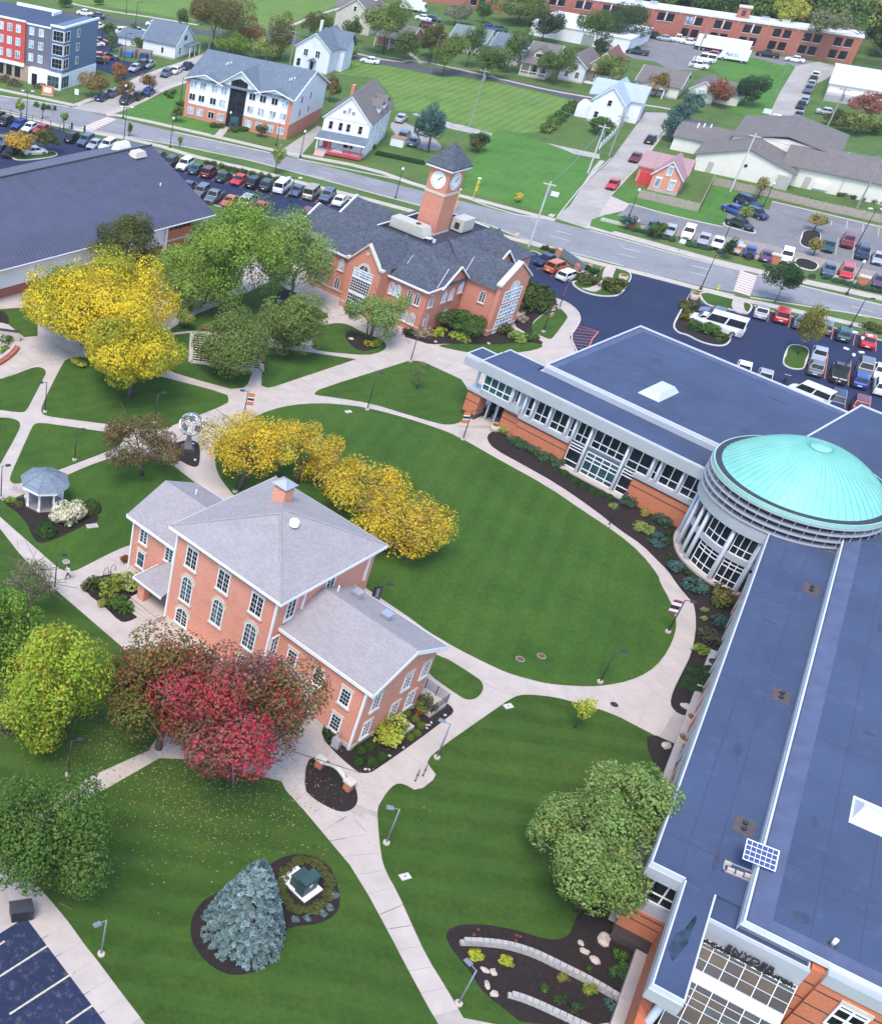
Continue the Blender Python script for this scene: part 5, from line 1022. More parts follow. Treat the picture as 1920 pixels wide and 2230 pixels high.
gable(MB(), 3.0, 10.6, 5.0, 11.0, 5.1, 8.3, 'u').build('cross_roof', SH_BLUE, H2); q = MB(); gable_wall(q, 8.5,10.0,5.4,10.6,0,5.1,7.9,'u'); q.build('cross_wing', MATS['pale_siding'], H2)
for u in (2.6,5.6): win(H2, u, 0, 3.3, '-v', 1.0, 1.4, 2, 2, .1)
win(H2, 1.2, 0, .9, '-v', .9, 1.6, 1, 2, .1); part(H2, 'door', GLASS, (4.2,5.0,-.06,0,.3,2.3)); part(H2, 'chimney', CREAM, (1.2,1.8,9.0,9.6,6.5,9.4)); gable(MB(), 3.8,5.6,-1.4,0,2.5,3.2,'v').build('door_hood', SH_BLUE, H2)
H3 = house('weathered beige house with brown roof behind the pale blue-white house', 'house', px('b',1060,195), 10, 12, 4.8, 3.4, plain('beige_siding', (.55,.50,.42), .7, .1, .8), SH_BROWN, 'v'); win(H3, 5, 0, 5.3, '-v', .8, 1.1, 1, 2, .1); gable(MB(), -3, 5, 5, 11, 4.6, 7.6, 'u').build('cross_roof', SH_BROWN, H3); part(H3, 'chimney', WHITE, (6.8,7.5,8,8.7,7,9.6))
H4 = house('brick bungalow with a deep porch under a spreading tree', 'house', px('b',1350,300), 8.5, 9, 2.6, 2.2, BRICK3, SH_BROWN, 'u'); part(H4, 'porch_roof', SH_BROWN, (0,8.5,-2.4,0,2.4,2.6)); [part(H4, 'porch_post', WHITE, (u,u+.2,-2.3,-2.1,0,2.4)) for u in (.1,4,8.2)]; win(H4, 4, 0, .9, '-v', 1.4, 1.2)
# --- row along the back street
H5 = house('bungalow with green hip-like roof and a small dormer behind street trees', 'house', px('c',245,365), 9, 10, 2.6, 2.6, CREAM, SH_GREEN, 'u'); q = MB(); gable_wall(q, 3.6,6.0,1.0,4,2.8,4.2,4.9,'v'); q.build('dormer', CREAM, H5); gable(MB(), 3.3,6.3,.7,4.5,4.1,5.1,'v').build('dormer_roof', SH_GREEN, H5); win(H5, 4.8, 1.0, 3.2, '-v', 1.4, .8, 3, 1, .07); win(H5, 2, 0, .8, '-v', 1.2, 1.2)
H6 = house('white house with blue-grey roof and front gable behind street trees', 'house', px('c',545,450), 7.5, 10, 3.2, 2.6, WHITE_SIDING, SH_BLUE, 'u'); q = MB(); gable_wall(q, 3.2,6.2,-1.2,3,0,3.2,4.8,'v'); q.build('front_gable', WHITE_SIDING, H6); gable(MB(), 2.9,6.5,-1.5,3,3.1,5.0,'v').build('front_gable_roof', SH_BLUE, H6); win(H6, 4.7, -1.2, 1.0, '-v', 1.0, 1.3); win(H6, 1.6, 0, .9, '-v', 1.0, 1.3)
H7 = house('tan storey-and-a-half house with brown roof, dormer and white railed porch', 'house', px('c',795,545), 6.6, 12, 3.1, 3.2, plain('tan_siding', (.52,.46,.38), .7, .08, .8), SH_BROWN, 'u'); q = MB(); gable_wall(q, 1.6,4.2,1.2,4,3.2,5.0,6.0,'v'); q.build('dormer', MATS['tan_siding'], H7); gable(MB(), 1.3,4.5,.9,5,4.9,6.2,'v').build('dormer_roof', SH_BROWN, H7); win(H7, 2.9, 1.2, 3.9, '-v', 1.5, .8, 3, 1, .07)
part(H7, 'porch_floor', CONC, (.1,6.4,-2.0,0,0,.5)); [part(H7, 'porch_post', WHITE, (u,u+.16,-1.95,-1.8,.5,2.8)) for u in (.15,2.2,4.3,6.2)]; part(H7, 'porch_roof', SH_BROWN, (-.2,6.8,-2.2,-.02,2.8,2.98)); part(H7, 'porch_rail', WHITE, (.2,6.2,-1.95,-1.88,1.1,1.22)); part(H7, 'door', METAL_D, (2.6,3.5,-.05,0,.5,2.4)); win(H7, 5.2, 0, .9, '-v', .9, 1.4)
H8 = house('narrow grey-white house with brown roof behind a round street tree', 'house', px('c',1075,590), 5.6, 13, 3.6, 2.0, plain('dull_white_siding', (.66,.66,.68), .7, .08, .8), SH_BROWN, 'v'); win(H8, 1.6, 0, 1.0, '-v', .8, 1.3); win(H8, 4.0, 0, 1.0, '-v', .8, 1.3)
H9 = house('pale yellow house with maroon roof and white columned porch', 'house', px('c',1280,600), 5.6, 11, 3.9, 2.8, plain('yellow_siding', (.72,.66,.44), .7, .05, .8), plain('maroon_shingle', (.20,.075,.07), .9, .2, 3), 'v'); part(H9, 'porch_roof', MATS['maroon_shingle'], (-.4,5.0,-2.3,0,2.3,2.45)); [part(H9, 'porch_post', WHITE, (u,u+.25,-2.2,-1.95,.3,2.3)) for u in (-.2,2.2,4.6)]; part(H9, 'porch_floor', WHITE, (-.3,5.0,-2.3,0,0,.35)); win(H9, 2.8, 0, 3.8, '-v', .6, 1.0, 1, 2, .08); win(H9, 2.0, 0, .9, '-v', .9, 1.3)
H10 = house('low bungalow with brown roof and a wide gabled porch', 'house', px('d',-10,655), 9.5, 12, 2.5, 2.3, CREAM, SH_BROWN, 'u'); q = MB(); gable_wall(q, 1.0,7.0,-2.2,3,1.9,2.3,3.6,'v'); q.build('porch_gable', CREAM, H10); gable(MB(), .7,7.3,-2.5,4,2.2,3.8,'v').build('porch_roof', SH_BROWN, H10); [part(H10, 'porch_post', WHITE, (u,u+.25,-2.15,-1.9,0,2.0)) for u in (1.1,3.9,6.6)]; win(H10, 4.0, 0, .8, '-v', 1.4, 1.1); part(H10, 'door', METAL_D, (2.0,2.9,-.05,0,0,2.0))
H11 = house('cream ranch house with brown roof beside a red maple', 'house', px('d',375,715), 5.2, 9, 2.6, 1.9, plain('pale_cream_siding', (.70,.65,.56), .7, .05, .8), SH_BROWN, 'v'); win(H11, 2.4, 0, 1.7, '-v', 1.3, .9, 2, 2, .09, glass=GLASS_L); gable(MB(), 3, 10.5, 2.0, 10, 2.4, 4.2, 'u').build('side_roof', SH_BROWN, H11); q = MB(); gable_wall(q, 5.2,10.2,2.4,9.6,0,2.4,4.0,'u'); q.build('side_wing', MATS['pale_cream_siding'], H11); win(H11, 7.4, 2.4, .8, '-v', 1.2, 1.0)
H12 = house('white house with pale blue roof beside the white picket fence', 'house', px('c',1290,895), 6.4, 11, 4.4, 2.9, WHITE_SIDING, plain('pale_blue_roof', (.36,.42,.52), .8, .08, 1.5), 'v'); gable(MB(), -2.0,9.3,4.6,9.6,4.3,7.2,'u').build('cross_roof', MATS['pale_blue_roof'], H12); q = MB(); gable_wall(q, 6.3,9.0,5,9.2,0,4.3,6.9,'u'); q.build('cross_wing', WHITE_SIDING, H12); part(H12, 'rear_lean_to', WHITE_SIDING, (-3.0,0,1.5,7,0,2.5)); win(H12, 3.4, 0, 3.6, '-v', .8, 1.1, 1, 2, .09); win(H12, 1.5, 0, .9, '-v', .8, 1.2, 1, 2, .09)
H13 = house('small red brick house with pink roof inside a timber fence', 'house', px('R',672,462), 4.9, 6.5, 3.1, 2.5, BRICK, SH_PINK, 'v'); gable(MB(), -3.4,5.4,3.2,8.2,2.9,5.2,'u').build('cross_roof', SH_PINK, H13); q = MB(); gable_wall(q, -3.0,.1,3.6,7.8,0,2.9,4.9,'u'); q.build('cross_wing', BRICK, H13)
for u in (1.2,3.6): win(H13, u, 0, .8, '-v', .75, 1.5, 1, 2, .1, glass=GLASS_L, lintel=WHITE)
win(H13, 2.45, 0, 3.2, '-v', .7, 1.4, 1, 2, .1, glass=GLASS_L, lintel=WHITE); part(H13, 'porch', RP, (-2.4,-.1,2.0,3.6,0,2.3)); part(H13, 'plinth', CONC, (-.05,4.95,-.06,0,0,.5))
# --- cream warehouses with grey roofs
WH = thing('cream_warehouse', 'cream walled warehouse with grey-brown gable roofs behind the pink-roofed house', 'warehouse', W('R',880,365), AZ)
q = MB(); gable_wall(q, 0,16.5,0,13,0,2.9,5.3,'v'); q.build('wall', CREAM, WH); gable(MB(), -.6,17.2,-.4,13,2.9,5.6,'v').build('roof', SH_BROWN, WH)
q = MB(); gable_wall(q, 4,22,10,28,0,5.0,6.2,'v'); q.build('rear_wall', CREAM, WH); gable(MB(), 3.6,22.4,9.6,28.4,5.0,6.8,'v').build('rear_roof', SH_BROWN, WH); q = MB(); gable_wall(q, -6,4,11,22,0,2.8,4.2,'u'); q.build('side_wall', CREAM, WH); gable(MB(), -6.4,4.0,10.6,22.4,2.7,4.4,'u').build('side_roof', SH_BROWN, WH)
part(WH, 'door', plain('grey_door', (.42,.40,.36), .7, .05, 1), (2.4,3.4,-.05,0,0,2.0)); part(WH, 'loading_porch', MATS['grey_door'], (14.4,16.6,-.9,0,0,2.4)); MB().lathe([(.3,0),(.3,.05)], 12).build('round_vent', METAL_D, WH, loc=(8.6,-.03,2.6)).rotation_euler = (math.pi/2,0,0)
for u, v in ((-3,15),(-2,15.6),(-.8,16)): MB().tube([(u,v,3.5),(u,v,4.9)], .15, 6).build('roof_pipe', WHITE, WH)
WH2 = thing('cream_warehouse', 'long cream shed with a single grey-brown roof beside the parking fence', 'warehouse', W('R',1280,428), AZ)
q = MB(); gable_wall(q, 0,48,0,16,0,3.5,5.6,'u'); q.build('wall', CREAM, WH2); gable(MB(), -.5,48.5,-.5,16.5,3.5,5.8,'u').build('roof', SH_BROWN, WH2); part(WH2, 'door', MATS['grey_door'], (4.2,5.3,-.05,0,0,2.1)); part(WH2, 'wall_cabinet', CREAM, (6.0,8.4,-.5,0,.5,1.6)); part(WH2, 'downspout', METAL_L, (10.2,10.3,-.08,0,0,3.4))
for u, v in ((9,7),(17,6)): MB().tube([(u,v,5.0),(u,v,6.0)], .12, 6).build('roof_pipe', METAL_L, WH2)
# --- brick factory
fb = G(*px('d',1455,462))+Vector((math.sin(math.radians(28.5)),math.cos(math.radians(28.5)),0))*3; FA = thing('brick_factory', 'long two-storey red brick factory with pale roof edge and many dark windows', 'factory', fb, -28.5)
Lf = 170.0; part(FA, 'wall', BRICK4, (-Lf,3.4,0,8.5,0,6.5)); rf = part(FA, 'roof', plain('pale_roof', (.62,.64,.66), .7, .08, .5), (-Lf,3.6,.3,8.6,6.5,6.7)); part(rf, 'parapet', plain('pale_green_trim', (.60,.66,.62), .7, .08, .8), (-Lf,3.6,-.25,.3,6.4,6.82))
k = 0
for i in range(24):
    u0 = 3.0-7.2*i
    part(FA, 'pilaster', BRICK4, (u0-.35,u0+.35,-.3,0,0,6.4))
    for du in (-2.3,-4.7):
        win(FA, u0+du, 0, 3.9, '-v', 1.7, 1.9, 3, 3, .05, glass=random.choice([GLASS, GLASS, GLASS_L]) if 4 < i < 6 else GLASS, frame=METAL_D, sill=STONE)
        if i < 6 or i % 5 == 3: win(FA, u0+du, 0, .9, '-v', 1.7, 1.9, 3, 3, .05, frame=METAL_D, sill=STONE)
    if i > 2: part(FA, 'white_downpipe', WHITE, (u0-3.6,u0-3.4,-.12,0,4.0,6.2))
st_ = part(FA, 'stair_tower', BRICK4, (-27,-24,2.5,5.5,6.7,9.2)); part(st_, 'tower_cap', STONE, (-27.2,-23.8,2.3,5.7,9.2,9.45)); part(st_, 'louvre', BRICKD, (-26,-25,2.46,2.5,7.2,8.6))
for u in (-3,-15,-20,-48,-52,-75): part(FA, 'roof_unit', METAL_L, (u-1,u+1,3,5,6.7,7.6))
part(FA, 'door', METAL_D, (-23.6,-22.0,-.05,0,0,2.2)); part(FA, 'door', METAL_D, (-84,-82,-.05,0,0,2.2))
# --- white metal building and white-roofed building
MBD = thing('white_metal_building', 'white metal building with a pale ribbed roof beside the line of parked cars', 'building', W('d',1365,700), -32); q = MB(); gable_wall(q, 0,40,0,24,0,3.3,4.6,'u'); q.build('wall', CREAM, MBD); r = gable(MB(), -.4,40.4,-.4,24.4,3.4,4.9,'u').build('roof', plain('pale_metal_roof', (.70,.72,.74), .5, .05, .6), MBD)
for i in range(26): part(MBD, 'roof_rib', plain('roof_rib_pale', (.58,.60,.63), .5, .05, 1), (.8+1.5*i,.86+1.5*i,-.35,.0,3.42,3.5)) if i % 2 == 0 else None
part(MBD, 'window', BRICKD, (9.5,11.2,-.05,0,1.7,2.7)); part(MBD, 'lower_wall', plain('grey_block', (.36,.35,.36), .8, .1, 2), (0,12,-3.0,-.1,0,1.4))
WR = thing('white_roofed_building', 'white flat-roofed building half hidden behind dark trees before the factory', 'building', W('X',880,330), -38); part(WR, 'wall', WHITE_SIDING, (-12,14,0,20,0,3.2)); part(WR, 'roof', WHITE, (-12.2,14.2,-.2,20.2,3.2,3.45)); part(WR, 'door', METAL_L, (2,5,-.05,0,0,2.6))
# --- fences, dumpster pen
TIMB = plain('weathered_timber', (.36,.30,.26), .9, .15, 2, fine=.4)
def fence(label, s, h, mat, board=.3, gap=.02, name='timber_fence', group=None, post=True):
    p = poly(s); t = thing(name, label, 'fence', p[0], 0, group); o = p[0]
    me = None
    for a, b in zip(p, p[1:]):
        L = (b-a).length; n = max(1, int(L/board)); az = math.atan2((b-a).y, (b-a).x); 
        me = me or MB().box(0, board-gap, -.02, .02, .05, h).mesh('board', mat)
        for i in range(n): q = a.lerp(b, i/n)-o; obj('board', me, t, (q.x, q.y, random.uniform(-.03,.03)), az)
        for i in range(0, n+1, 8): q = a.lerp(b, min(1, i/n))-o; MB().box(-.07,.07,.03,.16,0,h+.1).build('post', mat, t, loc=(q.x,q.y,0), rz=az)
    return t
fence('low grey timber board fence around the small brick house garden', 'R 620,500 910,568 980,425', 1.5, TIMB, .34)
fence('long grey timber board fence along the north-east car park', 'R 980,440 1250,500 1500,560 1784,622 2000,670', 1.4, TIMB, .36)
fence('white picket fence running beside the side street', 'R 445,272 520,200 540,150', 1.3, WHITE, .3)
dp = thing('dumpster_pen', 'open-fronted weathered timber pen around the blue dumpsters', 'enclosure', W('a',960,460), -20); [part(dp, 'panel', TIMB, b) for b in ((0,7.6,2.4,2.5,0,2.0),(0,.1,0,2.4,0,2.0),(7.5,7.6,0,2.4,0,2.0),(3.7,3.8,0,2.4,0,2.0))]
for i, u in enumerate((1.2,5.0)):
    q = Matrix.Rotation(math.radians(-20),3,'Z') @ Vector((u,.6,0)); o = thing('dumpster', ('blue dumpster in the left bay of the timber pen','dark blue dumpster in the right bay of the timber pen')[i], 'dumpster', Vector(dp.location)+q, -20); c_ = plain('dumpster_blue%d' % i, ((.05,.22,.5),(.03,.07,.16))[i], .6, .1, 2)
    MB().frustum((0,1.7,.1,1.3),(-.1,1.8,0,1.4),.1,1.2).build('bin', c_, o); part(o, 'lid', c_, (-.1,1.8,0,1.4,1.22,1.3))
# iron railing along the west car park
ir = thing('iron_railing', 'black iron railing along the sidewalk of the west car park', 'railing', W('a',0,925), 0); p = poly('a 0,925 260,985 560,1070'); o = p[0]
for a, b in zip(p, p[1:]):
    n = max(2, int((b-a).length/2.2)); az = math.atan2((b-a).y,(b-a).x); L = (b-a).length; q = a-o
    for i in range(n+1): qq = a.lerp(b, i/n)-o; part_ = MB().box(-.05,.05,-.05,.05,0,1.3).build('post', METAL_D, ir, loc=(qq.x,qq.y,0))
    MB().box(0,L,-.02,.02,1.1,1.15).build('rail', METAL_D, ir, loc=(q.x,q.y,0), rz=az); MB().box(0,L,-.02,.02,.25,.3).build('rail', METAL_D, ir, loc=(q.x,q.y,0), rz=az)
# ================================================================== trees and shrubs
def proj(p):
    d = Vector(p)-Vector((0,0,HCAM)); z = d.dot(FW); return (CX+F_*d.dot(R2)/z, CY+F_*d.dot(D2)/z)
def ppm(p): return F_/(Vector(p)-Vector((0,0,HCAM))).dot(FW)
def leaf_mesh(name, P, Nn, size, tint, rng, aspect=1.5):
    n = len(P); t = rng.normal(size=(n,3)); t -= Nn*np.sum(t*Nn, 1, keepdims=True); t /= np.linalg.norm(t, axis=1, keepdims=True)+1e-9
    b = np.cross(Nn, t); s = (size*rng.uniform(.6, 1.35, n))[:,None]
    fold = Nn*s*.18
    V = np.stack([P-t*s*aspect*.5, P+b*s*.42-fold, P+t*s*aspect*.5, P-b*s*.42-fold], 1).reshape(-1,3)
    me = bpy.data.meshes.new(name); me.vertices.add(4*n); me.vertices.foreach_set('co', V.astype(np.float32).ravel())
    me.loops.add(4*n); me.loops.foreach_set('vertex_index', np.arange(4*n, dtype=np.int32))
    me.polygons.add(n); me.polygons.foreach_set('loop_start', np.arange(0,4*n,4,dtype=np.int32)); me.polygons.foreach_set('loop_total', np.full(n,4,np.int32))
    a = me.attributes.new('tint', 'FLOAT_COLOR', 'FACE'); c = np.ones((n,4), np.float32); c[:,:3] = tint; a.data.foreach_set('color', c.ravel())
    me.materials.append(LEAF); me.update(calc_edges=True); return me
def crown_points(c, r, rz, n, rng, nl=14, rough=.34, fill=.18, flat=0.0):
    """many leaf clumps over an uneven crown: returns positions, normals and clump ids"""
    dirs = rng.normal(size=(nl,3)); dirs[:,2] = np.abs(dirs[:,2])*.9-.35+rng.uniform(-.25,.25,nl); dirs /= np.linalg.norm(dirs, axis=1, keepdims=True)
    cen = dirs*np.array([r,r,rz])*rng.uniform(.40,.80,(nl,1)); lr = rng.uniform(rough*.62, rough*1.6, nl)
    cen = np.vstack([cen, [[0,0,0]]]); lr = np.append(lr, .55); w = lr**2; w[-1] *= .5; w /= w.sum()
    L = rng.choice(nl+1, n, p=w); d = rng.normal(size=(n,3)); d /= np.linalg.norm(d, axis=1, keepdims=True)
    # sub-clumps inside each lobe
    sub = rng.normal(size=(nl+1,26,3)); sub /= np.linalg.norm(sub, axis=2, keepdims=True); kw = rng.exponential(1.0,26)+.06; k = rng.choice(26, n, p=kw/kw.sum())
    d = d*.55+sub[L,k]*.75; d /= np.linalg.norm(d, axis=1, keepdims=True)
    rad = np.where(rng.random(n) < fill, rng.uniform(.3,.8,n), rng.uniform(.80,1.1,n))
    rr = np.array([r,r,rz])[None,:]*lr[L][:,None]
    P = cen[L]+d*rr*rad[:,None]
    N_ = d+rng.normal(size=(n,3))*.42+np.array([0,0,.3]); N_ /= np.linalg.norm(N_, axis=1, keepdims=True)
    return P+np.array(c), N_, L*26+k
def tints(ids, pal, rng, jit=.13, mixlobe=True):
    pal = np.array(pal); m_ = ids.max()+1
    lobe = rng.integers(0, len(pal), m_//26+1); cl = np.where(rng.random(m_) < .55, lobe[np.arange(m_)//26], rng.integers(0, len(pal), m_))
    c = pal[cl[ids]]; other = pal[rng.integers(0, len(pal), len(ids))]; u = rng.random((len(ids),1))*.45
    c = c*(1-u)+other*u; v = (.82+.36*rng.random(m_))[ids][:,None]*rng.uniform(1-jit, 1+jit, (len(ids),1)); return np.clip(c*v*1.3, 0, .9)
GREEN = [(.055,.11,.02),(.075,.14,.027),(.045,.09,.017),(.09,.15,.035)]
MGREEN = [(.075,.125,.025),(.10,.155,.035),(.125,.17,.045),(.06,.10,.02)]
LGREEN = [(.16,.25,.035),(.20,.29,.045),(.12,.20,.028),(.24,.31,.06)]
WGREEN = [(.15,.23,.06),(.20,.28,.085),(.11,.18,.04),(.24,.29,.09)]
YELLOW = [(.58,.42,.02),(.50,.39,.02),(.38,.36,.03),(.62,.45,.03),(.26,.29,.03),(.20,.24,.03)]
GOLD = [(.60,.41,.025),(.52,.35,.03),(.64,.46,.035),(.40,.29,.07),(.36,.33,.03),(.27,.25,.04)]
YGREEN = [(.24,.32,.03),(.30,.34,.04),(.19,.28,.025),(.15,.22,.02),(.40,.30,.03)]
REDS = [(.42,.02,.055),(.36,.03,.05),(.40,.04,.06),(.19,.075,.07),(.17,.085,.05),(.12,.10,.03),(.22,.11,.10),(.16,.09,.065),(.13,.11,.035),(.10,.11,.025)]
BRONZE = [(.09,.10,.02),(.13,.12,.025),(.20,.09,.035),(.07,.085,.02),(.26,.06,.045),(.12,.14,.03)]
RUST = [(.24,.10,.04),(.19,.12,.04),(.14,.12,.03),(.30,.09,.06)]
BROWN = [(.13,.09,.035),(.17,.11,.05),(.10,.08,.03),(.14,.12,.05)]
SPRUCE = [(.14,.20,.20),(.19,.26,.27),(.10,.155,.155),(.23,.30,.31)]
DARK = [(.022,.05,.018),(.03,.065,.02),(.02,.042,.016),(.04,.075,.03)]
OLIVE = [(.07,.09,.02),(.10,.11,.03),(.055,.07,.018),(.12,.12,.035)]
BLUEG = [(.06,.12,.10),(.08,.15,.13),(.045,.09,.08)]
PALE = [(.20,.25,.06),(.26,.30,.09),(.15,.20,.05)]
TREE_N = [0]; MAP = [(.12,.165,.04),(.15,.20,.05),(.095,.135,.03),(.17,.21,.06)]
def tree(b, c, rx, ry, pal, label, name='tree', k=200, size=.34, nl=15, rough=.34, group=None, trunk=.16, limbs=6, fill=.18, bare=0, cat='tree', seed=None, stems=1, low=.0):
    """b: photo pixel of the trunk foot; c: photo pixel of the crown's middle; rx, ry: crown half-extents in photo pixels"""
    TREE_N[0] += 1; rng = np.random.default_rng(100+TREE_N[0] if seed is None else seed)
    base = G(*b); s = ppm(base); hc = 3.0
    for _ in range(30):
        y = proj(base+Vector((0,0,hc)))[1]; hc += (y-c[1])/s*.8
        hc = max(.4, min(22, hc))
    cw = G(c[0], c[1], hc); cw = base+Vector((0,0,hc))+(cw-base-Vector((0,0,hc)))*.6
    sc_ = ppm(cw); dlt = math.atan2(HCAM-hc, math.hypot(cw.x, cw.y)); r = 1.16*rx/sc_; q = (1.16*ry/sc_)**2-(r*math.sin(dlt))**2
    rz = math.sqrt(max(q, (.55*r*math.cos(dlt))**2))/math.cos(dlt); rz = min(rz, 2.6*r, hc*.95+low)
    cl = cw-base; k *= 2.5; size *= .62; n = int(k*r*(r+rz)*.55)+60
    t = thing(name, label, cat, base, 0, group)
    P, Nn, ids = crown_points((cl.x,cl.y,cl.z), r, rz, n, rng, nl, rough, fill)
    m_ = P[:,2] > .08; P, Nn, ids = P[m_], Nn[m_], ids[m_]
    obj('crown', leaf_mesh('crown', P, Nn, size, tints(ids, pal, rng), rng), t)
    tb = MB(); tr = max(.07, trunk*max(1, r/3.5)); top = Vector((cl.x*.6, cl.y*.6, max(.5, hc-rz*.25)))
    for sidx in range(stems):
        o = Vector((rng.uniform(-.25,.25), rng.uniform(-.25,.25), 0)) if stems > 1 else Vector()
        tp = top+o*3; tb.tube([o, o.lerp(tp, .5)+Vector((rng.uniform(-.1,.1),rng.uniform(-.1,.1),0)), tp], [tr*1.25/stems**.4, tr*.85/stems**.4, tr*.4], 7)
    for i in range(limbs):
        a = 2*math.pi*i/limbs+rng.uniform(-.4,.4); e = Vector((cl.x+r*.62*math.cos(a), cl.y+r*.62*math.sin(a), hc+rz*rng.uniform(-.15,.5)))
        s0 = top*(.55+.4*rng.random()); mid = s0.lerp(e, .5)+Vector((0,0,.12*r)); tb.tube([s0, mid, e], [tr*.45, tr*.28, tr*.08], 5, False)
        for j in range(bare):
            e2 = e+Vector((rng.normal()*.4*r, rng.normal()*.4*r, rng.uniform(-.1,.45)*r)); tb.tube([mid.lerp(e,.6), e2], [tr*.16, .02], 4, False)
    tb.build('trunk', BARK, t, True); return t
SHR = {}
def shrub(p, rpx, pal, label, name='shrub', group=None, h=.75, k=420, size=.16, clipped=False, cat='shrub', seed=0, z=.07, sy=1.0):
    base = G(*p); s = ppm(base); r = rpx/s; key = (tuple(pal), clipped, round(size,2), seed, k)
    if key not in SHR:
        rng = np.random.default_rng(11+len(SHR)); n = int(k*2.2)
        if clipped:
            d = rng.normal(size=(n,3)); d[:,2] = np.abs(d[:,2]); d /= np.linalg.norm(d, axis=1, keepdims=True); P = d*rng.uniform(.86,1.0,(n,1)); N_ = d+rng.normal(size=(n,3))*.4; N_ /= np.linalg.norm(N_,axis=1,keepdims=True); ids = rng.integers(0,60,n)
        else:
            P, N_, ids = crown_points((0,0,.35), .95, .8, n, rng, 11, .36); m_ = P[:,2] > 0; P, N_, ids = P[m_], N_[m_], ids[m_]
        me = leaf_mesh('foliage', P, N_, size/max(.5, 1.0)*1.0, tints(ids, pal, rng), rng, 1.3)
        stem = MB(); [stem.tube([(0,0,0),(.35*math.cos(a),.35*math.sin(a),.55)], [.06,.02], 5, False) for a in (0,1.3,2.5,3.8,5)]
        core = MB().lathe([(.5,.02),(.66,.25),(.6,.5),(.35,.68),(.001,.74)], 9)
        SHR[key] = (me, stem.mesh('stem', BARK))
    t = thing(name, label, cat, base+Vector((0,0,z)), random.uniform(0,360), group); me, sm = SHR[key]
    obj('foliage', me, t, scale=(r, r*sy, r*h/.75*.9)); obj('stem', sm, t, scale=(r, r*sy, r*h/.75*.9)); return t
# ------------------------------------------------------------------ the large campus trees
tree((183,752), (212,655), 150, 108, YELLOW, 'broad golden yellow tree beside the metal-roofed hall', k=230, size=.34, nl=24, rough=.30, bare=2)
tree((282,866), (300,768), 104, 98, YELLOW, 'yellow and green tree with mulch ring on the crossing-path lawn', k=260, size=.33, nl=20, rough=.31, bare=1)
tree((178,792), (165,790), 22, 24, [(.40,.36,.03),(.22,.28,.03)], 'low yellow-green sprig tree under the broad golden tree', k=300, size=.28, nl=6)
tree((412,676), (415,604), 100, 84, LGREEN, 'bright green spreading tree left of the maple grove', k=230, size=.33, nl=22, rough=.31)
tree((481,687), (530,545), 96, 88, LGREEN, 'tall light green tree behind the maple grove', k=230, size=.33, nl=20, rough=.32)
tree((632,667), (632,568), 80, 100, WGREEN, 'feathery grey-green tree at the corner of the clock building', k=220, size=.32, nl=20, rough=.30, bare=2)
tree((396,712), (397,690), 22, 40, [(.18,.22,.05),(.24,.26,.06)], 'slim olive-yellow tree between yellow and green trees', k=260, size=.28, nl=7)
tree((495,816), (507,754), 62, 70, MAP, 'round dense green maple standing at the paver court', k=420, size=.30, nl=26, rough=.40)
tree((613,780), (628,714), 63, 68, MAP, 'round green maple with mulch ring on the lawn right of the paver court', k=420, size=.30, nl=26, rough=.40)
tree((262,610), (252,525), 72, 66, OLIVE, 'dark open pine in front of the metal roof', name='pine_tree', k=190, size=.30, nl=20, rough=.22, bare=2)
tree((318,618), (310,575), 28, 36, OLIVE, 'small dark pine below the metal roof eave', name='pine_tree', k=260, size=.28, nl=9, rough=.3)
tree((803,742), (818,682), 62, 66, WGREEN, 'airy grey-green birch in front of the brick entrance pavilion', name='birch_tree', k=170, size=.27, nl=18, rough=.26, stems=3, bare=2)
tree((990,730), (1012,702), 44, 34, GREEN, 'small rounded tree planted against the clock building corner', k=360, size=.27, nl=14)
tree((522,1066), (575,982), 96, 86, GOLD, 'golden honey locust beside the path on the oval lawn', name='honey_locust', k=165, size=.28, nl=22, rough=.28, bare=1)
tree((645,1052), (678,985), 78, 76, GOLD, 'golden honey locust between two others behind the brick hall', name='honey_locust', k=165, size=.28, nl=16, rough=.28, bare=1)
tree((744,1112), (785,1052), 92, 84, GOLD, 'golden honey locust right behind the hip-roofed hall', name='honey_locust', k=165, size=.28, nl=20, rough=.28, bare=1)
tree((838,1200), (880,1138), 98, 122, GOLD, 'tall golden honey locust with bare twigs on the oval lawn', name='honey_locust', k=170, size=.28, nl=24, rough=.27, bare=3)
tree((308,1035), (300,970), 86, 68, BROWN, 'russet-brown feathery tree beside the globe sculpture', k=190, size=.24, nl=18, rough=.24, bare=3)
tree((500,1700), (518,1568), 158, 172, REDS, 'large crimson maple in front of the brick hall', name='red_maple', k=260, size=.30, nl=30, rough=.25, bare=3, trunk=.2)
tree((345,1630), (362,1508), 142, 142, BRONZE, 'bronze-green maple beside the crimson maple', name='maple_tree', k=240, size=.30, nl=26, rough=.27, bare=1)
tree((98,1612), (106,1492), 100, 148, YGREEN, 'yellow-green upright maple on the west lawn', name='maple_tree', k=260, size=.32, nl=22, rough=.30)
tree((-10,1455), (15,1375), 88, 104, LGREEN[:3]+GREEN[:2], 'dense green tree behind the yellow-green maple', k=260, size=.30, nl=16)
tree((66,1345), (72,1275), 66, 62, [(.16,.16,.09),(.13,.13,.07),(.2,.19,.11)], 'grey thin-leaved tree beside the path lamp', k=90, size=.2, nl=14, rough=.24, bare=5, limbs=9)
tree((20,1560), (18,1560), 60, 60, [(.15,.15,.08),(.12,.14,.06)], 'grey twiggy bush behind the yellow-green maple', k=120, size=.2, nl=12, rough=.24, bare=4, limbs=8)
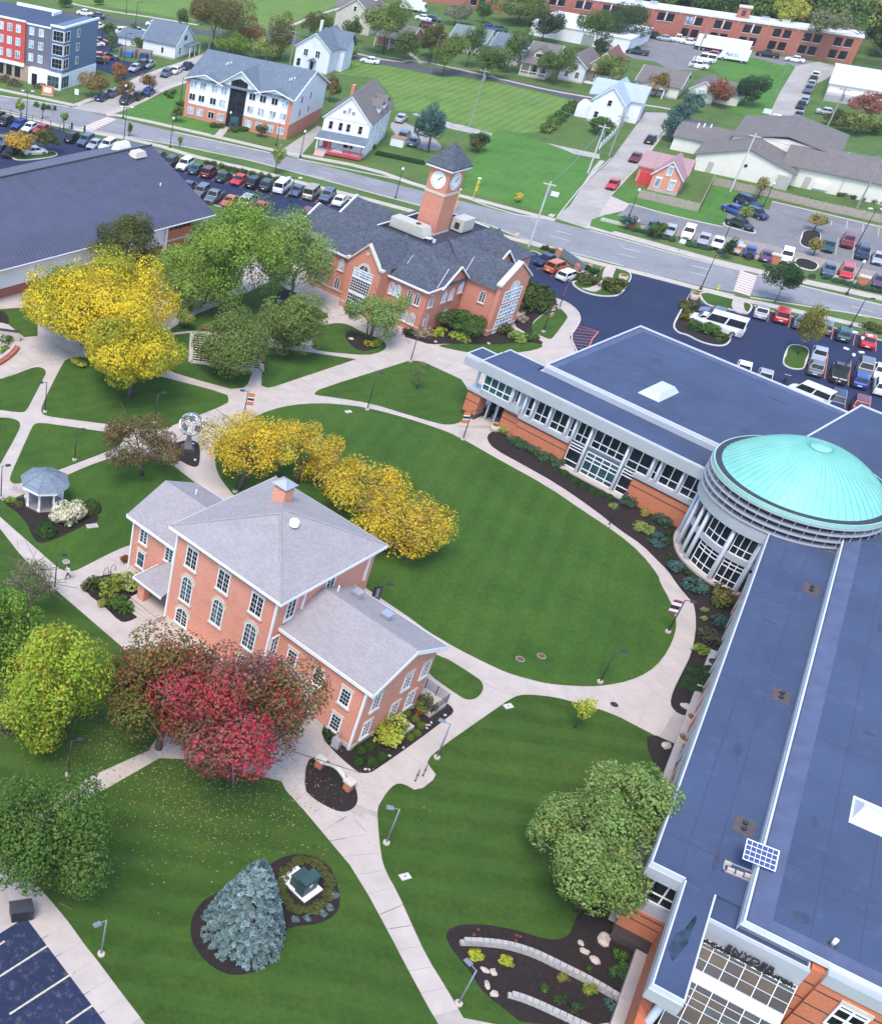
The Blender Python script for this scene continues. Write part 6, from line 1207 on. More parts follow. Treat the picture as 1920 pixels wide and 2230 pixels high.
tree((78,1925), (88,1800), 134, 150, [(.055,.115,.02),(.085,.15,.03),(.045,.09,.018),(.11,.16,.04)], 'big dark green tree beside the worn parking lot', k=330, size=.27, nl=26, rough=.28)
tree((1305,1850), (1358,1738), 94, 94, WGREEN, 'grey-green birch close against the long roof edge', name='river_birch', k=300, size=.26, nl=22, rough=.27, stems=3)
tree((1225,1900), (1265,1810), 86, 96, WGREEN, 'grey-green birch spreading over the east lawn', name='river_birch', k=300, size=.26, nl=20, rough=.27, stems=3)
tree((1255,1980), (1303,1885), 104, 102, WGREEN, 'grey-green birch leaning over the garden bed', name='river_birch', k=300, size=.26, nl=22, rough=.27, stems=3)
tree((1250,1586), (1268,1545), 20, 25, [(.42,.42,.05),(.34,.38,.04)], 'young yellow sapling in a mulch ring on the east lawn', k=260, size=.2, nl=9, trunk=.05, rough=.4)
tree((906,847), (910,815), 17, 26, [(.12,.15,.05),(.16,.18,.06)], 'thin young tree on the wedge lawn', k=130, size=.2, nl=9, trunk=.05, rough=.35)
tree((1735,774), (1765,712), 26, 42, [(.20,.18,.04),(.15,.16,.035),(.26,.2,.04)], 'olive columnar tree on the grass parking island', k=420, size=.24, nl=12, trunk=.06)
tree((1687,658), (1713,606), 36, 38, DARK, 'dark green street tree beside the pink crosswalk', k=230, size=.26, nl=12, trunk=.06, rough=.3, bare=1)
# spruce
sb = G(528,2032); sp_h = 8.0; rng = np.random.default_rng(5)
SPT = thing('blue_spruce', 'blue spruce in a mulch bed on the south lawn', 'tree', sb)
PP, NN, II = [], [], []
for i in range(520):
    f = (i+rng.random())/520; f = 1-(1-f*.9999)**.62; z = .25+f*(sp_h-.35); R = 2.9*(1-f)**.72+.05*rng.uniform(.70,1.12)+.06; a = i*2.399963+rng.uniform(-.3,.3); m_ = int(44*(.4+R/2.4))
    t_ = rng.uniform(.3,1,m_)**.5; sp_ = (rng.normal(size=m_)*.075*(1-t_*.5)); x = R*t_*math.cos(a)-sp_*math.sin(a)*1.8; y = R*t_*math.sin(a)+sp_*math.cos(a)*1.8
    zz = z-.32*t_*R*.55+.16*t_**4+rng.normal(size=m_)*.06; PP.append(np.stack([x,y,zz],1)); d = np.array([math.cos(a),math.sin(a),.75]); nn = d+rng.normal(size=(m_,3))*.5; NN.append(nn/np.linalg.norm(nn,axis=1,keepdims=True)); II.append(np.full(m_, i))
PP, NN, II = np.vstack(PP), np.vstack(NN), np.concatenate(II); obj('crown', leaf_mesh('crown', PP, NN, .105, tints(II, SPRUCE, rng), rng, 2.6), SPT)
MB().tube([(0,0,0),(0,0,sp_h*.7)], [.22,.05], 7).build('trunk', BARK, SPT)
# ------------------------------------------------------------------ trees along the streets and among the houses
far = [
 ((1735,0),(0,0),0,0,0,0)]
FT = [  # zoom key, base, crown centre, rx, ry, palette, label
 ('e',(165,410),(165,290),110,85,[(.50,.30,.04),(.42,.28,.05),(.36,.27,.05)],'orange-yellow tree on the grass island of the west car park'),
 ('e',(375,385),(380,265),95,75,OLIVE,'olive tree on the grass island of the west car park'),
 ('a',(745,780),(755,670),100,95,[(.22,.15,.05),(.18,.14,.04),(.26,.17,.06)],'bronze street tree at the apartment corner'),
 ('a',(945,655),(955,580),78,65,RUST,'reddish tree at the edge of the apartment car park'),
 ('a',(1022,815),(1012,718),80,70,[(.16,.11,.05),(.2,.13,.06)],'brown street tree over the parked dark cars'),
 ('a',(1210,745),(1205,655),62,65,RUST,'russet street tree beside the side-street cars'),
 ('a',(900,420),(895,330),40,60,MGREEN,'slim green tree behind the apartment car park'),('a',(1275,440),(1275,395),20,40,MGREEN,'thin young tree by the small white house wall'),
 ('a',(1095,270),(1075,215),26,40,[(.12,.18,.04),(.09,.14,.03)],'little green tree behind the white garage'),('a',(1130,400),(1145,345),70,35,GREEN,'spreading low tree over the garage corner'),
 ('a',(860,330),(870,230),55,45,GREEN,'bushy tree in the apartment car park hedge'),('a',(1465,225),(1485,140),60,70,MGREEN,'round street tree on the far corner'),
 ('a',(535,60),(545,10),62,40,GREEN,'green street tree at the upper road'),('a',(805,40),(810,5),45,30,GREEN,'dark green street tree by the upper field'),
 ('a',(165,965),(170,850),32,55,LGREEN,'young pale green street tree by the iron railing'),('a',(345,960),(355,870),22,35,GREEN,'spindly young street tree at the car park edge'),('a',(515,1050),(520,945),30,48,WGREEN,'young grey-green street tree near the crosswalk'),
 ('a',(1045,1100),(1048,1040),22,40,GREEN,'spindly young street tree past the crosswalk'),('a',(1455,1180),(1457,1130),18,35,LGREEN,'very thin young street tree before the white apartments'),
 ('a',(1422,985),(1440,910),45,40,OLIVE,'small olive tree on the lawn beside the white apartments'),
 ('b',(245,345),(300,95),190,125,[(.11,.10,.03),(.14,.12,.04),(.08,.09,.025),(.18,.12,.05)],'huge bronze-green oak behind the white apartments'),
 ('b',(370,370),(365,275),100,80,LGREEN,'bright green tree behind the white apartment roof'),('b',(500,330),(500,225),85,85,RUST,'rusty red tree behind the white apartment roof'),
 ('b',(610,400),(610,310),95,80,PALE,'pale olive tree behind the white apartment roof'),('b',(705,400),(705,240),85,135,[(.09,.11,.03),(.12,.12,.035),(.18,.11,.04)],'tall rust-tipped tree beside the pale blue-white house'),
 ('b',(900,260),(915,165),60,90,RUST[:2]+GREEN[:2],'green and red tree left of the beige house'),('b',(985,240),(990,150),70,65,MGREEN,'green tree in front of the beige house'),('b',(1185,280),(1190,195),55,75,GREEN,'upright green tree right of the beige house'),
 ('b',(1178,390),(1178,338),52,48,LGREEN,'bright round tree beside the back street'),('b',(1395,360),(1390,125),140,120,PALE+MGREEN,'large pale willow-like tree over the brick bungalow'),('b',(1530,405),(1535,285),85,95,MGREEN,'green street tree by the back street lawn'),
 ('b',(1700,430),(1705,255),75,85,RUST[1:3]+OLIVE,'bronze tree along the back street'),('b',(1035,680),(1045,590),62,75,RUST[2:]+OLIVE,'bronze tree between the white apartments and the porch house'),('b',(1700,1020),(1700,850),105,110,BLUEG,'blue-green conifer beside the porch house yard'),
 ('b',(675,1160),(690,1040),40,65,PALE,'thin yellow-green street tree by the car park hedge'),('b',(580,915),(580,865),40,35,OLIVE,'small bushy tree before the white apartments'),
 ('c',(215,560),(285,370),115,90,[(.09,.14,.025),(.12,.17,.03)],'spreading green street tree beside the tall street lamp'),('c',(390,500),(455,320),78,150,MGREEN,'tall green street tree before the white house'),('c',(550,580),(575,440),120,95,MGREEN,'broad green street tree at the back street kerb'),
 ('c',(690,540),(770,360),95,155,[(.075,.13,.025),(.1,.15,.035)],'tall green street tree left of the tan house'),('c',(1045,630),(1105,450),118,125,MGREEN,'round green street tree right of the tan house'),('c',(1470,640),(1485,500),110,105,PALE+MGREEN,'silvery green tree in front of the yellow house'),
 ('c',(130,430),(140,300),90,100,RUST[2:]+OLIVE,'bronze-green tree left of the green-roofed bungalow'),('c',(300,180),(330,95),95,70,[(.2,.2,.14),(.16,.17,.11)],'grey half-bare tree behind the bungalow roofs'),('c',(520,170),(510,85),60,85,GREEN,'dark green tree behind the bungalow roofs'),
 ('c',(770,170),(840,45),190,95,PALE[1:]+MGREEN,'big yellow-green tree before the factory'),('c',(960,310),(970,180),125,125,DARK,'big round dark green tree before the white-roofed building'),('c',(1370,400),(1275,190),110,120,GREEN,'open dark tree over the white-roofed building'),('c',(1500,330),(1540,160),170,125,[(.05,.085,.03),(.07,.1,.035),(.04,.07,.025)],'large spreading dark tree in front of the factory'),('c',(1400,420),(1395,340),65,65,DARK,'dark bushy tree behind the yellow house'),
 ('c',(1370,870),(1400,760),80,120,PALE+[(.2,.2,.13)],'half-bare pale tree beside the white picket house'),('c',(1380,1000),(1400,930),95,80,GREEN,'dense green bush-like tree in the picket fence garden'),
 ('c',(110,1110),(120,940),100,120,BLUEG,'blue-green conifer behind the clock tower'),('c',(490,1130),(495,1060),85,80,DARK+OLIVE,'dark low tree behind the clock tower roof'),
 ('d',(150,690),(160,600),75,85,RUST[1:]+PALE[:1],'orange-topped tree before the low bungalow'),('d',(560,760),(625,650),85,105,[(.30,.07,.05),(.24,.09,.06),(.14,.09,.04)],'red maple beside the cream ranch house'),('d',(770,760),(860,640),105,110,DARK,'large dark green tree beside the mill street'),
 ('d',(415,800),(440,720),72,70,BLUEG,'blue-green pine behind the grey warehouse roof'),('d',(300,900),(345,810),75,70,BLUEG,'blue-green pine at the side-street corner'),('d',(270,1010),(285,910),85,90,BLUEG,'tall blue-green pine beside the side street'),
 ('d',(1620,900),(1680,760),95,80,[(.32,.08,.07),(.26,.1,.07),(.2,.1,.06)],'red-crowned maple at the mill street yard'),('d',(1590,960),(1640,880),120,70,PALE+OLIVE,'olive tree below the red maple'),('d',(1430,900),(1455,840),75,60,OLIVE,'dull green tree at the mill street yard'),('d',(1730,960),(1750,920),70,55,GREEN,'green bushy tree at the fence end'),
 ('R',(700,695),(725,645),32,42,GREEN,'small dark evergreen in the forecourt planting by the brick pillar'),('R',(1040,790),(1065,735),30,45,DARK,'small evergreen beside the parked silver cars'),('R',(1120,615),(1140,570),30,38,PALE,'slender yellow-green tree among the blue parked cars'),('R',(1460,660),(1475,610),42,35,[(.3,.22,.09),(.26,.22,.08)],'pale bronze tree on the mulched parking island'),('R',(1455,775),(1470,725),30,40,[(.2,.19,.05),(.26,.2,.05)],'bronze-green tree at the foot of the mulched island'),
 ('R',(1195,505),(1215,440),28,40,[(.24,.2,.07),(.2,.19,.06)],'thin golden tree beside the blue SUV'),('R',(580,650),(575,615),30,30,BLUEG,'blue-green shrubby pine by the corner pillar'),('R',(60,520),(62,495),20,18,[(.45,.36,.04)],'tiny yellow sapling on the green field'),
 ('M',(1450,1900),(1480,1800),1,1,GREEN,''),('L',(1495,165),(1490,90),50,70,GREEN,'upright green tree in the forecourt planting strip'),
]
for zk, b, c, rx, ry, pal, lab in FT:
    if not lab: continue
    s_ = ZT[zk][2]; tree(px(zk,*b), px(zk,*c), rx*s_, ry*s_, pal, lab, k=105, size=.42, nl=13, rough=.33, trunk=.12, limbs=4, group='trees beyond the campus')
# far-off wood behind the factory
rng = np.random.default_rng(31); PW, NW_, TW_ = [], [], []
pals = [GREEN, MGREEN, DARK, LGREEN, PALE, OLIVE]
for i in range(190):
    u = rng.uniform(-50,75); v = rng.uniform(14,75)+abs(u)*.1; b = fb+Vector((.879*u+.477*v, -.477*u+.879*v, 0))
    r = rng.uniform(3.5,6.5); P, N_, ids = crown_points((b.x,b.y,r*1.1), r, r*1.25, 900, rng, 9, .36); PW.append(P); NW_.append(N_); TW_.append(tints(ids, pals[rng.choice(6, p=[.3,.22,.2,.12,.06,.1])], rng))
o = obj('woodland', leaf_mesh('woodland', np.vstack(PW), np.vstack(NW_), .8, np.vstack(TW_), rng)); tag(o, 'dense mixed woodland rising behind the brick factory', 'woodland'); o['kind'] = 'stuff'
for i, (x, y, pal, lab) in enumerate(((1700,22,[(.34,.32,.05),(.28,.3,.05)],'yellow-green crown standing out of the wood behind the factory'),(1790,60,[(.2,.2,.1),(.24,.22,.1)],'pale bronze tree at the edge of the wood behind the factory'),(1690,48,[(.17,.18,.09)],'greyish tree at the wood edge behind the factory roof'),(1850,20,LGREEN[:2]+GREEN,'bright green tree at the wood edge behind the factory end'))):
    b = fb+Vector((.879*(-12+12*i)+.477*12, -.477*(-12+12*i)+.879*12, 0)); bp = proj(b); tree(bp, (x, y), 30, 26, pal, lab, k=95, size=.55, nl=12, group='trees of the wood edge')
# fallen leaves under the maples
rng = np.random.default_rng(8); cs = [G(430,1760), G(300,1640), G(560,1700), G(220,1560)]; n = 3400
pp = np.array([list(cs[k]) for k in rng.integers(0,4,n)])+np.stack([rng.normal(0,4.2,n), rng.normal(0,3.4,n), np.full(n,.09)],1)
o = obj('fallen_leaves', leaf_mesh('fallen_leaves', pp, np.tile([0,0,1.0],(n,1))+rng.normal(size=(n,3))*.12, .085, np.array([(.42,.36,.18),(.34,.25,.11),(.46,.42,.26),(.25,.10,.06)])[rng.integers(0,4,n)], rng)); tag(o, 'scattered pale fallen leaves on the grass under the maples', 'leaves'); o['kind'] = 'stuff'
# ------------------------------------------------------------------ shrubs
BOX = [(.03,.07,.015),(.045,.09,.02),(.025,.055,.012)]
for x, y in ((465,700),(548,668),(435,805),(570,815),(665,755)): shrub(px('I',x,y), 15, BOX, 'clipped dark green ball shrub at the hall corner bed', group='dark ball shrubs at the hall corner', clipped=True, h=.8)
for x, y in ((912,340),(998,400),(1052,460),(1010,530),(945,572)): shrub(px('I',x,y), 10.5, [(.09,.13,.02),(.12,.16,.03)], 'small clipped olive ball shrub beside the light well', group='olive ball shrubs by the light well', clipped=True, h=.85)
shrub(px('I',745,560), 44, [(.30,.32,.04),(.24,.29,.04),(.36,.36,.06)], 'big yellow-green rounded shrub against the brick hall end', seed=1, h=.8); shrub(px('I',1075,290), 27, [(.10,.15,.03),(.2,.2,.05),(.14,.12,.03)], 'green and bronze shrub beside the ramp railing', seed=2, h=.95)
shrub(px('I',200,560), 26, DARK, 'dark shrub against the hall wall by the utility box', seed=3)
for i, (x, y, r, pal, lab, s) in enumerate(((1330,1600,32,[(.22,.26,.04),(.17,.22,.04)],'yellow-green shrub in the porch bed',1),(1590,1560,36,[(.26,.28,.08),(.17,.22,.05),(.32,.34,.14)],'cream-flowered hydrangea shrub beside the porch roof',2),(1130,1560,26,[(.07,.08,.03),(.1,.1,.04)],'dull brownish shrub at the tip of the porch bed',3),(1250,1770,14,[(.25,.26,.05)],'low yellow-green tuft in the porch bed',4),(1510,1240,14,[(.30,.03,.03),(.1,.1,.03)],'red-leaved shrub at the annex corner',5),(1450,1800,30,GREEN,'low green ground shrub before the porch steps',6))): shrub(px('E',x,y), r, pal, lab, seed=10+i, h=.8)
HYD = [(.62,.56,.42),(.55,.52,.36),(.5,.44,.34),(.10,.16,.04),(.66,.62,.5)]
shrub(px('E',780,750), 34, HYD, 'cream hydrangea bush in full flower before the gazebo', seed=20, k=700, size=.17, h=.9); shrub(px('E',930,690), 33, HYD, 'taller cream hydrangea bush on the right of the gazebo', seed=21, k=700, size=.17, h=1.0)
shrub(px('E',560,900), 25, BOX, 'clipped dark green dome shrub at the gazebo bed tip', clipped=True, seed=22, h=.85); shrub(px('E',1110,620), 22, [(.06,.10,.025),(.05,.085,.02)], 'clipped dull green dome shrub behind the hydrangeas', clipped=True, seed=23, h=.95); shrub(px('E',125,520), 13, LGREEN, 'light green shrub left of the gazebo', seed=24); shrub(px('E',205,570), 14, BROWN+GREEN[:1], 'bronze shrub next to the gazebo post', seed=25)
for x, y in ((1510,630),(1485,685),(1455,712),(1385,735),(1330,738)): shrub(px('G',x,y), 8.5, SPRUCE, 'small blue-grey tuft shrub along the transformer bed', group='blue tuft shrubs by the transformer', seed=30, h=.8)
rngs = random.Random(3)
for i in range(26):
    a = 2*math.pi*i/26; q = (1375+112*math.cos(a)+rngs.uniform(-8,8), 585+112*math.sin(a)+rngs.uniform(-8,8))
    if q[0] > 1262: shrub(px('G',*q), 15, [(.09,.11,.03),(.12,.12,.04),(.07,.09,.025)], 'olive ground-cover clump ringing the transformer pad', group='olive clumps round the transformer', seed=31, h=.45)
for x, y, r, pal, lab, s in ((300,400,17,[(.42,.42,.04),(.34,.37,.04)],'bright yellow shrub behind the garden lamp',40),(510,440,16,[(.42,.42,.04),(.34,.37,.04)],'bright yellow ball shrub inside the upper garden wall',40),(905,560,14,[(.26,.22,.04),(.2,.2,.04)],'golden brown shrub against the garden wall',41),(1085,635,20,[(.17,.22,.03),(.22,.26,.04)],'yellow-green ball shrub at the garden wall',42),(1215,750,18,BLUEG,'grey-green shrub below the garden wall end',43),(1360,300,17,DARK+BLUEG[:1],'dark green shrub beside the brick planter',44),(1300,400,18,GREEN,'green shrub in the middle by the brick ledge',45),(1285,500,24,BLUEG[:1]+GREEN,'largest green shrub by the brick ledge',46),(1090,490,8,GREEN,'little green plant in the upper mulch',47),(770,620,12,GREEN,'low weedy plant in the lower garden bed',48),(880,700,18,[(.05,.08,.03)],'dull low plant group in the lower garden bed',49),(1000,770,18,[(.05,.08,.03)],'dull spreading plant near the lower wall',49)): shrub(px('J',x,y), r, pal, lab, seed=s, h=.8)
for x, y, r, pal, lab, s in ((225,500,19,PALE+YGREEN[:1],'yellow-green shrub at the north wing entrance',50),): shrub(px('D',x,y), r, pal, lab, seed=s, h=.85)
for i, (x, y) in enumerate(((265,545),(300,565),(345,585),(388,612),(435,635))): shrub(px('D',x,y), 17, [(.05,.10,.05),(.07,.13,.06)], 'grey-green hedge shrub under the north wing brick', group='grey-green shrubs under the north wing brick', seed=51, h=.9)
for x, y in ((468,672),(508,702),(545,722),(585,742),(617,755),(653,772)): shrub(px('D',x,y), 11, BOX, 'clipped dark ball shrub along the glass bays', group='ball shrubs along the glass bays', clipped=True, h=.8)
for i, (x, y, r, pal, lab) in enumerate(((735,800,20,[(.06,.11,.06)],'grey-green shrub at the second brick panel'),(800,835,13,[(.3,.26,.04),(.22,.22,.04)],'yellow shrub before the second brick panel'),(880,875,23,[(.05,.10,.06)],'broad grey-green shrub by the rotunda brick'),(675,810,11,PALE,'pale yellow-green clump beside the oval path lamp'),(780,900,18,PALE,'pale yellow-green clump at the bed edge'),(820,915,14,PALE,'another pale clump at the bed edge near the rotunda'),(845,960,24,BLUEG,'blue-green spreading juniper below the pale clumps'),(890,920,10,BOX,'dark ball shrub above the junipers'),(893,955,12,BOX,'dark ball shrub beside the juniper'),(905,1015,11,BOX,'dark ball shrub at the rotunda plinth'),(930,1065,22,BLUEG,'blue-green juniper at the rotunda bend'),(975,1085,12,BOX,'dark ball shrub between two junipers'),(1005,1115,12,BOX,'second dark ball between two junipers'),(1000,1150,26,BLUEG,'large blue-green juniper below the rotunda columns'),(1060,1150,13,BOX,'dark ball shrub against the rotunda footing'),(1120,1190,36,RUST[1:3]+OLIVE,'olive-gold shrub at the south wing brick'))): shrub(px('D',x,y), r, pal, lab, seed=60+i, h=.75)
for i, (x, y, r, pal, lab) in enumerate(((545,400,22,[(.05,.11,.09)],'blue-green shrub beside the banner lamp bed'),(480,350,10,PALE,'pale fern clump opposite the banner lamp'),(480,385,9,PALE,'second pale fern clump opposite the banner lamp'),(500,465,26,[(.12,.08,.07),(.07,.09,.03)],'pink-tinged low shrub in the south wing bed'),(465,520,19,LGREEN,'light green shrub at the south wing bed edge'))): shrub(px('h',x,y), r, pal, lab, seed=80+i, h=.8)
for i, (x, y) in enumerate(((520,572),(505,600),(480,600),(455,610),(430,600),(490,630),(465,640),(445,650),(475,660),(470,690),(440,680),(415,640),(400,660))): shrub(px('h',x,y), 14, DARK+BOX, 'dark green mounded shrub massed before the south wing entrance', group='dark mounds before the south wing entrance', clipped=True, h=.75, seed=2)
for i, (x, y, r, pal, lab, s) in enumerate(((730,1330,13,DARK,'dark shrub at the clock building wall',90),(765,1335,12,BOX,'green ball shrub at the clock building wall',91),(840,1345,22,[(.35,.26,.17),(.3,.22,.14)],'tan ornamental grass at the clock building corner',92),(895,1345,12,[(.34,.36,.05)],'bright yellow shrub at the clock building corner',93),(945,1335,17,YGREEN,'yellow-green shrub left of the rounded tree',94),(1065,1375,24,[(.24,.32,.05)],'lime ground-cover patch in the clock building bed',95),(1345,1320,24,OLIVE,'olive shrub under the tall arched window',96),(1395,1325,16,[(.36,.28,.18)],'tan ornamental grass under the tall arched window',97),(1440,1370,20,[(.2,.28,.06)],'lime plant clump at the path end',98),(1530,1370,18,GREEN,'green plant clump at the bed tip',99),(1460,1250,16,[(.36,.28,.19)],'tan grass plume beside the pavilion',100))): shrub(px('T',x,y), r, pal, lab, seed=s, h=.7)
for i, (x, y, r, lab) in enumerate(((230,860,34,'dark round yew left of the banner lamp'),(330,800,36,'big rounded yew behind the banner lamp'),(400,840,26,'rounded yew at the lawn edge by the banner lamp'),(220,740,28,'rounded yew against the brick pavilion'))): shrub(px('L',x,y), r, [(.06,.09,.02),(.08,.11,.025),(.045,.07,.018)], lab, seed=110+i, h=.85, k=600)
for i, (x, y, r, pal, lab) in enumerate(((790,605,28,OLIVE,'olive mounded shrub left of the curved walk'),(1020,665,30,OLIVE,'olive mounded shrub right of the curved walk'),(1090,640,22,OLIVE,'smaller olive shrub at the island planter'),(780,500,16,DARK,'dark shrub behind the white wagon'),(840,515,16,DARK,'dark shrub beside the curved walk'),(390,285,11,DARK,'dark shrub at the corner of the parked navy car'),(470,308,12,DARK,'dark shrub behind the parked navy car'))): shrub(px('L',x,y), r, pal, lab, seed=120+i, h=.6)
for i, (x, y, r, pal, lab) in enumerate(((70,770,22,OLIVE,'golden olive shrub on the kerbed island by the van'),(60,870,24,[(.14,.13,.02),(.1,.1,.02)],'golden shrub lower on the kerbed island'),(110,960,22,GREEN,'green shrub on the kerbed island'),(250,1000,26,GREEN,'green shrub spreading below the van'),(360,1050,22,GREEN,'green shrub at the tip of the kerbed island'),(1660,960,18,OLIVE,'olive hedge shrub above the red car'),(1740,980,18,OLIVE,'olive hedge shrub beyond the red car'))): shrub(px('M',x,y), r, pal, lab, seed=130+i, h=.6)
for x, y in ((450,235),(510,245),(575,268),(640,290),(700,303),(770,315),(850,330),(920,350),(985,360),(1050,380)): shrub(px('f',x,y), 9, [(.05,.09,.025),(.07,.11,.03)], 'rounded green hedge shrub between sidewalk and west car park', group='hedge along the west car park', seed=140, h=.9)
for x, y in ((330,240),(260,228),(190,212),(120,195)): shrub(px('f',x,y), 6, DARK, 'low dark shrub behind the west car park row', group='low shrubs behind the west car park row', seed=141, h=.8)
for x, y in ((615,660),(650,668),(685,676),(745,695),(785,705),(870,730),(900,735),(935,742),(965,748),(1020,765),(1240,830),(1515,885),(1560,900),(1590,905),(1620,915),(1700,935),(1740,945),(1775,952),(1660,925),(1450,880)): shrub(px('R',x,y), 9.5, [(.07,.13,.08),(.05,.1,.06)], 'low grey-green shrub in the forecourt planting strip', group='shrubs of the forecourt planting strip', seed=142, h=.7)
for x, y in ((1380,790),(1350,770),(1440,850),(1400,760),(1480,855),(380,880),(425,890),(300,860)): shrub(px('a',x,y), 9, GREEN, 'dark green shrub beside the apartment buildings', group='shrubs at the apartment buildings', seed=143, h=.7)
for x, y in ((305,855),(440,875),(400,880),(470,872),(1320,990),(260,850)): shrub(px('b',x,y), 11, GREEN+OLIVE[:1], 'green foundation shrub before the street houses', group='foundation shrubs along the street houses', seed=144, h=.7)
for i in range(12): shrub(px('b',1365+26*i,1035+5.6*i), 8, DARK, 'clipped hedge shrub in the row beside the porch house', group='clipped hedge by the porch house', seed=145, h=.8, clipped=True)
for i in range(9): shrub(px('c',985+25*i,985-22*i), 16, PALE+GREEN if i < 3 else GREEN, 'overgrown hedge bush at the edge of the mown field', group='hedge bushes by the mown field', seed=146 if i < 3 else 147, h=1.0)
for x, y in ((1590,495),(1640,505),(1700,515),(1750,525),(1780,530)): shrub(px('R',x,y), 10, OLIVE, 'olive hedge bush along the cream shed', group='hedge along the cream shed', seed=148)
for x, y in ((1800,1050),(-30,1000)): pass
shrub(px('U',60,1000), 22, GREEN, 'green ground shrub inside the curved planter', seed=150, h=.5); shrub(px('U',60,1140), 16, LGREEN, 'light green ground shrub in the curved planter', seed=151, h=.5); shrub(px('B',1125,290), 20, YGREEN+GREEN[:1], 'low lime juniper beside the boulder', seed=152, h=.5)
# ================================================================== vehicles
TYRE = plain('tyre', (.015,.015,.016), .9, .1, 8); RIM = plain('wheel_rim', (.45,.45,.47), .35, .1, 6, .8); LAMP = plain('headlight', (.75,.78,.8), .15, .02, 4); TAIL = plain('taillight', (.35,.01,.01), .3, .05, 4); CGL = glassmat('car_glass', (.018,.024,.03), .12)
TRIM = plain('black_trim', (.02,.02,.022), .6, .1, 5)
def paint(c):
    n = 'paint_%s' % c
    if n in MATS: return MATS[n]
    rgb = PCOL[c]; m, t, bs = nt(n); p = worldpos(t)
    c_ = ramp(t, noise(t, p, 1.1, 3), [(.35, sc3(rgb, .9)), (.7, sc3(rgb, 1.08))]); t.links.new(c_, bs.inputs['Base Color'])
    bs.inputs['Roughness'].default_value = .32; bs.inputs['Metallic'].default_value = .0 if c in ('white','red','cream','orange') else .35; bs.inputs['Coat Weight'].default_value = .5; bs.inputs['Coat Roughness'].default_value = .12
    MATS[n] = m; return m
PCOL = dict(black=(.012,.013,.016), charcoal=(.04,.043,.05), grey=(.17,.18,.20), silver=(.46,.47,.49), white=(.78,.78,.78), red=(.50,.02,.03), maroon=(.20,.02,.035), blue=(.03,.07,.32), navy=(.015,.03,.09), slate=(.10,.14,.21), teal=(.03,.09,.11), green=(.02,.05,.04), orange=(.55,.13,.03), champagne=(.42,.36,.28), purple=(.14,.06,.15), cream=(.66,.60,.5))
CARS = {}
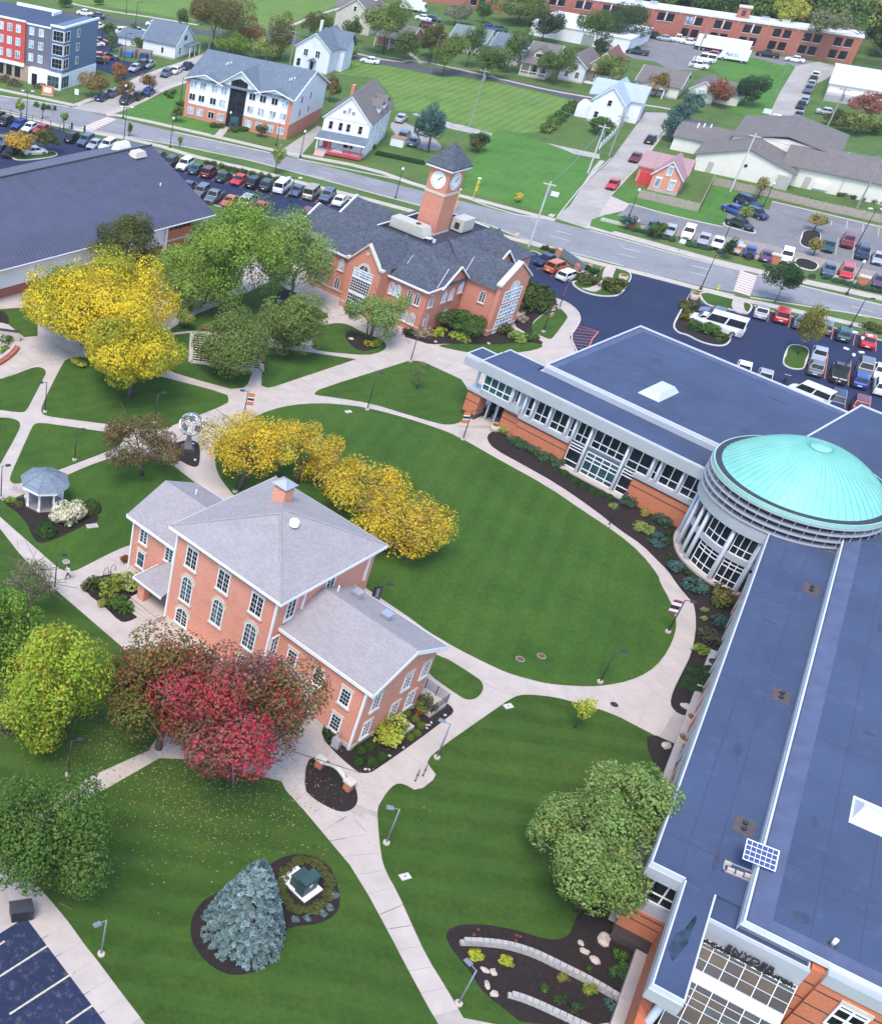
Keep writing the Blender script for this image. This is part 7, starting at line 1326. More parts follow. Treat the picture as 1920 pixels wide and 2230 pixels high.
# type: length, width, bonnet z, roof z, cabin base x0,x1, roof x0,x1 (x from -L/2 at the tail)
SPEC = dict(sedan=(4.7,1.82,.92,1.45,-1.55,1.15,-.95,.45), suv=(4.7,1.9,1.08,1.75,-2.15,1.15,-1.9,.45), hatch=(4.2,1.78,.98,1.52,-1.9,1.1,-1.6,.4), pickup=(5.6,1.98,1.12,1.85,-.55,1.45,-.35,.85), van=(5.3,2.0,1.15,2.05,-2.5,1.85,-2.4,1.2), wagon=(4.7,1.82,.92,1.47,-2.2,1.1,-1.85,.4), longvan=(6.0,2.05,1.25,2.5,-2.9,2.35,-2.85,1.7))
def car_meshes(ty):
    if ty in CARS: return CARS[ty]
    L, w, zb, zr, c0, c1, r0, r1 = SPEC[ty]; hw = w/2; g = .22; mb = MB()
    # body: lofted cross sections
    secs = [(-L/2, hw*.82, g+.22, zb*.86), (-L/2+.12, hw*.95, g+.08, zb*.97), (-L/2+.7, hw, g, zb), (c0, hw, g, zb), (c1, hw, g, zb), (L/2-.75, hw*.985, g, zb*.93), (L/2-.2, hw*.93, g+.04, zb*.80), (L/2, hw*.78, g+.18, zb*.66)]
    rings = []
    for x, h_, z0, z1 in secs:
        m_ = z0+(z1-z0)*.62; rings.append([(x,-h_*.94,z0),(x,-h_,m_),(x,-h_*.93,z1),(x,h_*.93,z1),(x,h_,m_),(x,h_*.94,z0)])
    vs_ = [v for r in rings for v in r]; fs = []
    for i in range(len(rings)-1):
        for k in range(6): fs.append((i*6+k, i*6+(k+1) % 6, (i+1)*6+(k+1) % 6, (i+1)*6+k))
    fs += [(5,4,3,2,1,0), tuple(range((len(rings)-1)*6, len(rings)*6))]; mb.faces(vs_, fs)
    t = .80
    if ty == 'pickup':
        mb2 = MB(); mb2.box(-L/2+.12, c0-.05, -hw*.8, hw*.8, zb+.002, zb+.004); bed = mb2.mesh('bed', TRIM)
    else: bed = None
    mb.frustum((c0,c1,-hw*.9,hw*.9), (r0,r1,-hw*t,hw*t), zb-.02, zr); mb.frustum((r0,r1,-hw*t,hw*t), (r0+.12,r1-.15,-hw*t*.86,hw*t*.86), zr, zr+.05)
    body = mb.mesh('body', TRIM)
    def lerp(a, b, f): return a+(b-a)*f
    def gq(f0, f1, side):
        za, zc = lerp(zb,zr,.12), lerp(zb,zr,.9)
        if side == 'f': xa, xb = lerp(c1,r1,.12)+.012, lerp(c1,r1,.9)+.012; ya, yb = lerp(hw*.9,hw*t,.12)-.07, lerp(hw*.9,hw*t,.9)-.07; return MB().quad((xa,-ya,za),(xa,ya,za),(xb,yb,zc),(xb,-yb,zc))
        if side == 'b': xa, xb = lerp(c0,r0,.12)-.012, lerp(c0,r0,.9)-.012; ya, yb = lerp(hw*.9,hw*t,.12)-.08, lerp(hw*.9,hw*t,.9)-.08; return MB().quad((xa,ya,za),(xa,-ya,za),(xb,-yb,zc),(xb,yb,zc))
        s = 1 if side == 'l' else -1; ya, yb = (lerp(hw*.9,hw*t,.14)+.012)*s, (lerp(hw*.9,hw*t,.88)+.012)*s; m_ = MB(); a0, a1 = lerp(c0,r0,.14)+.14, lerp(c1,r1,.14)-.16; b0, b1 = lerp(c0,r0,.88)+.12, lerp(c1,r1,.88)-.12
        for p, q in ((0,.47),(.52,1)) if ty not in ('pickup',) else ((0,.42),(.48,1)): m_.quad((lerp(a0,a1,p),ya,za),(lerp(a0,a1,q),ya,za),(lerp(b0,b1,q),yb,zc),(lerp(b0,b1,p),yb,zc))
        return m_
    parts = [('windscreen', gq(0,0,'f').mesh('windscreen', CGL), (0,0,0)), ('rear_window', gq(0,0,'b').mesh('rear_window', CGL), (0,0,0)), ('side_glass', gq(0,0,'l').mesh('side_glass', CGL), (0,0,0)), ('side_glass', gq(0,0,'r').mesh('side_glass', CGL), (0,0,0))]
    if bed: parts.append(('cargo_bed', bed, (0,0,0)))
    hl = MB().box(-.16,.03,-.2,.2,-.07,.07).mesh('headlight', LAMP); tl = MB().box(-.03,.12,-.17,.17,-.11,.11).mesh('taillight', TAIL)
    for s in (-1,1): parts += [('headlight', hl, (L/2-.12,s*hw*.62,zb*.66)), ('taillight', tl, (-L/2+.04,s*hw*.66,zb*.78))]
    parts.append(('grille', MB().box(-.05,.02,-.45,.45,-.09,.09).mesh('grille', TRIM), (L/2,0,zb*.5))); parts.append(('number_plate', MB().box(-.02,.02,-.26,.26,-.07,.07).mesh('number_plate', LAMP), (-L/2-.005,0,zb*.62)))
    R = .34 if ty not in ('pickup','longvan','suv') else .38
    wm = MB(); n = 12
    wm.faces([(R*math.cos(2*math.pi*k/n), y, R*math.sin(2*math.pi*k/n)) for y in (-.11,.11) for k in range(n)], [tuple(range(n)), tuple(range(2*n-1,n-1,-1))]+[(k,k+n,(k+1) % n+n,(k+1) % n) for k in range(n)]); tm = wm.mesh('wheel', TYRE)
    rm = MB(); rm.faces([(R*.62*math.cos(2*math.pi*k/n), y, R*.62*math.sin(2*math.pi*k/n)) for y in (-.118,.118) for k in range(n)], [tuple(range(n)), tuple(range(2*n-1,n-1,-1))]); rmm = rm.mesh('rim', RIM)
    wheels = [(x, s*(hw-.10), R) for x in (-L*.29, L*.30) for s in (-1,1)]
    CARS[ty] = (body, parts, tm, rmm, wheels); return CARS[ty]
def car(p, az, ty, col, label, group=None, z=.018, name=None):
    body, parts, tm, rmm, wheels = car_meshes(ty); g = G(p[0], p[1], .75); g.z = z
    nm = name or {'pickup':'pickup_truck','van':'parked_van','longvan':'passenger_van'}.get(ty,'parked_car')
    t = thing(nm, label, {'pickup':'pickup truck','van':'van','longvan':'van'}.get(ty,'car'), g, az, group)
    b = obj('body', body, t); b.material_slots[0].link = 'OBJECT'; b.material_slots[0].material = paint(col)
    for n_, me, loc in parts: obj(n_, me, t, loc)
    for w in wheels: o = obj('wheel', tm, t, w); obj('rim', rmm, o)
    return t
TN = dict(sedan='sedan', suv='SUV', hatch='hatchback', pickup='pickup truck', van='van', wagon='estate car', longvan='passenger van')
CN = dict(champagne='beige', teal='dark teal', slate='blue-grey', green='dark green', charcoal='dark grey', purple='purple-red', navy='navy blue', maroon='dark red')
ORD = 'first second third fourth fifth sixth seventh eighth ninth tenth eleventh twelfth thirteenth fourteenth fifteenth sixteenth'.split()
def row(zk, where, frm, spec, az, group, z=.018):
    for i, (x, y, ty, col, up) in enumerate(spec):
        lab = '%s %s, %s from %s in %s' % (CN.get(col, col), TN[ty], ORD[i], frm, where)
        car(px(zk, x, y), az if up == 'u' else az+180 if up == 'd' else up, ty, col, lab, group, z)
def azpx(zk, a, b): d = W(zk,*b)-W(zk,*a); return math.degrees(math.atan2(d.y, d.x))
aw = azpx('f',(735,440),(800,392)); ae = azpx('N',(1282,580),(1315,370)); an = azpx('M',(1372,305),(1402,150))
row('f', 'the hedge row', 'the metal roof edge', [(30,165,'suv','black','u'),(145,200,'suv','charcoal','u'),(255,230,'suv','white','d'),(360,265,'sedan','teal','u'),(470,298,'suv','maroon','u'),(600,335,'sedan','green','u'),(735,362,'sedan','red','d'),(865,388,'suv','black','u'),(985,412,'suv','charcoal','u'),(1115,428,'van','white','u'),(1245,458,'sedan','slate','d'),(1375,483,'van','champagne','u'),(1510,508,'suv','slate','d'),(1625,543,'sedan','white','u')], aw, 'cars parked along the hedge')
row('f', 'the building-side row', 'the metal roof edge', [(285,425,'sedan','purple','d'),(395,472,'suv','grey','d'),(515,512,'pickup','grey','d'),(655,552,'sedan','orange','d'),(785,568,'suv','silver','d'),(915,608,'sedan','red','d'),(1320,690,'suv','maroon','d')], aw, 'cars parked on the building side')
row('a', 'the railing row', 'the end beside the crosswalk gate', [(340,1038,'sedan','red','d'),(245,1022,'sedan','white','d'),(155,1000,'hatch','blue','d'),(65,972,'suv','charcoal','u'),(0,942,'suv','black','u')], aw, 'cars parked along the iron railing')
row('a', 'the short street row', 'the crosswalk gate', [(595,1108,'suv','black','u'),(695,1133,'suv','slate','d'),(770,1160,'sedan','silver','d'),(870,1172,'suv','white','d')], aw, 'cars parked past the crosswalk gate')
row('e', 'the west island row', 'the olive tree', [(285,360,'sedan','white',aw-40),(90,370,'suv','black',aw+180),(70,310,'sedan','cream',aw+180),(5,345,'sedan','navy',aw+180),(10,275,'sedan','slate',aw+180)], aw, 'cars around the west island')
row('M', 'the upper east car park row', 'the curved walk', [(725,795,'sedan','silver','u'),(905,830,'suv','red','u'),(1070,885,'sedan','slate','u'),(1285,935,'hatch','grey','u'),(1450,995,'hatch','teal','u'),(1665,1050,'sedan','red','u')], ae, 'upper row of the east car park')
row('N', 'the middle east car park', 'the grass island', [(1240,360,'sedan','silver','d'),(1215,470,'sedan','grey','u'),(1415,525,'pickup','charcoal','u'),(1635,490,'suv','grey','d'),(1600,580,'hatch','blue','u'),(1780,510,'sedan','white','d'),(1785,640,'suv','white','u')], ae, 'middle rows of the east car park')
row('N', 'the row behind the roof', 'the roof corner', [(580,490,'sedan','white','d'),(765,560,'sedan','silver','d'),(1155,715,'van','white',ae+70),(1385,775,'suv','navy','d'),(1590,830,'suv','maroon','d')], ae, 'cars behind the north wing roof')
av = azpx('M',(560,960),(170,850))
car(px('M',365,930), av, 'longvan', 'white', 'white passenger van parked beside the kerbed island', z=.018); car(px('M',330,812), av, 'sedan', 'slate', 'blue-grey sedan parked behind the white passenger van'); car(px('M',225,865), av, 'sedan', 'white', 'white sedan nosing in between the van and the island')
al = azpx('L',(290,410),(510,340))
car(px('L',400,375), al+180, 'sedan', 'navy', 'navy sedan parked nearest the slate-roofed clock building'); car(px('L',505,445), al, 'suv', 'orange', 'orange-red SUV parked between a navy sedan and a white estate'); car(px('L',620,520), al, 'wagon', 'white', 'white estate car parked at the curved walk island')
row('M', 'the forecourt row', 'the corner pillar', [(75,105,'suv','white','d'),(215,158,'sedan','silver','d'),(340,188,'sedan','white','d'),(500,230,'sedan','silver','d'),(625,262,'sedan','blue','u'),(770,300,'sedan','purple','u'),(940,312,'suv','white','d')], an, 'forecourt row of the north-east car park', .02)
row('R', 'the forecourt row end', 'the street corner', [(700,632,'sedan','slate','d'),(782,652,'sedan','silver','d')], an, 'forecourt row of the north-east car park', .02)
row('M', 'the inner north-east car row', 'the mulched island', [(1315,215,'sedan','teal','d'),(1485,178,'suv','maroon','d'),(1615,282,'suv','navy','d'),(1755,325,'sedan','silver','d')], an, 'inner row of the north-east car park', .02)
row('M', 'the outer north-east car row', 'the lower mulch island', [(1320,425,'sedan','slate','d'),(1470,452,'suv','red','d'),(1765,525,'sedan','purple','d')], an, 'outer row of the north-east car park', .02)
af = azpx('R',(1110,505),(1200,540))
car(px('R',1150,520), af, 'suv', 'navy', 'navy SUV by the fence-side lawn of the north-east car park', z=.02); car(px('R',1092,557), af, 'sedan', 'blue', 'bright blue sedan below the navy SUV', z=.02); car(px('R',1190,572), af, 'hatch', 'navy', 'navy hatchback right of the bright blue sedan', z=.02); car(px('R',1112,620), af, 'sedan', 'black', 'black sedan at the mulch strip of the north-east car park', z=.02)
ass = azpx('R',(320,590),(700,160))
car(px('R',690,220), ass, 'sedan', 'black', 'black sedan driving up the concrete side street', z=.02, name='car'); car(px('R',618,306), ass+180, 'sedan', 'maroon', 'dark red sedan parked at the side street kerb', z=.02); car(px('R',512,433), ass+180, 'sedan', 'red', 'bright red sedan parked low on the side street', z=.02)
am = azpx('d',(940,890),(1150,480))
row('d', 'the mill street line', 'the brick factory', [(1305,535,'sedan','white','d'),(1290,565,'sedan','charcoal','d'),(1275,600,'sedan','silver','d'),(1255,640,'suv','slate','d'),(1228,718,'sedan','silver','d'),(1205,748,'sedan','black','d'),(1185,822,'sedan','slate','d'),(1160,855,'sedan','maroon','d')], am, 'cars parked on the mill street', .02)
car(px('d',1022,855), am+180, 'pickup', 'silver', 'silver pickup truck parked opposite the mill street line', z=.02)
aa = azpx('a',(860,900),(1640,440))
row('a', 'the apartment-side row', 'the corner crosswalk', [(830,775,'sedan','navy','u'),(912,745,'sedan','slate','u'),(1345,585,'hatch','slate','d'),(1425,560,'sedan','white','u'),(1518,525,'sedan','navy','u')], aa, 'cars on the apartment side of the street', .02)
row('a', 'the brown-tree side row', 'the corner crosswalk', [(1030,802,'suv','charcoal','u'),(1125,766,'sedan','black','u'),(1205,736,'hatch','blue','u')], aa, 'cars on the brown-tree side', .02)
row('a', 'the apartment car park', 'the timber pen', [(1205,512,'sedan','silver',aw+180),(1150,522,'suv','charcoal',aw+180),(1095,542,'sedan','silver',aw+180),(885,452,'sedan','charcoal',aw-60),(810,457,'suv','orange',aw-60),(800,482,'sedan','black',aw-60),(1010,252,'suv','white',aw-50),(1115,242,'sedan','silver',aw-50),(800,205,'sedan','white',aw-50),(775,345,'sedan','white',aw-50),(800,325,'sedan','maroon',aw-50)], aw, 'cars in the apartment car park', .022)
ant = azpx('a',(600,90),(1200,190))
car(px('a',690,98), ant, 'sedan', 'white', 'white sedan driving on the upper road beside a dark one', z=.02, name='car'); car(px('a',785,120), ant+180, 'sedan', 'charcoal', 'dark grey sedan driving on the upper road', z=.02, name='car')
car(px('a',1250,190), ant, 'sedan', 'white', 'white sedan on the upper road behind the small white house', z=.02, name='car'); car(px('a',1370,205), ant, 'sedan', 'silver', 'silver sedan on the upper road beyond the small white house', z=.02, name='car')
ab = azpx('c',(0,487),(600,578)); car(px('b',1310,400), ab+180, 'sedan', 'white', 'white sedan driving on the dark back street', z=.02, name='car')
car(px('b',1520,785), aw, 'sedan', 'silver', 'silver sedan in the gravel yard behind the porch house', z=.03); car(px('b',1540,905), aw, 'suv', 'slate', 'blue-grey SUV parked behind the white garden shed', z=.03); car(px('b',1605,942), aw, 'sedan', 'slate', 'blue-grey sedan parked beside the blue-green conifer', z=.03)
amy = azpx('d',(85,245),(405,295))
row('d', 'the factory wall row', 'the dark spreading tree', [(85,243,'sedan','charcoal','u'),(150,255,'suv','black','u'),(230,270,'sedan','silver','u'),(310,275,'pickup','white','u'),(405,297,'sedan','white','u')], amy, 'cars before the factory wall', .02)
car(px('d',965,385), amy+180, 'pickup', 'black', 'black pickup truck parked against the factory wall', z=.02); car(px('d',1160,420), amy+180, 'sedan', 'white', 'white sedan parked against the factory wall', z=.02); car(px('d',512,422), amy+180, 'van', 'white', 'white panel van standing behind the delivery truck', z=.02); car(px('d',468,466), amy, 'suv', 'white', 'white SUV parked at the edge of the mill yard', z=.02); car(px('d',582,387), amy, 'sedan', 'red', 'red car half hidden behind the delivery truck', z=.02); car(px('d',28,366), amy+180, 'pickup', 'green', 'dark green pickup truck alone in the mill yard', z=.02); car(px('d',1395,800), amy, 'sedan', 'silver', 'silver sedan on the driveway of the mill street house', z=.03)
car(px('b',1670,115), amy, 'sedan', 'white', 'white sedan in the far factory yard beside a blue one', z=.02); car(px('b',1732,120), amy, 'sedan', 'navy', 'navy sedan in the far factory yard', z=.02); car(px('b',1700,167), amy, 'suv', 'maroon', 'dark red SUV in the far factory yard', z=.02); car(px('c',562,200), amy, 'sedan', 'blue', 'blue sedan behind the bungalow roofs', z=.02); car(px('c',640,210), amy, 'sedan', 'teal', 'dark teal sedan behind the bungalow roofs', z=.02)
# delivery truck, trailer, box truck, motorcycle
def boxtruck(p, az, L, H, label, cab=True, name='delivery_truck', white=WHITE):
    g = G(p[0], p[1], H*.5); g.z = .02; t = thing(name, label, 'truck' if cab else 'trailer', g, az)
    part(t, 'cargo_box', white, (-L/2,L/2-(1.6 if cab else 0),-1.15,1.15,.65 if cab else 1.0,H))
    if cab: MB().frustum((L/2-1.6,L/2+.5,-1.05,1.05),(L/2-1.6,L/2-.3,-1.0,1.0),.5,H*.86).build('cab', white, t); MB().quad((L/2+.28,-.9,1.5),(L/2+.28,.9,1.5),(L/2-.2,.85,2.25),(L/2-.2,-.85,2.25)).build('windscreen', CGL, t)
    tm, rmm = car_meshes('longvan')[2:4]
    for x in ((-L*.3,L*.38) if cab else (-L*.4,-L*.32,L*.3)):
        for s in (-1,1): o = obj('wheel', tm, t, (x,s*.95,.42), scale=1.15); obj('rim', rmm, o)
    part(t, 'chassis', TRIM, (-L/2,L/2,-.5,.5,.45,.65)); return t
ft = boxtruck(px('d',728,395), amy+180, 6.6, 3.0, 'white delivery truck with purple and green lettering on its side')
PUR = plain('purple_letter', (.10,.03,.25), .5, .05, 2); GRN = plain('green_letter', (.10,.42,.10), .5, .05, 2)
if True:
    a = letters(ft, 'Fed', 1.15, (1.35,1.17,1.35), math.pi/2, math.pi, PUR, .01); b = letters(ft, 'Ex', 1.15, (-.35,1.17,1.35), math.pi/2, math.pi, GRN, .01)
boxtruck(px('d',640,325), amy, 13.0, 3.6, 'long white box trailer parked before the brick factory', False, 'box_trailer')
boxtruck(px('b',1600,35), amy, 7.0, 3.0, 'white box truck in the far factory yard', name='box_truck')
mc = thing('motorcycle', 'dark motorcycle parked just beyond the north wing roof edge', 'motorcycle', W('N',930,620), ae); tm, rmm = car_meshes('sedan')[2:4]
for x in (-.7,.7): o = obj('wheel', tm, mc, (x,0,.33), scale=(1,.5,1)); obj('rim', rmm, o, scale=(1,1,1))
MB().tube([(-.6,0,.5),(0,0,.75),(.5,0,.8),(.7,0,.4)], [.1,.2,.16,.06], 7).build('frame', TRIM, mc); part(mc, 'seat', TRIM, (-.6,.05,-.14,.14,.75,.87)); MB().tube([(.5,-.38,1.05),(.5,.38,1.05)], .03, 5).build('handlebar', METAL_L, mc)
# ================================================================== street furniture, small things, people
POLE = plain('bronze_pole', (.055,.055,.065), .5, .15, 3, .3); GLOBE = plain('lamp_glass', (.75,.75,.72), .3, .03, 2)
ORANGE = plain('orange_banner', (.70,.20,.06), .7, .05, 2); CRIM = plain('crimson_banner', (.30,.03,.09), .7, .05, 2)
def lamp(b, label, h=4.0, az=200, banner=None, group=None, col=POLE):
    t = thing('path_lamp', label, 'lamp', G(*b), az, group)
    MB().lathe([(.26,0),(.26,.22),(.22,.25)], 10).build('footing', CONC, t); MB().tube([(0,0,.22),(0,0,h)], [.07,.05], 8).build('pole', col, t, True)
    MB().tube([(0,0,h-.05),(.5,0,h)], .035, 5).build('arm', col, t); hd = MB().frustum((.40,.95,-.17,.17),(.45,.9,-.12,.12),h-.06,h+.08).build('lamp_head', col, t); part(hd, 'lens', GLOBE, (.45,.9,-.13,.13,h-.09,h-.062))
    if banner:
        side, style = banner; w_ = .75; x0 = .09*side; x1 = (.09+w_)*side; q = lambda z0, z1, y: MB().faces([(x0,y,z0),(x1,y,z0),(x1,y,z1),(x0,y,z1),(x0,-y,z0),(x1,-y,z0),(x1,-y,z1),(x0,-y,z1)], [(0,1,2,3),(7,6,5,4),(0,4,5,1),(2,6,7,3),(1,5,6,2)])
        base = {'orange': ORANGE, 'photo': ORANGE, 'black': METAL_D, 'crimson': WHITE}[style]; bo = q(h-1.75,h-.25,.012).build('banner', base, t)
        if style == 'photo': q(h-1.3,h-.7,.018).build('banner_photo', WHITE, bo); q(h-1.15,h-.85,.022).build('banner_figure', METAL_D, bo)
        if style == 'crimson':
            q(h-.5,h-.25,.018).build('banner_top', CRIM, bo); q(h-1.75,h-1.55,.018).build('banner_foot', CRIM, bo); q(h-1.25,h-.85,.02).build('banner_figure', METAL_D, bo)
        if style == 'black':
            for s in (-1,1): letters(bo, 'LOVE', .42, (x0+(x1-x0)*.5, -.02*s, h-1.0), math.pi/2, 0 if s > 0 else math.pi, WHITE, .004).rotation_euler = (math.pi/2, math.pi/2, 0 if s > 0 else math.pi)
            q(h-1.75,h-1.6,.018).build('banner_stripe', plain('red_stripe', (.5,.02,.03), .6, .05, 2), bo)
        MB().tube([(0,0,h-.25),(x1,0,h-.25)], .018, 4).build('bracket', POLE, t); MB().tube([(0,0,h-1.75),(x1,0,h-1.75)], .018, 4).build('bracket', POLE, t)
    return t
GREYPOLE = plain('grey_pole', (.26,.28,.33), .5, .1, 3, .4)
lamp((950,1652), 'grey path lamp beside the bicycle hoops', az=150, col=GREYPOLE); lamp((840,1838), 'grey path lamp on the edge of the east lawn by the curved path', az=170, col=GREYPOLE); lamp((997,2188), 'grey lamp between the path and the boulder bed', az=120, col=GREYPOLE); lamp((220,2080), 'grey lamp on the grass beside the worn parking lot', az=210, col=GREYPOLE)
lamp((1305,1487), 'dark lamp at the foot of the oval lawn', az=-20); lamp((1453,1378), 'lamp with crimson and white banner on the oval lawn edge', az=-20, banner=(-1,'crimson')); lamp((528,917), 'lamp with orange photo banner at the plaza corner of the oval', az=170, banner=(-1,'photo')); lamp((893,788), 'lamp at the tip of the wedge lawn', az=150); lamp((799,893), 'thin lamp where the oval meets the curved path', az=20, h=5.0); lamp((1007,958), 'lamp with orange photo banner at the north wing entrance', az=0, banner=(-1,'photo')); lamp((1324,1147), 'lamp on the oval path before the second brick panel', az=40)
lamp((162,1003), 'lamp on the triangular lawn above the gazebo', az=10); lamp((336,922), 'lamp near the russet tree on the crossing lawn', az=20); lamp((98,898), 'lamp at the crossing of the two paths', az=190); lamp((119,1283), 'dark lamp beside the walking person', az=20); lamp((148,1690), 'lamp behind the dark green tree', az=20); lamp((2,1085), 'lamp left of the gazebo shrubs', az=20); lamp((812,1345), 'lamp with black banner behind the brick wing', az=10, banner=(-1,'black'))
lamp(px('L',520,858), 'lamp with plain orange banner at the drive kerb', az=60, banner=(-1,'orange')); lamp(px('L',365,1085), 'lamp with small photo banner on the curved lawn', az=30, banner=(1,'photo')); lamp(px('C',205,640), 'lamp under the golden honey locusts', az=30)
def tall(b, label, h, name='street_lamp', heads=1, az=0, globe=False, col=POLE, cat='street lamp'):
    t = thing(name, label, cat, G(*b), az); MB().lathe([(.2,0),(.2,.4),(.12,.5)], 8).build('base', col, t); MB().tube([(0,0,.4),(0,0,h)], [.09,.05], 7).build('pole', col, t)
    for k in range(heads):
        a = 2*math.pi*k/heads; d = (math.cos(a), math.sin(a))
        if globe: MB().lathe([(.06,h),(.2,h+.12),(.22,h+.3),(.1,h+.48),(.001,h+.52)], 8).build('globe', GLOBE, t)
        else: MB().tube([(0,0,h-.1),(d[0]*.8,d[1]*.8,h)], .04, 5).build('arm', col, t); MB().box(-.3,.3,-.16,.16,-.07,.07).build('lamp_head', GLOBE if heads > 1 else col, t, loc=(d[0]*.95,d[1]*.95,h), rz=a)
    return t
for zk, x, y, h, heads, gl_, lab in (('f',1170,610,5.0,2,0,'slim parking lamp in the middle of the west car park'),('a',995,955,6.0,1,1,'black globe lamp at the corner of the apartment street'),('a',1375,1195,5.2,1,1,'black globe lamp at the kerb before the white apartments'),('a',1000,1150,6.5,2,0,'double-headed lamp at the crosswalk gate'),('a',213,1000,6.2,2,0,'black lamp inside the iron railing'),('b',1265,0,.1,0,0,''),('T',655,455,5.0,1,1,'globe lamp behind the clock building at the kerb'),('b',840,1055,4.6,1,1,'black globe lamp at the driveway of the porch house'),('b',680,975,4.4,1,1,'dark globe lamp on the lawn of the white apartments'),('b',358,880,3.4,1,1,'short globe lamp at the glass strip entrance'),('b',40,680,5.0,1,0,'black lamp beside the hedge of the white apartments'),('R',585,590,4.4,1,1,'globe lamp at the entry of the north-east car park'),('R',1220,545,4.0,1,1,'globe lamp at the fence beside the navy SUV'),('R',1020,735,5.5,1,0,'dark lamp rising between forecourt and street'),('R',1660,735,6.5,2,0,'double-headed lamp among the inner row'),('R',1615,960,5.0,1,1,'globe lamp on the far sidewalk by the brick pillar'),('M',180,610,5.5,1,0,'lamp at the drive entry beside the hydrant'),('M',1500,945,4.5,1,0,'lamp standing behind the teal hatchback'),('N',1310,745,6.5,3,0,'triple-headed lamp at the dark SUV behind the roof'),('N',1410,560,6.0,3,0,'triple-headed lamp over the dark pickup'),('a',1095,215,6,1,0,'dark lamp beside the upper road'),('a',830,330,6,1,0,'dark lamp at the apartment car park hedge'),('a',1000,530,7,1,0,'tall dark lamp in the apartment car park'),('a',1020,105,6,1,0,'dark lamp on the upper field edge')):
    if lab: tall(px(zk,x,y), lab, h, heads=heads, globe=bool(gl_))
tall(px('c',125,545), 'tall grey curved street lamp on the back street', 8.5, col=GREYPOLE, az=20); tall(px('d',1020,660), 'tall grey street lamp on the mill street corner', 12.0, col=GREYPOLE, az=20)
# utility poles and wires
WOOD = plain('pole_wood', (.30,.27,.25), .9, .15, 2); UP = {}
def upole(key, b, h, label, mat=WOOD, az=-34, cross=True):
    g = G(*b); t = thing('utility_pole', label, 'utility pole', g, az); MB().tube([(0,0,0),(0,0,h)], [.17,.11], 7).build('pole', mat, t)
    if cross: part(t, 'crossarm', mat, (-1.0,1.0,-.06,.06,h-.6,h-.45)); [MB().lathe([(.05,h-.45),(.08,h-.35),(.03,h-.25)], 6, (x,0)).build('insulator', GREYPOLE, t) for x in (-.9,0,.9)]
    MB().lathe([(.22,h-2.2),(.22,h-1.4),(.1,h-1.35)], 8, (.3,.0)).build('transformer', GREYPOLE, t); UP[key] = g+Vector((0,0,h-.4)); return t
upole('a', (1151,536), 10.5, 'pale utility pole in front of the clock building drive', plain('pale_pole', (.55,.53,.52), .8, .08, 2)); upole('b', px('R',1065,472), 10.5, 'tall grey utility pole at the timber fence end', plain('pale_pole', (.55,.53,.52), .8, .08, 2)); upole('c', px('R',390,385), 9.0, 'pale utility pole at the side street kerb by the green field', plain('pale_pole', (.55,.53,.52), .8, .08, 2)); upole('d', px('R',490,305), 8.0, 'brown utility pole beside the picket fence')
upole('e', px('c',415,950), 11.5, 'leaning dark utility pole at the edge of the mown field'); upole('f', px('a',1685,420), 10, 'utility pole with lamp arm behind the white apartments'); upole('g', px('b',770,440), 8.0, 'thin utility pole beside the pale blue-white house'); upole('h', px('R',1665,550), 9.5, 'brown utility pole beside the cream shed'); upole('i', px('R',1135,410), 6.5, 'dark thin pole before the warehouse wall', cross=False); upole('j', px('d',1365,960), 9.5, 'grey utility pole in the mill street yard'); upole('k', px('d',390,550), 11, 'dark leaning pole behind the cream ranch house', cross=False); upole('l', px('d',930,115), 9, 'utility pole at the wood edge behind the factory'); upole('m', px('b',610,400), 8.5, 'utility pole with transformers behind the white apartment roof'); upole('n', px('R',1510,195), 9, 'light pole in front of the mill street yard', cross=False)
def wire(a, b, label, sag=.8, off=0.0):
    p0, p1 = UP[a]+Vector((0,0,off)), UP[b]+Vector((0,0,off)); t = thing('power_line', label, 'cable', p0); pts = [Vector((0,0,0)).lerp(p1-p0, f)-Vector((0,0,4*sag*f*(1-f))) for f in [k/10 for k in range(11)]]
    MB().tube(pts, .035, 4).build('cable', GREYPOLE, t)
wire('c','e','cable from the side street pole to the leaning field pole'); wire('a','c','cable from the drive pole to the side street pole'); wire('b','i','cable from the fence-end pole to the dark thin pole'); wire('b','h','cable from the fence-end pole to the cream shed pole'); wire('f','m','upper cable behind the white apartments',.6); wire('m','g','cable from the transformer pole to the thin pole',.5); wire('f','g','lower cable behind the white apartments',1.0,-.8); wire('d','c','short cable between the two side street poles',.3); wire('e','g','long cable from the leaning pole toward the blue-white house',1.2)
# traffic signal, signs
YEL = plain('signal_yellow', (.75,.55,.05), .5, .05, 2)
def signal(b, label, az):
    t = thing('traffic_signal', label, 'traffic light', G(*b), az); MB().tube([(0,0,0),(0,0,3.6)], .07, 7).build('pole', YEL, t)
    for z in (2.0,3.2):
        hd = part(t, 'signal_head', YEL, (-.2,.2,-.35,-.1,z-.3,z+.6))
        for k, c_ in enumerate(((.4,.02,.02),(.5,.35,.02),(.02,.3,.1))): MB().lathe([(.1,0),(.001,.03)], 8).build('lens', plain('lens%d' % k, c_, .3, .05, 2), hd, loc=(0,-.36,z+.45-k*.27)).rotation_euler = (math.pi/2,0,0)
    part(t, 'cap', WHITE, (-.25,.25,-.4,.1,3.85,3.95)); return t
signal(px('T',1155,462), 'yellow traffic signal on the far sidewalk behind the clock tower', 30); signal(px('T',1035,540), 'yellow traffic signal half hidden by the clock tower', 200)
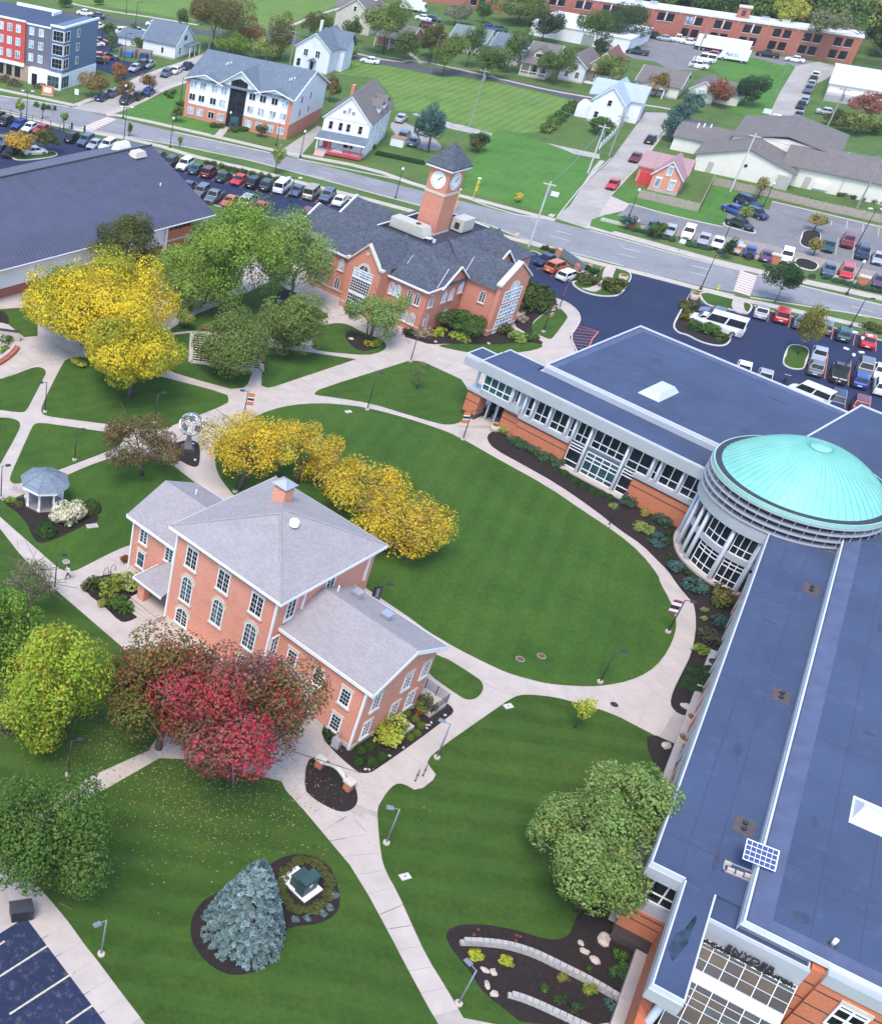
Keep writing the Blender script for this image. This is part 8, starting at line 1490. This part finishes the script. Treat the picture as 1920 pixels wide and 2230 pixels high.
def sign(b, label, w, h, z, mat, az=-34, post=True):
    t = thing('street_sign', label, 'sign', G(*b), az); MB().tube([(0,0,0),(0,0,z+h*.5)], .035, 5).build('post', GREYPOLE, t); part(t, 'panel', mat, (-w/2,w/2,-.05,-.02,z-h/2,z+h/2)); return t
WS = plain('sign_white', (.7,.72,.74), .5, .04, 2)
sign(px('R',205,570), 'pale street sign beside the pale utility pole', 1.3, .8, 3.2, WS); sign(px('R',820,755), 'white sign board on the forecourt strip', .9, .7, 1.7, WS); sign(px('d',925,880), 'white sign panel on the mill street corner', 1.6, 1.0, 2.4, WS); sign(px('a',615,830), 'grey sign panel on the corner lawn of the apartments', 1.0, 1.1, 2.2, WS); sign(px('a',420,930), 'small blue-grey sign on the verge opposite the apartments', .6, .9, 1.5, GREYPOLE)
ms = thing('monument_sign', 'orange-framed white sign standing in the apartment flower bed', 'sign', W('a',385,770), -20); part(ms, 'frame', ORANGE, (-1.3,1.3,-.15,.15,.2,1.9)); part(ms, 'panel', WHITE, (-.85,.85,-.18,-.15,.6,1.6)); part(ms, 'base', CONC, (-1.4,1.4,-.2,.2,0,.2))
# campus entry sign with dark face by the curved walk
es = thing('entrance_sign', 'slanted grey entrance wall with brick ends beside the parked orange SUV', 'sign', W('L',640,440), azpx('L',(560,345),(730,470))); part(es, 'panel', GREYPOLE, (-3.2,3.0,-.12,.12,.3,1.6)); part(es, 'brick_end', BRICK3, (-4.2,-3.2,-.35,.35,0,1.2)); part(es, 'brick_end', BRICK3, (1.4,2.2,-.5,-.12,0,1.0)); part(es, 'cap', STONE, (3.0,4.0,-.4,.4,0,.5))
PLT = [(.62,.22,.04),(.5,.16,.03),(.1,.14,.03)]
def planter(b, label, r=.55, h=.75, pal=PLT, mat=None):
    t = thing('planter', label, 'planter', G(*b)); MB().lathe([(r*.82,0),(r*.95,.1),(r,h),(r*.86,h),(r*.84,h-.1),(.001,h-.1)], 14).build('pot', mat or plain('sand_pot', (.50,.42,.35), .85, .06, 2), t, True)
    rng = np.random.default_rng(3); P, N_, ids = crown_points((0,0,h), r*.75, r*.5, 260, rng, 8, .4); obj('flowers', leaf_mesh('flowers', P, N_, .12, tints(ids, pal, rng), rng), t); return t
planter(px('Q',380,1190), 'sand-coloured planter with orange flowers by the boulder at the entrance'); planter(px('Q',270,1460), 'sand-coloured planter with orange flowers at the lower edge of the entrance'); planter(px('D',183,488), 'pale planter with pink and yellow flowers at the north wing door', .6, .8, [(.45,.05,.2),(.6,.5,.1),(.1,.12,.03)]); planter(px('L',1130,590), 'round stone planter with orange flowers on the drive island', .7, 1.0); planter(px('M',118,700), 'stone planter with orange flowers at the van island', .6, 1.0)
for x, y, lab in ((105,150,'orange flower pot on a post by the pale pole'),(555,335,'orange flower pot at the brick end of the entrance wall'),(672,405,'orange flower pot on the entrance wall'),(808,462,'orange flower pot beside the curved walk shrubs'),(425,280,'orange flower pot by the dark shrubs')): planter(px('L',x,y+14), lab, .3, .9, [(.65,.2,.04)])
# brick pillars and forecourt wall
for zk, x, y, lab in (('R',595,645,'brick pillar with pale cap at the street corner'),('R',1095,765,'brick pillar with pale cap beside the blue sedan'),('R',1270,810,'brick pillar with pale cap beside the white SUV'),('R',1685,915,'brick pillar with pale cap near the red SUV')):
    t = thing('brick_pillar', lab, 'pillar', W(zk,x,y), -36); part(t, 'shaft', BRICK2, (-.7,.7,-.4,.4,0,1.3)); part(t, 'cap', STONE, (-.8,.8,-.5,.5,1.3,1.5))
    MB().box(-5,-.8,-.15,.15,0,.5).build('low_wall', STONE, t)
# hydrants
def hydrant(b, mat, label):
    t = thing('fire_hydrant', label, 'hydrant', G(*b)); MB().lathe([(.16,0),(.16,.08),(.1,.1),(.1,.5),(.13,.52),(.1,.62),(.001,.7)], 10).build('barrel', mat, t, True)
    MB().tube([(-.2,0,.42),(.2,0,.42)], .06, 7).build('nozzle', mat, t)
hydrant(px('M',335,605), YEL, 'yellow fire hydrant on the verge beside the crosswalk'); hydrant(px('I',1012,350), plain('hydrant_red', (.55,.03,.02), .5, .05, 3), 'red fire hydrant in the bed beside the ramp shrub')
hydrant(px('f',1010,10), YEL, 'yellow hydrant at the white apartments corner') if False else None
# bicycle hoops
for i, (x, y, lab) in enumerate(((1010,960,'steel bicycle hoop beside the pad edge'),(1085,910,'steel bicycle hoop farther from the path'))):
    t = thing('bicycle_hoop', lab, 'bike rack', W('I',x,y), 60); MB().tube([(-.35,0,0),(-.35,0,.6),(-.2,0,.85),(.2,0,.85),(.35,0,.6),(.35,0,0)], .03, 6).build('hoop', METAL_D, t); part(t, 'foot_plate', METAL_D, (-.42,-.28,-.07,.07,.03,.05)); part(t, 'foot_plate', METAL_D, (.28,.42,-.07,.07,.03,.05))
for i, (x, y) in enumerate(((1285,1400),(1370,1365))):
    t = thing('bicycle_hoop', 'thin steel bicycle hoop beside the annex shrubs', 'bike rack', W('E',x,y), 40, 'hoops by the annex'); MB().tube([(-.3,0,0),(-.3,0,.55),(-.15,0,.8),(.15,0,.8),(.3,0,.55),(.3,0,0)], .03, 6).build('hoop', METAL_D, t); part(t, 'foot_plate', METAL_D, (-.38,-.22,-.07,.07,.03,.05))
# transformer on its pad
tf = thing('transformer_box', 'dark green transformer cabinet on a white pad beside the blue spruce', 'transformer', W('G',1370,590), -52); TG = plain('transformer_green', (.035,.075,.07), .5, .08, 2)
part(tf, 'pad', WHITE, (-1.5,.95,-.95,.95,.06,.2)); part(tf, 'cabinet', TG, (-.1,.6,-.85,.65,.2,1.55)); part(tf, 'lid', TG, (-.14,.66,-.9,.7,1.55,1.66)); part(tf, 'low_cabinet', TG, (-.75,-.1,-.7,.5,.2,1.1)); part(tf, 'low_lid', TG, (-.8,-.1,-.75,.55,1.1,1.2)); part(tf, 'label_plate', WHITE, (.6,.62,-.3,.0,.9,1.15))
# dark enclosure by the parking lot
bx = thing('recycling_bin', 'black box-shaped bin on the concrete pad at the worn parking lot', 'bin', W('K',270,690), azpx('K',(170,655),(375,625))); part(bx, 'body', METAL_D, (-.75,.75,-.45,.45,.12,1.15)); part(bx, 'lid', plain('bin_lid', (.05,.055,.065), .5, .1, 2), (-.8,.8,-.5,.5,1.15,1.24)); [part(bx, 'leg', METAL_D, (x-.06,x+.06,-.4,.4,0,.12)) for x in (-.6,.6)]
# entrance bins and persons below; curved brick bench sign
sg = thing('curved_sign_wall', 'curved stone-capped sign wall on brick piers in the mulch island', 'sign wall', W('I',200,960), azpx('I',(70,850),(310,1040))); sg.scale = (.66,.75,.85)
part(sg, 'brick_pier', BRICK2, (-2.6,-1.7,-.35,.35,0,1.0)); part(sg, 'brick_pier', BRICK2, (1.7,2.6,-.35,.35,0,1.0)); part(sg, 'pier_cap', STONE, (-2.75,-1.55,-.5,.5,1.0,1.2)); part(sg, 'pier_cap', STONE, (1.55,2.75,-.5,.5,1.0,1.2))
ar = MB(); pts = [(-1.55+3.1*k/10, 0, .85+.55*math.sin(math.pi*k/10)) for k in range(11)]
for a, b in zip(pts, pts[1:]): ar.faces([(a[0],-.22,a[2]),(b[0],-.22,b[2]),(b[0],.22,b[2]),(a[0],.22,a[2]),(a[0],-.22,a[2]+.16),(b[0],-.22,b[2]+.16),(b[0],.22,b[2]+.16),(a[0],.22,a[2]+.16)], [(0,1,5,4),(4,5,6,7),(2,3,7,6),(3,2,1,0)])
ar.build('arched_cap', STONE, sg); MB().quad(*([(x,-.08,z) for x, _, z in pts]+[(1.55,-.08,.1),(-1.55,-.08,.1)])).build('sign_face', METAL_D, sg); MB().quad(*([(x,.08,z) for x, _, z in pts]+[(1.55,.08,.1),(-1.55,.08,.1)])).build('sign_back', METAL_D, sg)
# gazebo
gz = thing('gazebo', 'white octagonal gazebo with blue-grey shingle roof among flowering shrubs', 'gazebo', W('E',530,520), 8)
def octa(r, z, a0=22.5): return [(r*math.cos(math.radians(a0+45*k)), r*math.sin(math.radians(a0+45*k)), z) for k in range(8)]
MB().prism(octa(2.1,0), 0, .12).build('floor', plain('gazebo_floor', (.26,.21,.21), .85, .15, 3), gz)
rb = MB(); o8 = octa(2.62,2.75); i8 = octa(.9,3.75); 
for k in range(8): rb.quad(o8[k],o8[(k+1) % 8],(0,0,4.05))
gr_ = rb.build('roof', shingle('gazebo_shingle', (.16,.20,.25), (.24,.29,.34), (.09,.11,.14), .25, .07), gz); cap = MB(); [cap.tube([o8[k],(0,0,4.07)], .04, 4) for k in range(8)]; cap.build('hip_cap', plain('hip_cap', (.14,.17,.21), .8, .1, 2), gr_)
bm_ = MB(); o9 = octa(2.45,2.45)
for k in range(8): a, b = Vector(o9[k]), Vector(o9[(k+1) % 8]); bm_.tube([a,b], .12, 4); bm_.tube([a+Vector((0,0,.2)),b+Vector((0,0,.2))], .12, 4)
bm_.build('eave_beam', WHITE, gz)
for k in range(8):
    x, y, _ = octa(1.95,0)[k]; ps = part(gz, 'post', WHITE, (x-.1,x+.1,y-.1,y+.1,.1,2.5)); part(ps, 'post_base', WHITE, (x-.15,x+.15,y-.15,y+.15,.1,.35))
bn = thing('gazebo_bench', 'brown wooden bench inside the gazebo', 'bench', Vector(gz.location)+Vector((.4,1.0,.12)), 10); WD = plain('bench_wood', (.22,.09,.05), .7, .2, 3); part(bn, 'seat', WD, (-.7,.7,-.2,.2,.38,.44)); part(bn, 'backrest', WD, (-.7,.7,.18,.24,.5,.9)); part(bn, 'leg', METAL_D, (-.6,-.5,-.15,.2,0,.38)); part(bn, 'leg', METAL_D, (.5,.6,-.15,.2,0,.38))
pl = thing('stone_plaque', 'flat pale memorial stone in the grass behind the gazebo bed', 'plaque', W('E',1118,820), 15); part(pl, 'slab', CONC, (-.6,.6,-.32,.32,.05,.14)); part(pl, 'plate', METAL_L, (-.25,.25,-.12,.12,.14,.15))
# globe sculpture
gs_ = thing('globe_sculpture', 'polished open steel globe on a tapering pedestal', 'sculpture', px and W('A',1137,1200), 0); SS = plain('steel', (.65,.65,.68), .2, .1, 2, .9)
MB().frustum((-.75,.75,-.75,.75),(-.7,.7,-.7,.7),.07,.45).build('plinth', plain('dark_granite', (.06,.06,.065), .4, .2, 4), gs_); MB().frustum((-.42,.42,-.42,.42),(-.18,.18,-.18,.18),.45,2.1).build('pedestal', plain('pedestal_stone', (.22,.21,.20), .6, .1, 3), gs_)
rg = MB(); R_ = 1.25; zc = 3.35
for k in range(6): a = math.pi*k/6; rg.tube([(R_*math.sin(t)*math.cos(a), R_*math.sin(t)*math.sin(a), zc+R_*math.cos(t)) for t in [2*math.pi*j/24 for j in range(25)]], .03, 4, False)
for f in (-.6,0,.6): rr = R_*math.sqrt(1-f*f); rg.tube([(rr*math.cos(t), rr*math.sin(t), zc+R_*f) for t in [2*math.pi*j/24 for j in range(25)]], .03, 4, False)
rg.build('ring_cage', SS, gs_, True); bd = MB(); bp = [(1.3*math.cos(t), 1.3*math.sin(t)*.75, zc+1.3*math.sin(t)*.65) for t in [math.pi*j/16-.3 for j in range(24)]]; bd.tube(bp, .13, 5); bd.build('band', SS, gs_, True)
cn_ = MB()
for k in range(5): a = 1.3*k; cn_.quad(*[(1.26*math.cos(a+da)*math.cos(ph), 1.26*math.sin(a+da)*math.cos(ph), zc+1.26*math.sin(ph)) for da, ph in ((-.35,-.1),(.3,-.3),(.38,.25),(-.2,.5))])
cn_.build('continent', SS, gs_)
for x, y in ((1170,1170),(1182,1268)):
    t = thing('ground_light', 'small round floodlight in the sculpture bed', 'light', W('A',x,y), 0, 'floodlights round the globe'); MB().lathe([(.16,.07),(.18,.25),(.12,.28)], 10).build('housing', METAL_L, t); MB().lathe([(.11,.285),(.001,.29)], 10).build('lens', GLOBE, t)
# boulders
BO = plain('boulder', (.46,.38,.33), .9, .25, 2.5, fine=.4)
def boulder(p, r, label, group=None, elong=1.4):
    rng = random.Random(hash(label) % 999+int(p[0])); bm = bmesh.new(); bmesh.ops.create_icosphere(bm, subdivisions=2, radius=1)
    for v in bm.verts: v.co *= rng.uniform(.78,1.12); v.co.x *= elong; v.co.z = max(-.35, v.co.z*.6)
    me = bpy.data.meshes.new('boulder'); bm.to_mesh(me); bm.free(); me.materials.append(BO); g = G(*p); s = r/ppm(g)/elong; o = obj('boulder', me, None, g+Vector((0,0,.12)), rng.uniform(0,3), s); tag(o, label, 'rock', group); return o
boulder(px('J',1190,285), 22, 'large pale boulder in the upper garden mulch', elong=1.6); boulder(px('J',1030,308), 9, 'small boulder at the top of a line of three'); boulder(px('J',1055,365), 12, 'middle boulder in a line of three'); boulder(px('J',1130,425), 14, 'lowest and largest boulder in a line of three'); boulder(px('J',365,495), 10, 'tan boulder behind the garden lamp'); boulder(px('J',425,510), 11, 'pale boulder touching the tan one by the lamp'); boulder(px('J',380,600), 12, 'long boulder on the garden bed edge', elong=1.9); boulder(px('J',430,660), 11, 'flat boulder at the lower bed edge')
boulder(px('Q',330,985), 14, 'rounded boulder at the entrance mulch tip'); boulder(px('Q',55,1500), 13, 'boulder in the dark bed below the planters'); boulder(px('T',368,1365), 7, 'pink boulder in the birch bed'); boulder(px('T',915,1385), 5, 'pale boulder at the clock building bed'); boulder(px('T',1258,1395), 5, 'cream boulder on the lawn edge of the clock building'); boulder(px('B',608,45), 5, 'brown boulder under the feathery tree')
for x, y in ((513,880),(548,885),(1105,480),(1128,452),(1150,428),(880,672),(745,750),(1285,355),(1095,450)): boulder(px('I',x,y), 4.2, 'small pale landscape stone in the brick hall bed', 'small stones of the hall bed')
# curved garden walls of stone blocks
BLK = plain('wall_block', (.40,.37,.35), .9, .18, 3, fine=.3)
def blockwall(s, label, h, L=.42, th=.34, rows=2):
    p = chaikin(poly(s), 2, False); t = thing('garden_wall', label, 'wall', p[0]); Ls = [0.0]
    for a, b in zip(p, p[1:]): Ls.append(Ls[-1]+(b-a).length)
    me = MB().frustum((-L*.48,L*.48,-th/2,th/2),(-L*.46,L*.46,-th*.47,th*.47),0,h/rows-.012).mesh('block', BLK)
    n = int(Ls[-1]/L)
    for r_ in range(rows):
        for i in range(n):
            d = (i+.5+.5*(r_ % 2))*L; k = min(len(p)-2, max(j for j in range(len(Ls)) if Ls[j] <= d)); f = (d-Ls[k])/max(1e-6, Ls[k+1]-Ls[k]); q = p[k].lerp(p[k+1], f); a = p[k+1]-p[k]
            o = obj('block', me, t, q-p[0]+Vector((0,0,.07+r_*h/rows)), math.atan2(a.y,a.x)+random.uniform(-.03,.03))
blockwall('J 190,310 350,315 520,335 700,390 900,490 1100,590 1330,730', 'upper curved retaining wall of pale stone blocks in the garden', .6); blockwall('J 520,670 640,705 800,775 1000,870 1200,960', 'lower retaining wall of pale stone blocks in the garden', .5)
fl = 0
for x, y in ((320,215),(290,250),(585,255),(580,290),(610,262)): shrub(px('J',x,y), 4.5, [(.5,.03,.06),(.1,.12,.04)], 'small red-flowering plant in the upper garden mulch', group='red flowers of the garden', seed=160, h=.6)
# left stairway and curved planter wall
stt = thing('concrete_stairs', 'pale concrete steps with a low wall beside the golden tree plaza', 'stairs', W('U',190,980), 35)
a0 = azpx('U',(200,900),(150,1010)); stt.rotation_euler.z = math.radians(a0)
for i in range(7): part(stt, 'step', CONC, (0,2.6,-.36*(i+1),-.36*i,0,.16*(i+1)))
part(stt, 'side_wall', CONC, (-.45,-.05,-3.2,.9,0,1.3)); part(stt, 'wall_cap', METAL_D, (-.5,0,-3.25,.95,1.3,1.38)); part(stt, 'end_block', CONC, (2.65,3.05,-.4,.3,0,.6))
cpw = thing('curved_planter_wall', 'curved brick-faced planter wall beside the concrete steps', 'wall', W('U',210,1080)); p = chaikin(poly('U 215,1080 140,1180 0,1290 -250,1420'), 2, False); strip_mb([v-p[0] for v in p], .5, 0, .55).build('cap', CONC, cpw); strip_mb([v-p[0] for v in offset_line(p, .5)], .5, 0, .4).build('brick_face', BRICK4, cpw)
# benches, utility covers, bins
for x, y, lab in ((188,215,'wooden bench at the top edge of the paver court'),(503,385,'wooden bench at the right edge of the paver court')):
    t = thing('garden_bench', lab, 'bench', W('B',x,y), azpx('B',(90,222),(500,262)) if x < 300 else azpx('B',(500,440),(505,300))); part(t, 'seat', WD, (-.9,.9,-.22,.22,.4,.46)); part(t, 'backrest', WD, (-.9,.9,.2,.26,.5,.85)); part(t, 'leg', METAL_D, (-.8,-.7,-.2,.2,.05,.4)); part(t, 'leg', METAL_D, (.7,.8,-.2,.2,.05,.4))
for zk, x, y, lab, mt in (('H',1210,380,'dark oval manhole cover in the entrance paving',METAL_D),('H',825,122,'rusty manhole cover in the lower oval lawn',plain('rusty_cover', (.12,.07,.05), .8, .2, 4)),('H',712,138,'rusty manhole cover left of another in the oval lawn',plain('rusty_cover', (.12,.07,.05), .8, .2, 4)),('E',803,1250,'round pinkish cover in the grass by the walking person',plain('pink_cover', (.34,.24,.2), .8, .1, 4))):
    t = thing('manhole_cover', lab, 'manhole', W(zk,x,y)); MB().lathe([(.33,0),(.33,.085),(.001,.087)], 16).build('lid', mt, t); MB().lathe([(.34,0),(.38,0),(.38,.08),(.34,.082)], 16).build('rim', CONC, t)
for zk, x, y, lab in (('H',648,390,'small white utility box in the east lawn corner'),('H',100,1295,'pale rectangular utility lid in the east lawn'),('C',915,138,'white rectangular utility lid in the upper oval lawn')):
    t = thing('utility_box', lab, 'utility box', W(zk,x,y), 20); part(t, 'lid', KERB, (-.4,.4,-.25,.25,.05,.14)); part(t, 'handle', METAL_D, (-.1,.1,-.03,.03,.14,.16))
tb = thing('litter_bin', 'black twin litter bin at the brick entrance pier', 'bin', W('D',140,425), -52); part(tb, 'body', METAL_D, (-.7,.7,-.35,.35,.05,1.1)); part(tb, 'lid', METAL_D, (-.75,.75,-.4,.4,1.1,1.18)); [part(tb, 'emblem', WHITE, (x-.12,x+.12,-.37,-.35,.55,.8)) for x in (-.35,.35)]
ub = thing('utility_cabinet', 'grey utility cabinet on the corner wall of the brick hall', 'cabinet', G(761,1635)+Vector((-.9,.35,0)), -50.16); part(ub, 'cabinet', METAL_L, (-.4,.3,-.5,-.1,.1,1.1)); part(ub, 'pipe', METAL_L, (-.1,0,-.3,-.2,1.1,1.9))
rk = thing('fallen_branch', 'thin bare stick lying on the grass edge', 'stick', W('K',840,565), azpx('K',(775,530),(915,610))); MB().tube([(-.45,0,.09),(.1,.02,.1),(.5,0,.09)], [.035,.03,.02], 5).build('stick', WD, rk); MB().tube([(-.4,0,.09),(-.5,.08,.12)], [.03,.02], 5).build('knot', BARK, rk)
gp_ = thing('gate_posts', 'black post pair guarding the crosswalk path of the west car park', 'bollard', W('a',580,1045), aw); part(gp_, 'post', METAL_D, (-.15,.15,-.15,.15,0,1.2)); part(gp_, 'post', METAL_D, (-.15,.15,-3.0,-2.7,0,1.2))
mb_ = thing('litter_bin', 'black litter bin at the pink crosswalk by the forecourt', 'bin', W('M',595,345), -36); part(mb_, 'body', METAL_D, (-.4,.4,-.3,.3,0,1.1)); part(mb_, 'lid', METAL_D, (-.45,.45,-.35,.35,1.1,1.2))
# ------------------------------------------------------------------ people
SKIN = plain('skin', (.28,.16,.11), .6, .05, 3); HAIR = plain('dark_hair', (.02,.016,.014), .7, .1, 5)
def person(b, az, label, top, legs, pose):
    t = thing('person', label, 'person', G(*b)+Vector((0,0,.03)), az)
    # joints: x forward, y left, z up
    J = pose; vs_ = list(J.values()); idx = {k: i for i, k in enumerate(J)}
    E_ = [('pelvis','chest'),('chest','neck'),('neck','head'),('head','crown'),('chest','shl'),('shl','ell'),('ell','hal'),('chest','shr'),('shr','elr'),('elr','har'),('pelvis','hil'),('hil','knl'),('knl','anl'),('anl','tol'),('pelvis','hir'),('hir','knr'),('knr','anr'),('anr','tor')]
    RD = dict(pelvis=.15, chest=.165, neck=.065, head=.10, crown=.075, shl=.075, ell=.05, hal=.04, shr=.075, elr=.05, har=.04, hil=.10, knl=.065, anl=.045, tol=.04, hir=.10, knr=.065, anr=.045, tor=.04)
    me = bpy.data.meshes.new('body'); me.from_pydata(vs_, [(idx[a], idx[b_]) for a, b_ in E_], []); o = bpy.data.objects.new('body_tmp', me); COL.objects.link(o)
    mo = o.modifiers.new('s', 'SKIN'); 
    for k, i in idx.items(): me.skin_vertices[0].data[i].radius = (RD[k]*(.78 if k in ('chest','pelvis') else 1), RD[k])
    me.skin_vertices[0].data[idx['pelvis']].use_root = True; o.modifiers.new('d', 'SUBSURF').levels = 1
    dg = bpy.context.evaluated_depsgraph_get(); bm_e = bpy.data.meshes.new_from_object(o.evaluated_get(dg)); bpy.data.objects.remove(o)
    bm_e.materials.clear(); [bm_e.materials.append(x) for x in (top, legs, SKIN)]
    for f in bm_e.polygons:
        c = f.center; hand = min((c-Vector(J['hal'])).length, (c-Vector(J['har'])).length) < .1
        f.material_index = 2 if (c.z > J['neck'][2]-.02 or hand) else 1 if c.z < J['pelvis'][2]+.02 else 0; f.use_smooth = True
    obj('body', bm_e, t); h = Vector(J['head']); MB().lathe([(.001,-.02),(.10,.0),(.118,.07),(.10,.14),(.05,.175),(.001,.18)], 10).build('hair', HAIR, t, True, h+Vector((-.02,0,.01)))
    for s in ('tol','tor'): q = Vector(J[s]); MB().box(-.13,.09,-.045,.045,-.05,.05).build('shoe', WHITE, t, loc=q)
    return t
walkpose = dict(pelvis=(0,0,.95), chest=(.03,0,1.32), neck=(.05,0,1.5), head=(.07,0,1.62), crown=(.07,0,1.73), shl=(.03,.2,1.42), ell=(-.10,.25,1.15), hal=(.05,.24,.92), shr=(.03,-.2,1.42), elr=(.08,-.25,1.14), har=(.27,-.22,1.02), hil=(0,.1,.9), knl=(.2,.1,.52), anl=(.28,.1,.12), tol=(.42,.1,.06), hir=(0,-.1,.9), knr=(-.05,-.1,.5), anr=(-.35,-.1,.16), tor=(-.26,-.1,.07))
person(px('E',820,1460), 200, 'person in a white top and dark trousers walking on the path', plain('white_cloth', (.75,.74,.73), .8, .05, 4), plain('dark_cloth', (.025,.025,.03), .85, .1, 4), walkpose)
person(px('D',200,462), 60, 'person in dark clothes with a backpack walking to the entrance', plain('black_cloth', (.015,.016,.02), .85, .1, 4), plain('navy_cloth', (.03,.035,.05), .85, .1, 4), walkpose)
bp_ = thing('backpack', 'dark backpack carried on the back of the person at the entrance', 'bag', W('D',200,462)+Vector((0,0,.03)), 60); MB().frustum((-.32,-.12,-.16,.16),(-.28,-.12,-.12,.12),1.0,1.48).build('bag', METAL_D, bp_); MB().tube([(-.14,.1,1.45),(.08,.12,1.47),(.1,.12,1.2)], .02, 4).build('strap', METAL_D, bp_)
# thin autumn haze
hz = MB().box(-160,420,-20,520,-1.5,72).build('haze', None); hz['kind'] = 'stuff'; tag(hz, 'thin pale autumn haze over the whole view', 'haze')
hm = bpy.data.materials.new('haze'); hm.use_nodes = True; ht = hm.node_tree; ht.nodes.remove(ht.nodes['Principled BSDF']); hv = ht.nodes.new('ShaderNodeVolumePrincipled')
hv.inputs['Color'].default_value = (.92,.94,1,1); hv.inputs['Density'].default_value = .00013; hv.inputs['Anisotropy'].default_value = .2; ht.links.new(hv.outputs[0], ht.nodes['Material Output'].inputs['Volume']); hz.data.materials.clear(); hz.data.materials.append(hm)
